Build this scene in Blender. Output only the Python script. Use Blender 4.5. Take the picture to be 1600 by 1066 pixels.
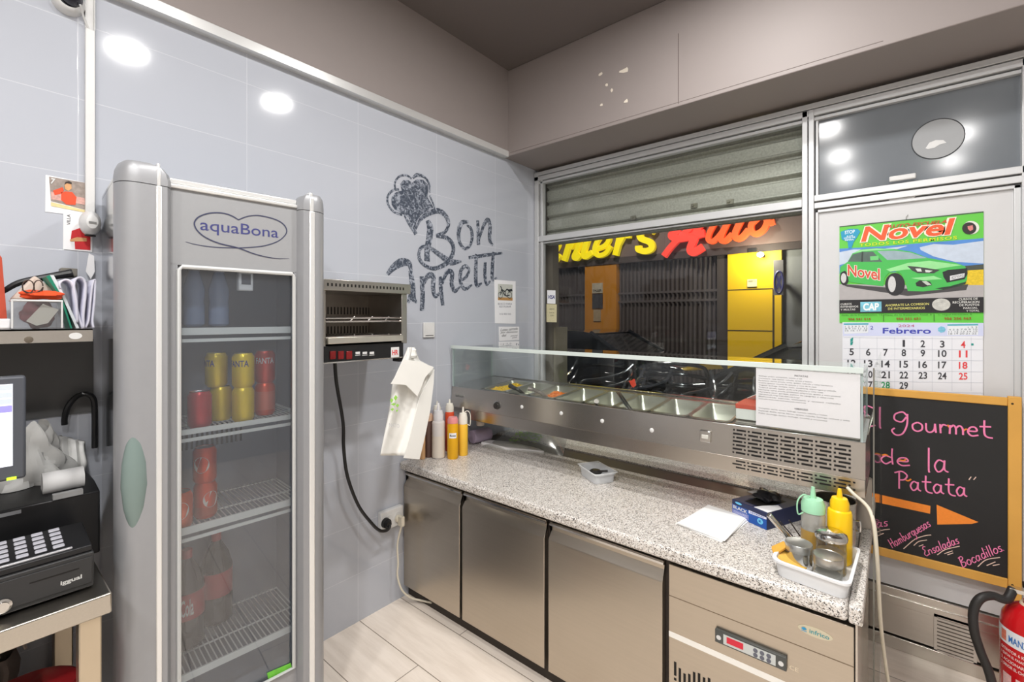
import bpy, bmesh, math, random
from mathutils import Vector, Matrix
random.seed(7)
SC = bpy.context.scene
COL = SC.collection
for o in list(bpy.data.objects):
    bpy.data.objects.remove(o)

# ---------------------------------------------------------------- camera, world, exposure
THETA = math.atan2(600, 720)                    # the view turns this far from the tiled wall's direction
FWD = Vector((-math.sin(THETA), math.cos(THETA), 0))
RGT = Vector((math.cos(THETA), math.sin(THETA), 0))
EYE = Vector((0, 0, 1.5))
cam_d = bpy.data.cameras.new('camera')
cam_d.sensor_width = 36
cam_d.lens = 36 * 720 / 1600
cam_d.shift_y = -36 / 1600
cam_d.clip_start = 0.02
cam = bpy.data.objects.new('camera', cam_d)
COL.objects.link(cam)
cam.location = EYE
cam.rotation_euler = (math.pi / 2, 0, THETA)
SC.camera = cam
SC.view_settings.view_transform = 'Standard'
SC.view_settings.look = 'None'
SC.view_settings.gamma = 1
SC.view_settings.use_curve_mapping = False
SC.view_settings.exposure = 0.35
world = bpy.data.worlds.new('night_sky')
SC.world = world
world.use_nodes = True
world.node_tree.nodes['Background'].inputs[0].default_value = (0.35, 0.38, 0.5, 1)
world.node_tree.nodes['Background'].inputs[1].default_value = 0.06

LAMP_W = 19.0      # watts of each round ceiling lamp
STREET_W = 60.0    # added fill light over the street beyond the window
LAMPS = [(-.46, .66), (-.46, 1.55), (-.44, -.24), (.44, -.24), (-.44, -1.15), (.44, -1.15)]
CEIL_Z = 3.16
WALL_X = -2.04     # tiled wall
FRONT_Y = 2.74     # street front

# ---------------------------------------------------------------- helpers
def ray(px, py):
    return FWD + RGT * ((px - 800) / 720) + Vector((0, 0, (497 - py) / 720))
def P(px, py, x=None, y=None, z=None):
    """the point of the plane x, y or z = const seen at that pixel of the photograph"""
    d = ray(px, py)
    if x is not None: t = x / d.x
    elif y is not None: t = y / d.y
    else: t = (z - 1.5) / d.z
    return EYE + d * t

def lin(c):
    c = c / 255
    return c / 12.92 if c <= .04045 else ((c + .055) / 1.055) ** 2.4
MATS = {}
def mat(name, rgb=(128, 128, 128), rough=.5, metal=0, spec=.5, emit=0, coat=0, vary=0, scale=20, bump=0, stretch=None, trans=0, ior=1.45):
    if name in MATS: return MATS[name]
    m = bpy.data.materials.new(name); MATS[name] = m
    m.use_nodes = True
    nt = m.node_tree; b = nt.nodes['Principled BSDF']
    c = tuple(lin(v) for v in rgb) + (1,)
    b.inputs['Base Color'].default_value = c
    b.inputs['Roughness'].default_value = rough
    b.inputs['Metallic'].default_value = metal
    b.inputs['Specular IOR Level'].default_value = spec
    b.inputs['Coat Weight'].default_value = coat
    b.inputs['Transmission Weight'].default_value = trans
    b.inputs['IOR'].default_value = ior
    if emit:
        b.inputs['Emission Color'].default_value = c
        b.inputs['Emission Strength'].default_value = emit
    if vary or bump:
        tc = nt.nodes.new('ShaderNodeTexCoord'); mp = nt.nodes.new('ShaderNodeMapping'); nz = nt.nodes.new('ShaderNodeTexNoise')
        nt.links.new(tc.outputs['Object'], mp.inputs[0]); nt.links.new(mp.outputs[0], nz.inputs['Vector'])
        nz.inputs['Scale'].default_value = scale; nz.inputs['Detail'].default_value = 4
        if stretch: mp.inputs['Scale'].default_value = stretch
        if vary:
            mx = nt.nodes.new('ShaderNodeMix'); mx.data_type = 'RGBA'
            nt.links.new(nz.outputs[0], mx.inputs[0])
            mx.inputs[6].default_value = tuple(v * (1 - vary) for v in c[:3]) + (1,)
            mx.inputs[7].default_value = tuple(min(1, v * (1 + vary)) for v in c[:3]) + (1,)
            nt.links.new(mx.outputs[2], b.inputs['Base Color'])
        if bump:
            bp = nt.nodes.new('ShaderNodeBump'); bp.inputs['Strength'].default_value = bump; bp.inputs['Distance'].default_value = .004
            nt.links.new(nz.outputs[0], bp.inputs['Height']); nt.links.new(bp.outputs[0], b.inputs['Normal'])
    return m
def glass(name, tint=(255, 255, 255), base=.05, gain=.7, rough=0.0, haze=0, hazecol=(150, 155, 165)):
    """thin clear sheet: see-through plus a mirror share that rises at grazing angles, optionally a milky film"""
    if name in MATS: return MATS[name]
    m = bpy.data.materials.new(name); MATS[name] = m
    m.use_nodes = True
    nt = m.node_tree; nt.nodes.remove(nt.nodes['Principled BSDF']); out = nt.nodes['Material Output']
    tr = nt.nodes.new('ShaderNodeBsdfTransparent'); tr.inputs[0].default_value = tuple(lin(v) for v in tint) + (1,)
    gl = nt.nodes.new('ShaderNodeBsdfGlossy'); gl.inputs['Roughness'].default_value = rough; gl.inputs[0].default_value = (1, 1, 1, 1)
    lw = nt.nodes.new('ShaderNodeLayerWeight'); lw.inputs[0].default_value = .3
    mr = nt.nodes.new('ShaderNodeMapRange'); mr.inputs[3].default_value = base; mr.inputs[4].default_value = gain
    nt.links.new(lw.outputs['Fresnel'], mr.inputs[0])
    mx = nt.nodes.new('ShaderNodeMixShader'); nt.links.new(mr.outputs[0], mx.inputs[0])
    src = tr
    if haze:
        df = nt.nodes.new('ShaderNodeBsdfDiffuse'); df.inputs[0].default_value = tuple(lin(v) for v in hazecol) + (1,)
        m2 = nt.nodes.new('ShaderNodeMixShader'); m2.inputs[0].default_value = haze
        nt.links.new(tr.outputs[0], m2.inputs[1]); nt.links.new(df.outputs[0], m2.inputs[2]); src = m2
    nt.links.new(src.outputs[0], mx.inputs[1]); nt.links.new(gl.outputs[0], mx.inputs[2])
    nt.links.new(mx.outputs[0], out.inputs[0])
    return m

ORG = {}
def thing(name, label, cat, loc=(0, 0, 0), rotz=0, group=None, kind=None):
    o = bpy.data.objects.new(name, None); COL.objects.link(o)
    o.empty_display_size = .05
    o.location = loc; o.rotation_euler = (0, 0, rotz)
    ORG[o.name] = Vector(loc) if not rotz else None
    tag(o, label, cat, group, kind)
    return o
def tag(o, label=None, cat=None, group=None, kind=None):
    if label: o['label'] = label
    if cat: o['category'] = cat
    if group: o['group'] = group
    if kind: o['kind'] = kind
    return o
def dup(root, loc, rotz=None, label=None, group=None):
    r = root.copy(); COL.objects.link(r); r.location = loc
    if rotz is not None: r.rotation_euler = (0, 0, rotz)
    if label: r['label'] = label
    if group: r['group'] = group
    for ch in list(root.children):
        c = ch.copy(); COL.objects.link(c); c.parent = r
        for g in list(ch.children):
            d = g.copy(); COL.objects.link(d); d.parent = c
    return r

_TXT = {}
def text_geo(s, bold=0, shear=0, spacing=1.0, line=1.0, align='LEFT'):
    k = (s, bold, shear, spacing, line, align)
    if k not in _TXT:
        cu = bpy.data.curves.new('t', 'FONT'); cu.body = s; cu.size = 1; cu.offset = bold; cu.shear = shear; cu.space_character = spacing
        cu.space_line = line; cu.align_x = align; cu.resolution_u = 3
        o = bpy.data.objects.new('t', cu); COL.objects.link(o)
        dg = bpy.context.evaluated_depsgraph_get(); dg.update()
        me = o.evaluated_get(dg).to_mesh()
        _TXT[k] = ([v.co.copy() for v in me.vertices], [tuple(p.vertices) for p in me.polygons])
        o.evaluated_get(dg).to_mesh_clear()
        bpy.data.objects.remove(o); bpy.data.curves.remove(cu)
    return _TXT[k]
def catmull(pts, n=8):
    pts = [Vector(p) for p in pts]
    if len(pts) < 3: return pts
    q = [2 * pts[0] - pts[1]] + pts + [2 * pts[-1] - pts[-2]]
    out = []
    for i in range(1, len(q) - 2):
        for k in range(n):
            t = k / n
            a, b, c, d = q[i - 1], q[i], q[i + 1], q[i + 2]
            out.append(.5 * ((2 * b) + (c - a) * t + (2 * a - 5 * b + 4 * c - d) * t * t + (3 * b - a - 3 * c + d) * t ** 3))
    out.append(pts[-1].copy())
    return out

class MB:
    """collects shapes; build() links them as ONE mesh object"""
    def __init__(s): s.bm = bmesh.new(); s.lift = 0
    def faces(s, vs, fs):
        v = [s.bm.verts.new(Vector(p)) for p in vs]
        for f in fs:
            try: s.bm.faces.new([v[i] for i in f])
            except ValueError: pass
        return s
    def box(s, a, b, M=None):
        (x0, y0, z0), (x1, y1, z1) = a, b
        vs = [Vector(p) for p in ((x0, y0, z0), (x1, y0, z0), (x1, y1, z0), (x0, y1, z0), (x0, y0, z1), (x1, y0, z1), (x1, y1, z1), (x0, y1, z1))]
        if M: vs = [M @ v for v in vs]
        return s.faces(vs, [(0, 3, 2, 1), (4, 5, 6, 7), (0, 1, 5, 4), (1, 2, 6, 5), (2, 3, 7, 6), (3, 0, 4, 7)])
    def prism(s, pts, off):
        """polygon and its copy moved by off"""
        off = Vector(off); n = len(pts); pts = [Vector(p) for p in pts]
        vs = pts + [p + off for p in pts]
        fs = [tuple(range(n))[::-1], tuple(range(n, 2 * n))] + [(i, (i + 1) % n, n + (i + 1) % n, n + i) for i in range(n)]
        return s.faces(vs, fs)
    def tube(s, path, r, seg=10, smooth=0, cap=True):
        path = catmull(path, smooth) if smooth else [Vector(p) for p in path]
        rs = r if isinstance(r, (list, tuple)) else None
        n = len(path); rings = []
        up = None
        for i, p in enumerate(path):
            t = (path[min(i + 1, n - 1)] - path[max(i - 1, 0)]).normalized()
            if up is None:
                up = Vector((0, 0, 1)) if abs(t.z) < .9 else Vector((1, 0, 0))
            a = t.cross(up)
            if a.length < 1e-6: a = t.orthogonal()
            a.normalize(); b = a.cross(t).normalized(); up = b
            rr = r if rs is None else (rs[0] + (rs[-1] - rs[0]) * i / max(1, n - 1) if len(rs) == 2 else rs[min(len(rs) - 1, round(i * (len(rs) - 1) / max(1, n - 1)))])
            rings.append([s.bm.verts.new(p + (a * math.cos(k * 2 * math.pi / seg) + b * math.sin(k * 2 * math.pi / seg)) * rr) for k in range(seg)])
        for i in range(n - 1):
            for k in range(seg):
                s.bm.faces.new((rings[i][k], rings[i][(k + 1) % seg], rings[i + 1][(k + 1) % seg], rings[i + 1][k]))
        if cap:
            s.bm.faces.new(rings[0][::-1]); s.bm.faces.new(rings[-1])
        return s
    def cyl(s, a, b, r, r1=None, seg=20):
        return s.tube([a, b], (r, r1 if r1 is not None else r), seg)
    def lathe(s, prof, c=(0, 0, 0), seg=24, M=None, sx=1, sy=1):
        c = Vector(c); rings = []
        for r, z in prof:
            if r < 1e-6:
                v = Vector((0, 0, z)); v = (M @ v if M else v) + c
                rings.append([s.bm.verts.new(v)])
            else:
                ring = []
                for k in range(seg):
                    v = Vector((r * math.cos(k * 2 * math.pi / seg) * sx, r * math.sin(k * 2 * math.pi / seg) * sy, z))
                    ring.append(s.bm.verts.new((M @ v if M else v) + c))
                rings.append(ring)
        for A, B in zip(rings, rings[1:]):
            if len(A) == 1 and len(B) == 1: continue
            for k in range(seg):
                k2 = (k + 1) % seg
                if len(A) == 1: s.bm.faces.new((A[0], B[k2], B[k]))
                elif len(B) == 1: s.bm.faces.new((A[k], A[k2], B[0]))
                else: s.bm.faces.new((A[k], A[k2], B[k2], B[k]))
        return s
    def grid(s, f, nu, nv):
        v = [[s.bm.verts.new(Vector(f(i / nu, j / nv))) for j in range(nv + 1)] for i in range(nu + 1)]
        for i in range(nu):
            for j in range(nv):
                s.bm.faces.new((v[i][j], v[i + 1][j], v[i + 1][j + 1], v[i][j + 1]))
        return s
    def text(s, body, p0, wv, hv, off, **kw):
        """writing fitted into the parallelogram p0, p0+wv, p0+hv and given the thickness off"""
        vs, fs = text_geo(body, **kw)
        if not vs: return s
        x0 = min(v.x for v in vs); x1 = max(v.x for v in vs); y0 = min(v.y for v in vs); y1 = max(v.y for v in vs)
        p0, wv, hv, off = Vector(p0), Vector(wv), Vector(hv), Vector(off)
        q = [p0 + wv * ((v.x - x0) / (x1 - x0)) + hv * ((v.y - y0) / max(1e-6, y1 - y0)) + off for v in vs]
        return s.faces(q, fs)
    def stroke(s, pts, w, nrm, n=6, off=.0006):
        """brush stroke through 3-D pts of a plane with normal nrm; w = width or list of widths"""
        ws = w if isinstance(w, (list, tuple)) else [w] * len(pts)
        q = catmull(pts, n); wq = [v.x for v in catmull([(x, 0, 0) for x in ws], n)] if len(pts) > 2 else ws
        nrm = Vector(nrm).normalized(); L = []; R = []
        for i, p in enumerate(q):
            t = (q[min(i + 1, len(q) - 1)] - q[max(i - 1, 0)]).normalized()
            a = nrm.cross(t).normalized() * (wq[i] / 2)
            e = nrm * (off + i * 6e-6 + s.lift); L.append(p + a + e); R.append(p - a + e)
        s.lift += 3e-4
        vl = [s.bm.verts.new(v) for v in L]; vr = [s.bm.verts.new(v) for v in R]
        for i in range(len(q) - 1):
            s.bm.faces.new((vl[i], vr[i], vr[i + 1], vl[i + 1]))
        return s
    def build(s, name, m, parent=None, bevel=0, seg=2, smooth=True, angle=35, loc=None, local=False, sub=0, solid=0):
        bm = s.bm
        bmesh.ops.recalc_face_normals(bm, faces=bm.faces)
        o0 = Vector((0, 0, 0))
        if parent is not None and not local:
            o0 = ORG.get(parent.name) or Vector((0, 0, 0))
        if loc is not None: o0 = Vector(loc)
        if o0.length: bmesh.ops.translate(bm, vec=-o0, verts=bm.verts)
        me = bpy.data.meshes.new(name); bm.to_mesh(me); bm.free()
        if smooth:
            for p in me.polygons: p.use_smooth = True
            me.set_sharp_from_angle(angle=math.radians(angle))
        o = bpy.data.objects.new(name, me); COL.objects.link(o)
        for mm in (m if isinstance(m, (list, tuple)) else [m]): me.materials.append(mm)
        if parent is not None:
            o.parent = parent; ORG[o.name] = ORG.get(parent.name)
        else:
            o.location = o0; ORG[o.name] = o0
        if bevel:
            b = o.modifiers.new('bevel', 'BEVEL'); b.width = bevel; b.segments = seg; b.limit_method = 'ANGLE'; b.angle_limit = math.radians(40)
        if solid:
            b = o.modifiers.new('solid', 'SOLIDIFY'); b.thickness = solid; b.offset = 0
        if sub:
            b = o.modifiers.new('sub', 'SUBSURF'); b.levels = sub; b.render_levels = sub
        return o
def box(name, a, b, m, parent=None, **k): return MB().box(a, b).build(name, m, parent, **k)
def struct(o): o['kind'] = 'structure'; return o

# ---------------------------------------------------------------- materials shared by many things
STEEL = mat('brushed_steel', (196, 190, 182), .27, 1, vary=.08, scale=6, stretch=(1, 1, 60), bump=.03)
STEEL_H = mat('brushed_steel_level', (200, 195, 188), .24, 1, vary=.06, scale=5, stretch=(1, 40, 40), bump=.02)
POLISH = mat('polished_steel', (205, 203, 200), .12, 1, vary=.05, scale=9)
ALU = mat('satin_aluminium', (204, 205, 206), .42, .3, vary=.03, scale=12)
BRIGHT = mat('bright_trim_metal', (226, 226, 225), .26, .45, vary=.03, scale=12)
BLACK = mat('black_plastic', (24, 24, 26), .4, vary=.1)
DARK = mat('dark_gap', (18, 15, 13), .7, vary=.1)
WHITE = mat('white_plastic', (214, 214, 213), .35, vary=.02)
PAPER = mat('white_paper', (236, 236, 238), .8, vary=.02, scale=30)
INK = mat('black_ink', (28, 28, 30), .7)
# ---------------------------------------------------------------- the room shell
def tile_mat():
    m = bpy.data.materials.new('painted_wall_tiles'); m.use_nodes = True
    nt = m.node_tree; b = nt.nodes['Principled BSDF']; L = nt.links.new
    tc = nt.nodes.new('ShaderNodeTexCoord'); sp = nt.nodes.new('ShaderNodeSeparateXYZ'); L(tc.outputs['Object'], sp.inputs[0])
    cb = nt.nodes.new('ShaderNodeCombineXYZ')
    ay = nt.nodes.new('ShaderNodeMath'); ay.operation = 'ADD'; ay.inputs[1].default_value = 10 * .507 - .247; L(sp.outputs['Y'], ay.inputs[0])
    az = nt.nodes.new('ShaderNodeMath'); az.operation = 'ADD'; az.inputs[1].default_value = .011 + 4 * .247; L(sp.outputs['Z'], az.inputs[0])
    L(ay.outputs[0], cb.inputs[0]); L(az.outputs[0], cb.inputs[1])
    br = nt.nodes.new('ShaderNodeTexBrick'); L(cb.outputs[0], br.inputs['Vector'])
    br.offset = 0; br.inputs['Scale'].default_value = 1; br.inputs['Brick Width'].default_value = .507; br.inputs['Row Height'].default_value = .247
    br.inputs['Mortar Size'].default_value = .0016; br.inputs['Mortar Smooth'].default_value = .3; br.inputs['Bias'].default_value = 0
    base = tuple(lin(v) for v in (184, 188, 197)) + (1,)
    br.inputs['Color1'].default_value = base; br.inputs['Color2'].default_value = tuple(v * .98 for v in base[:3]) + (1,)
    br.inputs['Mortar'].default_value = tuple(lin(v) for v in (200, 203, 210)) + (1,)  # grout lightened so its colour carries the whitish highlights along the joints
    L(br.outputs['Color'], b.inputs['Base Color'])
    b.inputs['Roughness'].default_value = .075; b.inputs['Specular IOR Level'].default_value = .5
    nz = nt.nodes.new('ShaderNodeTexNoise'); nz.inputs['Scale'].default_value = 9; L(tc.outputs['Object'], nz.inputs['Vector'])
    ad = nt.nodes.new('ShaderNodeMath'); ad.operation = 'MULTIPLY_ADD'; ad.inputs[1].default_value = .12; L(nz.outputs[0], ad.inputs[0])
    inv = nt.nodes.new('ShaderNodeMath'); inv.operation = 'SUBTRACT'; inv.inputs[0].default_value = 1; L(br.outputs['Fac'], inv.inputs[1]); L(inv.outputs[0], ad.inputs[2])
    bp = nt.nodes.new('ShaderNodeBump'); bp.inputs['Strength'].default_value = .25; bp.inputs['Distance'].default_value = .003
    L(ad.outputs[0], bp.inputs['Height']); L(bp.outputs[0], b.inputs['Normal'])
    return m
def floor_mat():
    m = bpy.data.materials.new('wood_look_floor_tiles'); m.use_nodes = True
    nt = m.node_tree; b = nt.nodes['Principled BSDF']; L = nt.links.new
    tc = nt.nodes.new('ShaderNodeTexCoord'); mp = nt.nodes.new('ShaderNodeMapping'); L(tc.outputs['Object'], mp.inputs[0])
    mp.inputs['Location'].default_value = (1.585 + 6.0, -1.27 + 12 * .245, 0)
    br = nt.nodes.new('ShaderNodeTexBrick'); L(mp.outputs[0], br.inputs['Vector'])
    br.offset = .5; br.inputs['Scale'].default_value = 1; br.inputs['Brick Width'].default_value = 1.2; br.inputs['Row Height'].default_value = .245
    br.inputs['Mortar Size'].default_value = .0022; br.inputs['Mortar Smooth'].default_value = .2
    br.inputs['Color1'].default_value = tuple(lin(v) for v in (240, 230, 219)) + (1,); br.inputs['Color2'].default_value = tuple(lin(v) for v in (230, 220, 209)) + (1,)
    br.inputs['Mortar'].default_value = tuple(lin(v) for v in (140, 128, 116)) + (1,)
    m2 = nt.nodes.new('ShaderNodeMapping'); m2.inputs['Scale'].default_value = (1.2, 9, 1); L(tc.outputs['Object'], m2.inputs[0])
    nz = nt.nodes.new('ShaderNodeTexNoise'); nz.inputs['Scale'].default_value = 2.2; nz.inputs['Detail'].default_value = 8; nz.inputs['Roughness'].default_value = .65; L(m2.outputs[0], nz.inputs['Vector'])
    rp = nt.nodes.new('ShaderNodeValToRGB'); L(nz.outputs[0], rp.inputs[0])
    rp.color_ramp.elements[0].position = .3; rp.color_ramp.elements[0].color = (.86, .83, .80, 1)
    rp.color_ramp.elements[1].position = .62; rp.color_ramp.elements[1].color = (1.04, 1.03, 1.02, 1)
    mx = nt.nodes.new('ShaderNodeMix'); mx.data_type = 'RGBA'; mx.blend_type = 'MULTIPLY'; mx.inputs[0].default_value = 1
    L(br.outputs['Color'], mx.inputs[6]); L(rp.outputs[0], mx.inputs[7]); L(mx.outputs[2], b.inputs['Base Color'])
    b.inputs['Roughness'].default_value = .42
    bp = nt.nodes.new('ShaderNodeBump'); bp.inputs['Strength'].default_value = .3; bp.inputs['Distance'].default_value = .002
    inv = nt.nodes.new('ShaderNodeMath'); inv.operation = 'SUBTRACT'; inv.inputs[0].default_value = 1; L(br.outputs['Fac'], inv.inputs[1]); L(inv.outputs[0], bp.inputs['Height'])
    L(bp.outputs[0], b.inputs['Normal'])
    return m
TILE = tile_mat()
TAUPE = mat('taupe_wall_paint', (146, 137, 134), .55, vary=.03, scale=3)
TAUPE_C = mat('taupe_ceiling_dimmed', (108, 100, 97), .6, vary=.03, scale=3)  # beam taupe darkened, the ceiling's dimmer light put into its colour
GREYP = mat('light_grey_paint', (200, 198, 196), .6, vary=.02, scale=3)
XR, YB = 2.3, -2.2
struct(box('floor', (WALL_X - .1, YB, -.1), (XR, FRONT_Y + .1, 0), floor_mat()))
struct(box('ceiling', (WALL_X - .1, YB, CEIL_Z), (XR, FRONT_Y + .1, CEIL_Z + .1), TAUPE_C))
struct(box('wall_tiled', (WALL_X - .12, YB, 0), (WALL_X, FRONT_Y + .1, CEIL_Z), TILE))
struct(box('wall_rear', (WALL_X - .1, YB - .1, 0), (XR, YB, CEIL_Z), GREYP))
struct(box('wall_side', (XR, YB, 0), (XR + .1, FRONT_Y + .1, CEIL_Z), GREYP))
# boxed-in beams below the ceiling
BEAM_Z = 2.585
m = MB().box((WALL_X, YB, BEAM_Z + .005), (-2.0, 2.36, CEIL_Z))
struct(m.build('trim_1', TAUPE))
m = MB().box((WALL_X, 2.36, BEAM_Z), (XR, FRONT_Y + .1, CEIL_Z))
struct(m.build('trim_2', TAUPE, bevel=.004))
# bright metal angle along the lower edge of the beam over the tiles
m = MB().box((-2.000, YB, BEAM_Z - .004), (-1.996, 2.36, BEAM_Z + .034)).box((WALL_X, YB, BEAM_Z - .004), (-2.0, 2.36, BEAM_Z + .005))
struct(m.build('trim_3', BRIGHT))
# hairline joint, chipped paint on the front beam
m = MB()
a = P(1060, 162, y=2.359); m.box((a.x - .0015, 2.3588, a.z), (a.x + .0015, 2.36, a.z + .36))
for (x0, y0, x1, y1) in ((797, 240, 1060, 160), (1060, 160, 1380, 69)):
    p0, p1 = P(x0, y0, y=2.3596), P(x1, y1, y=2.3596)
    m.box((p0.x, 2.359, BEAM_Z + .02), (p1.x, 2.36, BEAM_Z + .0215))
struct(m.build('trim_4', mat('beam_joint_dark', (96, 84, 80), .8)))
m = MB()
CHIPS = [(938, 116, 5, 3), (976, 110, 9, 4), (948, 133, 3, 3), (956, 141, 2, 3), (940, 164, 3, 2), (978, 158, 5, 3)]
for (cx, cy, w, h) in CHIPS:
    m.prism([P(cx + w * .9 * math.cos(k) * random.uniform(.6, 1.2), cy - w * .3 * math.cos(k) + h * math.sin(k) * random.uniform(.6, 1.2), y=2.36) for k in [i * .9 for i in range(7)]], (0, -.0008, 0))
struct(m.build('trim_5', mat('chipped_plaster', (225, 215, 200), .9)))

# round ceiling lamps
LAMPW = mat('lamp_diffuser', (255, 252, 246), .5, emit=6)
lamp_kinds = ['round white ceiling lamp %s' % s for s in (
    'mirrored high in the tiles above the drinks cooler', 'mirrored in the tiles near the beam by the lettering', 'above the till end of the room',
    'above the aisle nearer the open side of the room',
    'at the rear on the till side', 'at the rear on the far side of the aisle')]
for i, (x, y) in enumerate(LAMPS):
    t = thing('ceiling_lamp', lamp_kinds[i], 'ceiling lamp', (x, y, CEIL_Z - .018), group='round ceiling lamps')
    MB().lathe([(.1, .018), (.1, .004), (.09, 0), (.086, 0), (.086, .004)], (x, y, CEIL_Z - .018), 40).build('rim', WHITE, t)
    MB().lathe([(.086, .004), (0, .004)], (x, y, CEIL_Z - .018), 40).build('diffuser', LAMPW, t)
    ld = bpy.data.lights.new('lamp_light', 'AREA'); ld.shape = 'DISK'; ld.size = .16; ld.energy = LAMP_W; ld.color = (1, .978, .955)
    lo = bpy.data.objects.new('lamp_light', ld); COL.objects.link(lo); lo.parent = t; lo.location = (0, 0, -.004)

# ---------------------------------------------------------------- street front: window, transom, door
AL = ALU
yF0, yF1 = 2.70, 2.75                                # depth of the frame bars
xL = P(835, 500, y=yF0).x; xM0, xM1 = P(1253, 400, y=yF0).x, P(1272, 400, y=yF0).x; xR = P(1597, 200, y=yF0).x
zT = 2.50; zB = .74; zMid0, zMid1 = 2.055, 2.095
WALLB = mat('low_wall_paint', (190, 190, 190), .6, vary=.03)
struct(box('wall_street', (xR + .05, FRONT_Y, 0), (XR, FRONT_Y + .1, BEAM_Z), GREYP))
struct(box('wall_sill', (WALL_X, FRONT_Y - .04, 0), (xM0, FRONT_Y + .12, zB), WALLB))
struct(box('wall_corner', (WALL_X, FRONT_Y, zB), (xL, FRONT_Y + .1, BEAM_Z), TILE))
win = MB()
win.box((xL, yF0, zB), (xL + .035, yF1, zT + .05)).box((xL + .045, yF0 + .012, zB), (xL + .065, yF1, zT + .04))
win.box((xL, yF0, zT), (xR + .05, yF1, zT + .03)).box((xL, yF0 + .012, zT - .022), (xR + .05, yF1, zT - .006)).box((xL, yF0 - .006, zT + .034), (xR + .05, yF1, zT + .06))
win.box((xM0, yF0, 0), (xM0 + .024, yF1, zT + .03)).box((xM0 + .028, yF0 - .004, 0), (xM1, yF1, zT + .03))
win.box((xL + .03, yF0 + .002, zMid0), (xM0, yF1, zMid1)).box((xL + .03, yF0 + .02, zMid0 - .014), (xM0, yF1, zMid0 - .004))
win.box((xL, yF0, zB), (xM0, yF1, zB + .045))
w1 = struct(win.build('window_1', AL, bevel=.002))
CLEAR = glass('window_glass', (236, 240, 240), .02, .5)
MB().faces([(xL + .05, 2.735, zB + .03), (xM0, 2.735, zB + .03), (xM0, 2.735, zMid0), (xL + .05, 2.735, zMid0)], [(0, 1, 2, 3)]).build('lower_pane', CLEAR, w1)
MB().faces([(xL + .05, 2.737, zMid1), (xM0, 2.737, zMid1), (xM0, 2.737, zT), (xL + .05, 2.737, zT)], [(0, 1, 2, 3)]).build('upper_pane', CLEAR, w1)
# fixed light above the door: dark frosted pane with a round cut-out cover
tr = MB().box((xM1, yF0, 2.075), (xR + .05, yF1, 2.105)).box((xM1, yF0 + .004, 2.04), (xR + .05, yF1, 2.068)).box((xR, yF0, 0), (xR + .05, yF1, zT + .03)).box((xM1 + .004, yF0 + .02, 2.1), (xM1 + .016, yF1, zT))
w2 = struct(tr.build('window_2', AL, bevel=.002))
FROST = mat('smoky_frosted_pane', (118, 123, 128), .12, vary=.1, scale=4, spec=.35)
box('dark_pane', (xM1, 2.735, 2.09), (xR + .05, 2.745, zT), FROST, w2)
c = P(1465, 217, y=2.733); Mx = Matrix.Rotation(math.pi / 2, 3, 'X')
r_ = (P(1507, 217, y=2.733).x - P(1424, 217, y=2.733).x) / 2
ring = MB().tube([c + Vector((math.cos(k * math.pi / 24), 0, math.sin(k * math.pi / 24))) * r_ for k in range(49)], .0022, 6)
ring.build('round_seam', mat('seam_grey', (70, 72, 75), .5), w2)
MB().prism([c + Vector((math.cos(k * math.pi / 24), 0, math.sin(k * math.pi / 24))) * r_ for k in range(48)], (0, -.001, 0)).build('round_cover', mat('smoky_cover', (150, 152, 154), .3, spec=.4, vary=.04), w2)
torn = [(1446, 232), (1452, 223), (1462, 219), (1474, 219), (1479, 223), (1468, 226), (1460, 231), (1450, 233)]
MB().prism([P(a_, b_, y=2.7315) for a_, b_ in torn], (0, -.0006, 0)).build('tape_scrap', WHITE, w2)
# the door leaf below
xD0, xD1 = xM1 + .004, xR
door = MB().box((xD0, 2.715, .26), (xD0 + .012, 2.75, 2.035)).box((xD1 - .02, 2.715, .26), (xD1, 2.75, 2.035)).box((xD0, 2.715, 2.02), (xD1, 2.75, 2.035))
d1 = struct(door.build('door_1', AL, bevel=.002))
box('white_panel', (xD0 + .012, 2.728, .28), (xD1 - .02, 2.745, 2.02), mat('white_door_panel', (208, 208, 209), .35, vary=.02), d1)
m = MB().box((xD0, 2.715, .20), (xD1, 2.75, .275)).box((xD0, 2.725, .06), (xD1, 2.75, .20)).box((xD0, 2.712, .0), (xD1, 2.75, .055)).box((xD0, 2.709, .235), (xD1, 2.72, .24))
m.build('kick_plate', STEEL_H, d1, bevel=.002)
g0, g1 = P(1464, 990, y=2.72), P(1521, 1010, y=2.72)
m = MB()
for k in range(9):
    z = .065 + k * .0155
    m.box((g0.x, 2.716, z), (g1.x, 2.722, z + .009))
box('vent_backing', (g0.x - .008, 2.719, .055), (g1.x + .008, 2.7245, .215), mat('vent_backing', (92, 84, 76), .6), d1)
m.box((g0.x - .01, 2.715, .05), (g1.x + .01, 2.722, .06)).box((g0.x - .01, 2.715, .205), (g1.x + .01, 2.722, .215)).box((g0.x - .01, 2.715, .05), (g0.x, 2.722, .215)).box((g1.x, 2.715, .05), (g1.x + .01, 2.722, .215))
m.build('vent_grille', mat('grille_grey', (196, 188, 178), .45, .2), d1)
for nm, px, py, lb in (('catch_plate', 1410, 278, 'white plastic catch on the bar under the smoky pane'), ('catch_plate', 1409, 313, 'white plastic catch at the head of the white door panel')):
    p = P(px, py, y=2.70 if py < 300 else 2.728)
    o = MB().box((p.x - .046, p.y - .012, p.z - .012), (p.x + .046, p.y, p.z + .012)).build(nm, WHITE, bevel=.005, seg=3, loc=p)
    tag(o, lb, 'catch', 'white catches on the door frame')
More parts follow.
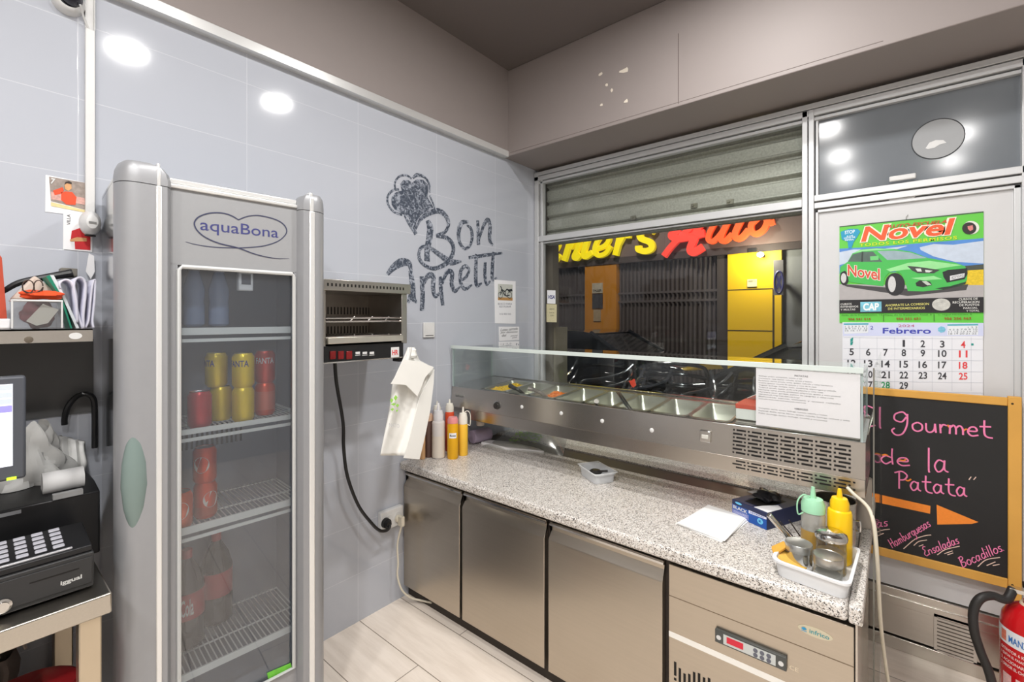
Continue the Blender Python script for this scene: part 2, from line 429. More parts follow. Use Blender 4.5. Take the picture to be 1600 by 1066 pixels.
# ---------------------------------------------------------------- glass-door drinks cooler
FA = math.radians(4)
FO = Vector((-1.629, .269, 0)); FN = Vector((math.cos(FA), -math.sin(FA), 0)); FWV = Vector((math.sin(FA), math.cos(FA), 0))
def fr(px, py, d=0):
    """cooler frame (outward, along the front, up) of the point seen at a pixel on the plane d in front of the door"""
    r = ray(px, py); t = (FN.dot(FO) + d - FN.dot(EYE)) / FN.dot(r); p = EYE + r * t - FO
    return Vector((d, p.dot(FWV), p.z))
def fw(X, Y, Z): return FO + FN * X + FWV * Y + Vector((0, 0, Z))
FG = mat('cooler_silver_plastic', (150, 151, 154), .38, .25, vary=.03, scale=40)
FG2 = mat('cooler_header_panel', (146, 147, 149), .45, .1, vary=.03, scale=60)
FLIN = mat('cooler_lining', (150, 157, 168), .5, vary=.03)
FSH = mat('cooler_shelf_wire', (228, 234, 232), .4)
fridge = thing('drinks_cooler', 'tall silver glass-door drinks cooler with a heart-shaped water logo', 'drinks cooler', FO, -FA)
W = .574
m = MB()
m.box((-.385, .012, .04), (-.02, .03, 1.89)).box((-.385, W - .03, .04), (-.02, W - .012, 1.89)).box((-.385, .03, .04), (-.37, W - .03, 1.89)).box((-.37, .03, 1.70), (-.02, W - .03, 1.89)).box((-.37, .03, .04), (-.02, W - .03, .30))
m.build('cabinet', FLIN, fridge, local=True)
m = MB().box((-.384, .006, .04), (-.022, .011, 1.89)).box((-.384, W - .011, .04), (-.022, W - .006, 1.89)).box((-.384, .006, 1.891), (-.022, W - .006, 1.9))
m.build('outer_skin', mat('cooler_side_steel', (150, 152, 155), .1, .9, vary=.03), fridge, local=True)
def post(y0, y1, mirror):
    n = 12; pts = []
    for k in range(n + 1):
        a = math.pi / 2 * k / n
        pts.append((-.02 + .066 * math.sin(a) ** .8, y0 + .052 * (1 - math.cos(a) ** .9)))
    pts += [(.046, y1 - .012), (.03, y1 - .002), (-.02, y1)]
    if mirror: pts = [(x, y0 + y1 - y) for x, y in pts]
    return pts
def loft(pts, layers):
    b = MB(); cx = sum(p[0] for p in pts) / len(pts); cy = sum(p[1] for p in pts) / len(pts); n = len(pts); rings = []
    for z, s in layers: rings.append([b.bm.verts.new((cx + (x - cx) * s, cy + (y - cy) * s, z)) for x, y in pts])
    for A, B in zip(rings, rings[1:]):
        for k in range(n): b.bm.faces.new((A[k], A[(k + 1) % n], B[(k + 1) % n], B[k]))
    b.bm.faces.new(rings[0]); b.bm.faces.new(rings[-1])
    return b
for nm, y0, y1, mi, s0, s1 in (('hinge_post', W - .1, W, True, .505, .524), ('handle_post', 0, .122, False, .084, .098)):
    pts = post(y0, y1, mi)
    pp = loft(pts, [(.05, 1), (1.868, 1)]).build(nm, FG, fridge, local=True)
    loft(pts, [(1.87, 1.01), (1.885, 1.01), (1.905, .95), (1.92, .8), (1.929, .5), (1.931, .2)]).build('end_cap', FG, pp, local=True)
    MB().box((.04, s0, .05), (.0505, s1, 1.868)).box((.03, s0 + .002, 1.868), (.0475, s1 - .002, 1.915)).box((.005, s0 + .003, 1.905), (.04, s1 - .003, 1.9335)).build('bright_strip', BRIGHT, pp, local=True, bevel=.003)
hd = MB().box((-.02, .12, 1.655), (.014, .476, 1.876)).build('header_panel', FG2, fridge, local=True)
MB().box((-.02, .12, 1.876), (.022, .476, 1.888)).box((-.02, .12, 1.89), (.014, .476, 1.905)).build('top_trim', BRIGHT, fridge, local=True, bevel=.003)
LOGO = mat('logo_slate', (52, 55, 82), .5)
def q9(x, y): return fr(290 + x / 9.41, 320 + y / 9.41, .0142)
m = MB()
m.stroke([q9(*p) for p in ((0, 545), (150, 585), (400, 622), (700, 635), (900, 630), (1150, 605), (1350, 540), (1460, 450), (1485, 370), (1430, 280), (1300, 210), (1100, 162), (980, 160), (880, 180), (775, 222))], [.001, .002, .0026, .0026, .003, .003, .003, .003, .0034, .0036, .0036, .0034, .003, .003, .003], (1, 0, 0))
m.stroke([q9(*p) for p in ((775, 222), (700, 175), (600, 135), (480, 118), (330, 128), (200, 175), (140, 235), (130, 300), (180, 390), (300, 485), (500, 570), (770, 635), (1000, 720), (1200, 770), (1350, 790), (1520, 790))], [.003, .0036, .0036, .0036, .0036, .0036, .0036, .0036, .0036, .0034, .0034, .0034, .003, .0024, .002, .001], (1, 0, 0))
m.build('logo_heart', LOGO, hd, local=True, smooth=False)
p0, p1, p2 = fr(312.8, 365, .0146), fr(435, 377, .0146), fr(312.8, 341.6, .0146)
MB().text('aquaBona', p0, p1 - p0, p2 - p0, (0, 0, 0), bold=.004).build('logo_lettering', mat('logo_navy', (58, 60, 112), .5), hd, local=True, smooth=False)
# door: stiles, rim, pane
m = MB().box((-.02, .118, .05), (.014, .140, 1.66)).box((-.02, .468, .05), (.014, .478, 1.66)).box((-.02, .138, .12), (.014, .47, .302)).box((-.02, .13, .05), (.004, .476, .115))
m.build('door_frame', FG, fridge, local=True, bevel=.002)
rim = [(.016, .142, .306), (.016, .142, 1.64), (.016, .15, 1.65), (.016, .46, 1.65), (.016, .466, 1.64), (.016, .466, .306), (.016, .142, .306)]
MB().tube(rim, .0065, 8).build('glass_rim', mat('cooler_rim', (186, 187, 186), .35), fridge, local=True)
MB().faces([(.004, .138, .30), (.004, .47, .30), (.004, .47, 1.655), (.004, .138, 1.655)], [(0, 1, 2, 3)]).build('glass_pane', glass('cooler_glass', (238, 243, 248), .085, .8, .03, .07, (150, 160, 176)), fridge, local=True)
hp = fr(208, 770, .04)
hb = MB().lathe([(0, -.155), (.012, -.12), (.024, -.06), (.03, 0), (.028, .06), (.02, .11), (.01, .145), (.007, .165), (0, .168)], (.034, hp.y + .004, 1.045), 24, sx=.75, sy=1.0)
hb.build('handle', mat('handle_sage', (116, 132, 128), .35, vary=.03), fridge, local=True)
MB().lathe([(.0085, 0), (.007, .02), (0, .024)], (.036, hp.y + .004, 1.19), 16).build('handle_tip', FSH, fridge, local=True)
a, b = fr(372, 424, -.004), fr(395, 455, -.004)
th_ = MB().box((-.022, a.y, b.z), (.002, b.y, a.z)).build('thermometer', mat('thermometer_case', (214, 216, 218), .4), fridge, local=True, bevel=.003)
MB().box((.002, a.y + .008, b.z + .02), (.0032, b.y - .008, a.z - .008)).build('display', mat('dead_display', (62, 68, 80), .2), th_, local=True)
a, b = fr(417, 1050, .008), fr(456, 1052, .008)
MB().prism([fr(417, 1052, .006), fr(454, 1036, .006), fr(457, 1046, .006), fr(456, 1052, .006), fr(420, 1066, .006)], (.002, 0, 0)).build('energy_sticker', mat('sticker_green', (108, 190, 60), .4, vary=.3, scale=60), fridge, local=True)
ZS = (1.452, 1.150, .848, .405)
for i, z in enumerate(ZS):
    m = MB(); y0, y1 = .04, W - .04; xf, xb = -.035, -.345
    m.box((xf - .002, y0, z - .004), (xf + .004, y1, z + .018 if i != 1 else z + .012))
    for x in (xb, xb * .5): m.tube([(x, y0, z - .002), (x, y1, z - .002)], .003, 6)
    for y in (y0, y1): m.tube([(xf, y, z), (xb, y, z)], .003, 6)
    n = 34
    for k in range(1, n): m.tube([(xf - .001, y0 + (y1 - y0) * k / n, z + .003), (xb, y0 + (y1 - y0) * k / n, z + .003)], .0021, 5)
    if i < 3: m.box((xf - .001, y0, z - .026), (xf + .004, y1, z - .016))
    m.build('wire_shelf', FSH, fridge, local=True)
m = MB()
for k in range(14): m.box((-.3695, .2 + k * .016, 1.02), (-.367, .207 + k * .016, 1.10))
m.build('air_slots', DARK, fridge, local=True)

# cans and bottles in the cooler
CAN_TOP = mat('can_lid_metal', (190, 192, 195), .3, .9)
def wrap(body, r, z0, z1, span, a0=0, bold=.02):
    vs, fs = text_geo(body, bold=bold); x0 = min(v.x for v in vs); x1 = max(v.x for v in vs); y0 = min(v.y for v in vs); y1 = max(v.y for v in vs)
    out = []
    for v in vs:
        a = a0 + span * ((v.x - x0) / (x1 - x0) - .5)
        out.append((r * math.cos(a), r * math.sin(a), z0 + (z1 - z0) * (v.y - y0) / (y1 - y0)))
    return out, fs
def can(pos, colour, label, word=None, wcol=(235, 235, 235), band=None, rot=0):
    t = thing('drink_can', label, 'can', pos, group='drink cans in the cooler')
    t.rotation_euler.z = rot
    ORG[t.name] = None
    MB().lathe([(.0, .002), (.023, .002), (.026, 0), (.033, .011), (.033, .1), (.0275, .111), (.0262, .1135), (.025, .112)], seg=28).build('body', mat('can_%d_%d_%d' % colour, colour, .28, .35, vary=.05), t, local=True)
    MB().lathe([(.0255, .1128), (.024, .1105), (0, .1105)], seg=24).box((-.006, -.002, .111), (.008, .006, .1122)).build('lid', CAN_TOP, t, local=True)
    if band: MB().lathe([(.0332, band[0]), (.0332, band[1])], seg=28).build('printed_band', mat('band_%d_%d_%d' % band[2], band[2], .35, .2), t, local=True)
    if word:
        vs, fs = wrap(word, .0335, .07, .091, 1.9)
        MB().faces(vs, fs).build('lettering', mat('print_%d_%d_%d' % wcol, wcol, .4), t, local=True, smooth=False)
    return t
def cpos(px, d, z):
    r = fr(px, 600, -d); return fw(-d, r.y, z)
YEL, RED, ORA, NAVY = (236, 206, 40), (190, 44, 50), (222, 80, 44), (45, 52, 120)
zb = ZS[1] + .005; zc = ZS[2] + .005; H = .1138
A = math.radians(-40)
can(cpos(345, .155, zb), YEL, 'yellow can half hidden behind the red can', None, rot=A)
can(cpos(338, .155, zb + H), YEL, 'yellow can stacked above and behind the red can', 'FANTA', NAVY, rot=A - .7)
can(cpos(380, .075, zb), YEL, 'yellow can at shelf level between the yellow and red stacks', None, rot=A)
can(cpos(380, .075, zb + H), YEL, 'yellow can on top of the middle stack', 'FANTA', NAVY, rot=A - .1)
can(cpos(414, .14, zb), ORA, 'orange-red can at shelf level by the hinge side of the cooler', None, band=(.02, .085, (222, 120, 100)), rot=A)
can(cpos(414, .14, zb + H), (205, 66, 52), 'red can stacked by the hinge side of the cooler', 'FANTA', (225, 225, 230), rot=A + .3)
can(cpos(312, .078, zb), RED, 'single red can standing in front of the yellow cans', None, rot=A)
def oval(t, a, colour, h=.026, wd=.7, z=.062):
    n = 20; vs = [(.0336 * math.cos(a + wd * math.cos(k * 2 * math.pi / n)), .0336 * math.sin(a + wd * math.cos(k * 2 * math.pi / n)), z + h * math.sin(k * 2 * math.pi / n)) for k in range(n)]
    MB().faces(vs, [tuple(range(n))]).build('white_emblem', mat('emblem_white', (228, 226, 220), .45), t, local=True, smooth=False)
c1 = can(cpos(281, .075, zc), (226, 92, 40), 'orange can with a pale emblem nearest the cooler handle', rot=A); oval(c1, .5, 0)
c2 = can(cpos(321, .12, zc), (224, 84, 50), 'orange-red can with a bar code under another can', band=(.012, .04, (205, 90, 60)), rot=A); oval(c2, .9, 0)
c3 = can(cpos(320, .12, zc + H), ORA, 'orange-red can with a white oval emblem, upper of its stack', rot=A); oval(c3, .1, 0)
def bottle(pos, label, liquid, capc, word=None, h=.32, r=.05, lab=None):
    t = thing('drink_bottle', label, 'bottle', pos, group='bottles in the cooler'); ORG[t.name] = None
    k = h / .32
    MB().lathe([(0, .004), (r * .7, 0), (r, .012 * k), (r, .1 * k), (r * .93, .13 * k), (r, .16 * k), (r, .2 * k), (r * .75, .245 * k), (.016, .285 * k), (.014, .295 * k), (.0, .296 * k)], seg=28).build('body', liquid, t, local=True)
    MB().lathe([(.0155, .292 * k), (.0155, .318 * k), (.013, .32 * k), (0, .32 * k)], seg=20).build('cap', capc, t, local=True)
    if lab: MB().lathe([(r + .0008, .105 * k), (r + .0008, .19 * k)], seg=28).build('label_band', lab, t, local=True)
    if word:
        vs, fs = wrap(word, r + .0013, .12 * k, .175 * k, 1.6, A); MB().faces(vs, fs).build('lettering', mat('script_white', (235, 232, 228), .5), t, local=True, smooth=False)
    return t
COLA = mat('cola_dark', (24, 14, 12), .12, spec=.6); REDL = mat('cola_label', (170, 30, 36), .4)
bottle(cpos(292, .20, ZS[3] + .006), 'big dark cola bottle with red label near the cooler handle', COLA, REDL, 'Coca-Cola', lab=REDL)
bottle(cpos(338, .27, ZS[3] + .006), 'second dark bottle with red label, deeper in the cooler', COLA, REDL, None, lab=REDL)
WAT = mat('water_bottle_blue', (150, 170, 205), .1, spec=.6, vary=.05)
bottle(cpos(303, .16, ZS[0] + .02), 'pale water bottle on the top shelf nearer the handle', WAT, mat('cap_pale', (190, 200, 215), .4), h=.2, r=.03)
bottle(cpos(342, .16, ZS[0] + .02), 'pale water bottle on the top shelf below the thermometer', WAT, mat('cap_pale'), h=.2, r=.03)
# ---------------------------------------------------------------- toaster grill on the tiled wall
XG = -1.74
def g(px, py): return P(px, py, x=XG)
y0t, y1t = .905, P(636, 500, x=XG).y
zt, zbt = 1.655, 1.318
tq = thing('toaster_grill', 'two-tier steel toaster grill fixed high on the tiles beside the cooler', 'toaster grill', (WALL_X, (y0t + y1t) / 2, zbt))
xb_ = WALL_X + .03
GR = mat('grill_steel', (176, 172, 166), .3, .95, vary=.12, scale=14)
GIN = mat('grill_inner', (120, 112, 104), .4, .9, vary=.35, scale=10)
m = MB().box((xb_, y0t, zt - .045), (XG + .012, y1t + .012, zt)).box((xb_, y0t, zbt + .005), (XG, y0t + .028, zt - .045)).box((xb_, y1t - .03, zbt + .065), (XG, y1t, zt - .045))
m.box((xb_, y0t, zbt + .075), (XG - .01, y1t, zbt + .085))
m.build('housing', GR, tq, bevel=.002)
m = MB()
for k in range(22):
    y = y0t + .03 + k * (y1t - y0t - .06) / 21; m.box((XG + .0115, y - .0035, zt - .028), (XG + .0128, y + .0035, zt - .016))
m.build('top_vents', DARK, tq)
MB().box((xb_, y0t, zbt + .06), (xb_ + .006, y1t, zt - .045)).build('back_plate', GIN, tq)
for row in (zt - .12, zt - .21):
    m = MB()
    for k in range(24):
        y = y0t + .045 + k * .0165; m.box((xb_ + .006, y, row - .018), (xb_ + .0075, y + .005, row + .016))
    m.build('slot_row', DARK, tq)
for z in (zt - .155, zt - .232):
    m = MB().tube([(XG - .01, y0t + .03, z), (XG - .01, y1t - .03, z)], .005, 8).tube([(XG - .012, y0t + .03, z - .014), (XG - .012, y1t - .03, z - .014)], .005, 8).tube([(xb_ + .02, y0t + .03, z), (xb_ + .02, y1t - .03, z)], .004, 8)
    for k in range(13):
        y = y0t + .05 + k * (y1t - y0t - .1) / 12; m.tube([(XG - .01, y, z + .002), (xb_ + .02, y, z + .002)], .002, 5)
    for k in range(4):
        y = y0t + .14 + k * .085; m.tube([(XG - .01, y, z - .012), (XG - .008, y + .02, z + .006), (XG - .02, y + .025, z + .006)], .003, 6)
    m.build('rack', POLISH, tq)
m = MB().box((xb_ + .02, y0t + .03, zbt + .078), (XG + .01, y1t - .032, zbt + .098)).box((XG + .006, y0t + .03, zbt + .078), (XG + .014, y1t - .032, zbt + .104))
m.build('crumb_tray', mat('crumb_tray_steel', (214, 210, 200), .3, .9, vary=.08), tq, bevel=.002)
cp = MB().box((xb_, y0t, zbt + .005), (XG + .002, y1t - .022, zbt + .07)).build('control_panel', BLACK, tq, bevel=.002)
MB().box((xb_, y0t, zbt), (XG + .004, y1t - .022, zbt + .005)).build('lower_edge', POLISH, cp)
for px in (519, 531.5, 544.5):
    a = g(px - 4.5, 549); b = g(px + 4.5, 561)
    MB().box((XG + .002, a.y, b.z), (XG + .008, b.y, a.z)).build('red_switch', mat('red_rocker', (120, 22, 24), .25, vary=.25, scale=70), cp, bevel=.002)
for px in (558.5, 569.5, 580.5):
    a = g(px - 3.4, 550); b = g(px + 3.4, 553)
    MB().box((XG + .002, a.y, b.z), (XG + .003, b.y, a.z)).box((XG + .002, a.y - .002, b.z - .006), (XG + .0025, b.y + .002, b.z - .004)).build('scale_mark', WHITE, cp)
a = g(610.5, 543); b = g(623, 558.5)
bd = MB().box((XG + .002, a.y, b.z), (XG + .003, b.y, a.z)).build('maker_badge', WHITE, cp)
MB().text('HR', (XG + .0034, a.y + .006, b.z + .012), (0, b.y - a.y - .012, 0), (0, 0, (a.z - b.z) * .5), (0, 0, 0), bold=.03).build('badge_letters', mat('badge_red', (205, 40, 45), .5), bd, smooth=False)
MB().box((XG - .05, y1t - .045, zbt - .018), (XG, y1t - .022, zbt + .03)).build('front_foot', BLACK, tq, bevel=.002)
# wall bracket that carries it
MB().box((WALL_X, y0t + .02, zbt + .02), (xb_, y1t - .02, zt - .02)).build('wall_bracket', GR, tq)
# its cord down to the socket
s0 = P(601, 818, x=WALL_X + .03)
cord = [Vector((XG - .08, P(523, 566, x=XG - .08).y, zbt)), P(526, 600, x=-1.84), P(536, 660, x=-1.9), P(537, 700, x=-1.92), P(543, 745, x=-1.93), P(560, 790, x=-1.95), P(580, 817, x=-1.95), P(593, 829, x=-1.955), P(604, 829, x=-1.965), P(609, 823, x=-1.975), P(606, 818, x=-1.99)]
cb = MB().tube(cord, .0075, 10, smooth=6).build('power_cord', BLACK, tq)
sk = P(602, 817, x=WALL_X + .03)
MB().cyl((WALL_X + .031, sk.y, sk.z), (WALL_X + .05, sk.y, sk.z), .026, .024, 20).cyl((WALL_X + .05, sk.y, sk.z), (WALL_X + .064, sk.y, sk.z), .02, .015, 16).build('plug', BLACK, cb)
# wall socket, second plug and its pale lead
a, b = P(590, 806, x=WALL_X), P(627, 828, x=WALL_X)
yc0, yc1, zc0, zc1 = P(590, 820, x=WALL_X).y, 1.512, P(590, 830, x=WALL_X).z, P(590, 800, x=WALL_X).z
ws = thing('wall_socket', 'white double wall socket low on the tiles beside the steel counter', 'socket', (WALL_X, (yc0 + yc1) / 2, zc0))
MB().box((WALL_X, yc0, zc0), (WALL_X + .03, yc1, zc1)).build('face_plate', WHITE, ws, bevel=.005, seg=3)
for y in (yc0 + .05, yc1 - .035):
    MB().lathe([(.024, 0), (.024, .0015), (.021, .0015), (.021, .0005)], (WALL_X + .03, y, (zc0 + zc1) / 2), 24, Matrix.Rotation(math.pi / 2, 3, 'Y')).build('socket_ring', WHITE, ws)
CREAM = mat('cream_cable', (214, 206, 188), .5, vary=.04)
p2_ = Vector((WALL_X + .031, P(621, 812, x=WALL_X + .03).y, P(621, 810, x=WALL_X + .03).z))
ld = thing('counter_lead', 'cream power lead hanging from the wall socket to the floor by the counter', 'power lead', (p2_.x, p2_.y, .0))
MB().cyl(p2_, p2_ + Vector((.02, 0, 0)), .019, .017).box((p2_.x + .018, p2_.y - .011, p2_.z - .03), (p2_.x + .05, p2_.y + .009, p2_.z + .02)).build('plug', CREAM, ld, bevel=.003)
pth = [p2_ + Vector((.034, 0, -.028)), P(621, 850, x=-1.985), P(622, 880, x=-1.985), P(621, 900, x=-1.985), P(628, 922, x=-1.97), P(642, 934, x=-1.95), P(660, 939, x=-1.9), P(676, 941, x=-1.84) + Vector((0, .03, 0))]
for q in pth[1:]: q.y = min(q.y, 1.56)
MB().tube(pth, .0048, 8, smooth=6).build('lead', CREAM, ld)

# ---------------------------------------------------------------- hanging paper bag, small wall things
BAGM = mat('waxed_paper_white', (228, 227, 222), .6, vary=.03, scale=12, bump=.25)
hx = XG + .006
def hb(px, py, dx=0): return P(px, py, x=hx + dx)
bag = thing('paper_bag', 'white paper bag with a green leaf print hanging from the toaster corner', 'paper bag', hb(640, 545))
top = [(636, 548), (641, 556), (650, 566), (664, 571), (678, 573)]
def bagf(u, v):
    # u across, v down: narrow knot at the top, broad skirt below
    L = [(637, 543), (629, 562), (622, 585), (613, 600), (608, 640), (600, 680), (594, 712)]
    R = [(648, 543), (655, 563), (672, 572), (678, 577), (673, 620), (661, 668), (650, 712)]
    i = min(int(v * 6), 5); f = v * 6 - i
    lx, ly = L[i][0] + (L[i + 1][0] - L[i][0]) * f, L[i][1] + (L[i + 1][1] - L[i][1]) * f
    rx, ry = R[i][0] + (R[i + 1][0] - R[i][0]) * f, R[i][1] + (R[i + 1][1] - R[i][1]) * f
    fold = .016 * math.sin(u * 9 + 1.2 * v) * min(1, v * 2.5) + .02 * math.sin(u * math.pi)
    return hb(lx + (rx - lx) * u, ly + (ry - ly) * u, fold + .004 * math.sin(17 * u + 9 * v))
fs_ = MB().grid(bagf, 40, 40).build('bag_skirt', BAGM, bag, solid=.0015, angle=80)
MB().prism([hb(629, 562, .05), hb(616, 590, .05), hb(610, 600, .048), hb(634, 602, .056), hb(652, 620, .062), hb(664, 590, .055), hb(678, 574, .046), hb(655, 565, .055)], (.0025, 0, 0)).build('folded_flap', BAGM, bag, bevel=.0015)
MB().prism([hb(654, 622, .03), hb(678, 577, .028), hb(677, 600, .028), hb(672, 640, .03), hb(664, 680, .032), hb(655, 718, .034), hb(630, 716, .034), hb(640, 680, .034)], (.004, 0, 0)).build('side_fold', BAGM, bag, bevel=.0015)
MB().lathe([(0, .0), (.014, .004), (.02, .016), (.014, .03), (.016, .042), (.006, .05), (0, .05)], hb(643, 560) + Vector((.012, 0, -.002)), 12, sx=.8).build('twisted_top', BAGM, bag)
m = MB()
for (x, y, w, h) in ((612, 626, 5, 8), (618, 622, 6, 9), (615, 632, 9, 4), (621, 634, 5, 6), (613, 640, 5, 5), (620, 642, 4, 4)):
    m.prism([hb(x - w / 2 + w * .1 * math.sin(y), y, .045), hb(x, y + h / 2, .045), hb(x + w / 2, y - 1, .045), hb(x, y - h / 2, .045)], (.001, 0, 0))
m.build('leaf_print', mat('leaf_green', (150, 205, 90), .7), bag, smooth=False)
q0 = hb(608, 667, .045)
MB().text('NATO', q0, hb(624, 669, .045) - q0, hb(608, 661, .045) - q0, (0, 0, 0)).build('grey_lettering', mat('faint_grey', (190, 190, 192), .7), bag, smooth=False)
def wallbox(name, label, cat, px0, py0, px1, py1, d, m, bevel=.004, **k):
    a, b = P(px0, py0, x=WALL_X), P(px1, py1, x=WALL_X)
    o = MB().box((WALL_X, a.y, b.z), (WALL_X + d, b.y, a.z)).build(name, m, bevel=bevel, seg=3, loc=(WALL_X, (a.y + b.y) / 2, b.z))
    tag(o, label, cat, **k); return o, a, b
o, a, b = wallbox('light_switch', 'square white wall switch under the painted lettering', 'switch', 660, 504, 677.5, 527, .012, WHITE)
MB().box((WALL_X + .012, a.y + .012, b.z + .010), (WALL_X + .0135, b.y - .012, b.z + .013)).build('switch_slot', INK, o, bevel=0)
# notices on the tiles near the window
def sheet(name, label, cat, quad, m=PAPER, plane=dict(x=WALL_X), nrm=(1, 0, 0), th=.001, **k):
    pts = [P(*q, **plane) for q in quad]; nrm = Vector(nrm)
    base = min(pts, key=lambda p: p.z)
    o = MB().prism([p + nrm * .0006 for p in pts], nrm * th).build(name, m, loc=base, smooth=False)
    tag(o, label, cat, **k); return o
def zz(sx, sy, ox, oy): return lambda x, y: (ox + x / sx, oy + y / sy)
Z6 = zz(7.614, 7.614, 760, 420)
def pl(o, name, quads, m, plane=dict(x=WALL_X), nrm=(1, 0, 0), off=.002, th=.0004):
    b = MB(); nrm = Vector(nrm)
    for q in quads: b.prism([P(*p, **plane) + nrm * off for p in q], nrm * th)
    return b.build(name, m, o, smooth=False)
nt_ = sheet('notice_sheet', 'white notice with a motorcycle photo taped beside the window', 'notice', [Z6(92, 130), Z6(345, 150), Z6(345, 655), Z6(100, 650)])
pl(nt_, 'photo_ground', [[Z6(135, 340), Z6(308, 345), Z6(308, 380), Z6(135, 375)]], mat('photo_tan', (186, 140, 82), .7, vary=.2, scale=200))
pl(nt_, 'photo_sky', [[Z6(135, 180), Z6(308, 190), Z6(308, 345), Z6(135, 340)]], mat('photo_haze', (196, 198, 190), .7, vary=.25, scale=200))
m = MB()
for cx in (162, 272):
    ring_ = [P(*Z6(cx + 26 * math.cos(k * math.pi / 8), 315 + 36 * math.sin(k * math.pi / 8)), x=WALL_X) + Vector((.003, 0, 0)) for k in range(17)]
    m.stroke(ring_, .0042, (1, 0, 0), n=1)
for s in (((160, 315), (175, 240), (160, 205)), ((175, 245), (215, 270), (240, 245), (275, 265)), ((215, 270), (225, 320), (270, 315)), ((175, 250), (215, 320))):
    m.stroke([P(*Z6(*p), x=WALL_X) + Vector((.003, 0, 0)) for p in s], .007, (1, 0, 0))
m.prism([P(*Z6(*p), x=WALL_X) + Vector((.003, 0, 0)) for p in ((245, 250), (300, 240), (308, 268), (260, 275))], (.0004, 0, 0))
m.build('photo_motorcycle', mat('bike_dark', (42, 48, 52), .6), nt_, smooth=False)
m = MB()
def wline(m, body, x0, y0, x1, y1, h, zf, plane=dict(x=WALL_X), off=(.0022, 0, 0), **kw):
    """one line of writing: baseline from (x0,y0) to (x1,y1) in zoomed pixels, h tall"""
    off = Vector(off); a = P(*zf(x0, y0), **plane) + off; b = P(*zf(x1, y1), **plane) + off; c = P(*zf(x0, y0 - h), **plane) + off
    return m.text(body, a, b - a, c - a, (0, 0, 0), **kw)
wline(m, 'BUSCO PARA', 135, 430, 302, 430, 24, Z6); wline(m, 'RESTAURAR', 150, 462, 290, 462, 22, Z6); wline(m, '616 000 000', 155, 548, 290, 550, 20, Z6)
m.build('notice_text', mat('notice_grey_ink', (120, 122, 135), .7), nt_, smooth=False)
n2 = sheet('notice_note', 'handwritten note taped under the motorcycle notice', 'note', [Z6(145, 690), Z6(388, 690), Z6(388, 850), Z6(150, 860)])
m = MB(); wline(m, 'Lunes cerrado', 165, 745, 372, 728, 34, Z6, shear=.3); wline(m, 'por descanso', 165, 778, 368, 765, 30, Z6, shear=.3); wline(m, 'del', 180, 808, 235, 808, 30, Z6, shear=.3); wline(m, 'personal', 285, 812, 368, 806, 22, Z6, shear=.3); wline(m, 'gracias', 305, 832, 362, 826, 20, Z6, shear=.3)
m.build('handwriting', INK, n2, smooth=False)
n3 = sheet('notice_note', 'low strip of a second note half hidden by the glass top edge', 'note', [Z6(145, 868), Z6(388, 862), Z6(388, 960), Z6(150, 968)])
m = MB(); wline(m, 'L-V  12-17', 170, 918, 292, 916, 34, Z6); wline(m, 'h', 350, 912, 385, 912, 26, Z6); m.build('handwriting', mat('notice_grey_ink'), n3, smooth=False)

# ---------------------------------------------------------------- painted lettering on the tiles
def decal_mat():
    m = bpy.data.materials.new('worn_slate_stencil'); m.use_nodes = True
    nt = m.node_tree; b = nt.nodes['Principled BSDF']; L = nt.links.new
    tc = nt.nodes.new('ShaderNodeTexCoord'); nz = nt.nodes.new('ShaderNodeTexNoise'); nz.inputs['Scale'].default_value = 42; nz.inputs['Detail'].default_value = 6; nz.inputs['Distortion'].default_value = 1.5
    L(tc.outputs['Object'], nz.inputs['Vector'])
    rp = nt.nodes.new('ShaderNodeValToRGB'); L(nz.outputs[0], rp.inputs[0])
    rp.color_ramp.elements[0].position = .46; rp.color_ramp.elements[0].color = tuple(lin(v) for v in (66, 74, 88)) + (1,)
    rp.color_ramp.elements[1].position = .66; rp.color_ramp.elements[1].color = tuple(lin(v) for v in (168, 174, 186)) + (1,)
    L(rp.outputs[0], b.inputs['Base Color']); b.inputs['Roughness'].default_value = .4
    return m
STEN = decal_mat()
Z3 = zz(3.23, 3.23, 490, 250)
def S(pts): return [P(*Z3(*p), x=WALL_X) for p in pts]
ORIGIN_L = P(*Z3(560, 640), x=WALL_X)
dec = thing('wall_lettering', 'worn slate-grey painted greeting with a chef hat on the tiles', 'wall lettering', ORIGIN_L)
kz = 1.3 * 2.66 / 720 / 3.23          # metres per zoomed pixel at the wall
def strokes(name, lst):
    b = MB()
    for pts, w in lst: b.stroke(S(pts), [x * kz for x in w] if isinstance(w, (list, tuple)) else w * kz, (1, 0, 0))
    return b.build(name, STEN, dec, smooth=False)
hat = [(440, 268), (412, 255), (393, 225), (392, 188), (414, 163), (445, 155), (436, 122), (452, 102), (478, 102), (497, 115), (520, 98), (552, 100), (576, 125), (578, 158), (574, 188), (590, 215), (604, 240), (572, 258), (540, 280), (518, 315), (512, 345), (492, 325), (478, 290)]
b = MB(); b.prism([v + Vector((.0004, 0, 0)) for v in S(hat)], (.0004, 0, 0)); b.build('chef_hat', STEN, dec, smooth=False)
strokes('hat_outline', [([(447, 278), (405, 262), (376, 225), (374, 185), (398, 155), (430, 148)], 9), ([(412, 150), (410, 115), (432, 84), (468, 78), (494, 95)], 8), ([(500, 92), (522, 76), (560, 88), (582, 122), (585, 165)], [8, 14, 10, 10, 8]), ([(458, 280), (480, 320), (505, 355), (516, 375)], [8, 12, 16, 18]), ([(584, 180), (600, 215), (612, 245)], 8)])
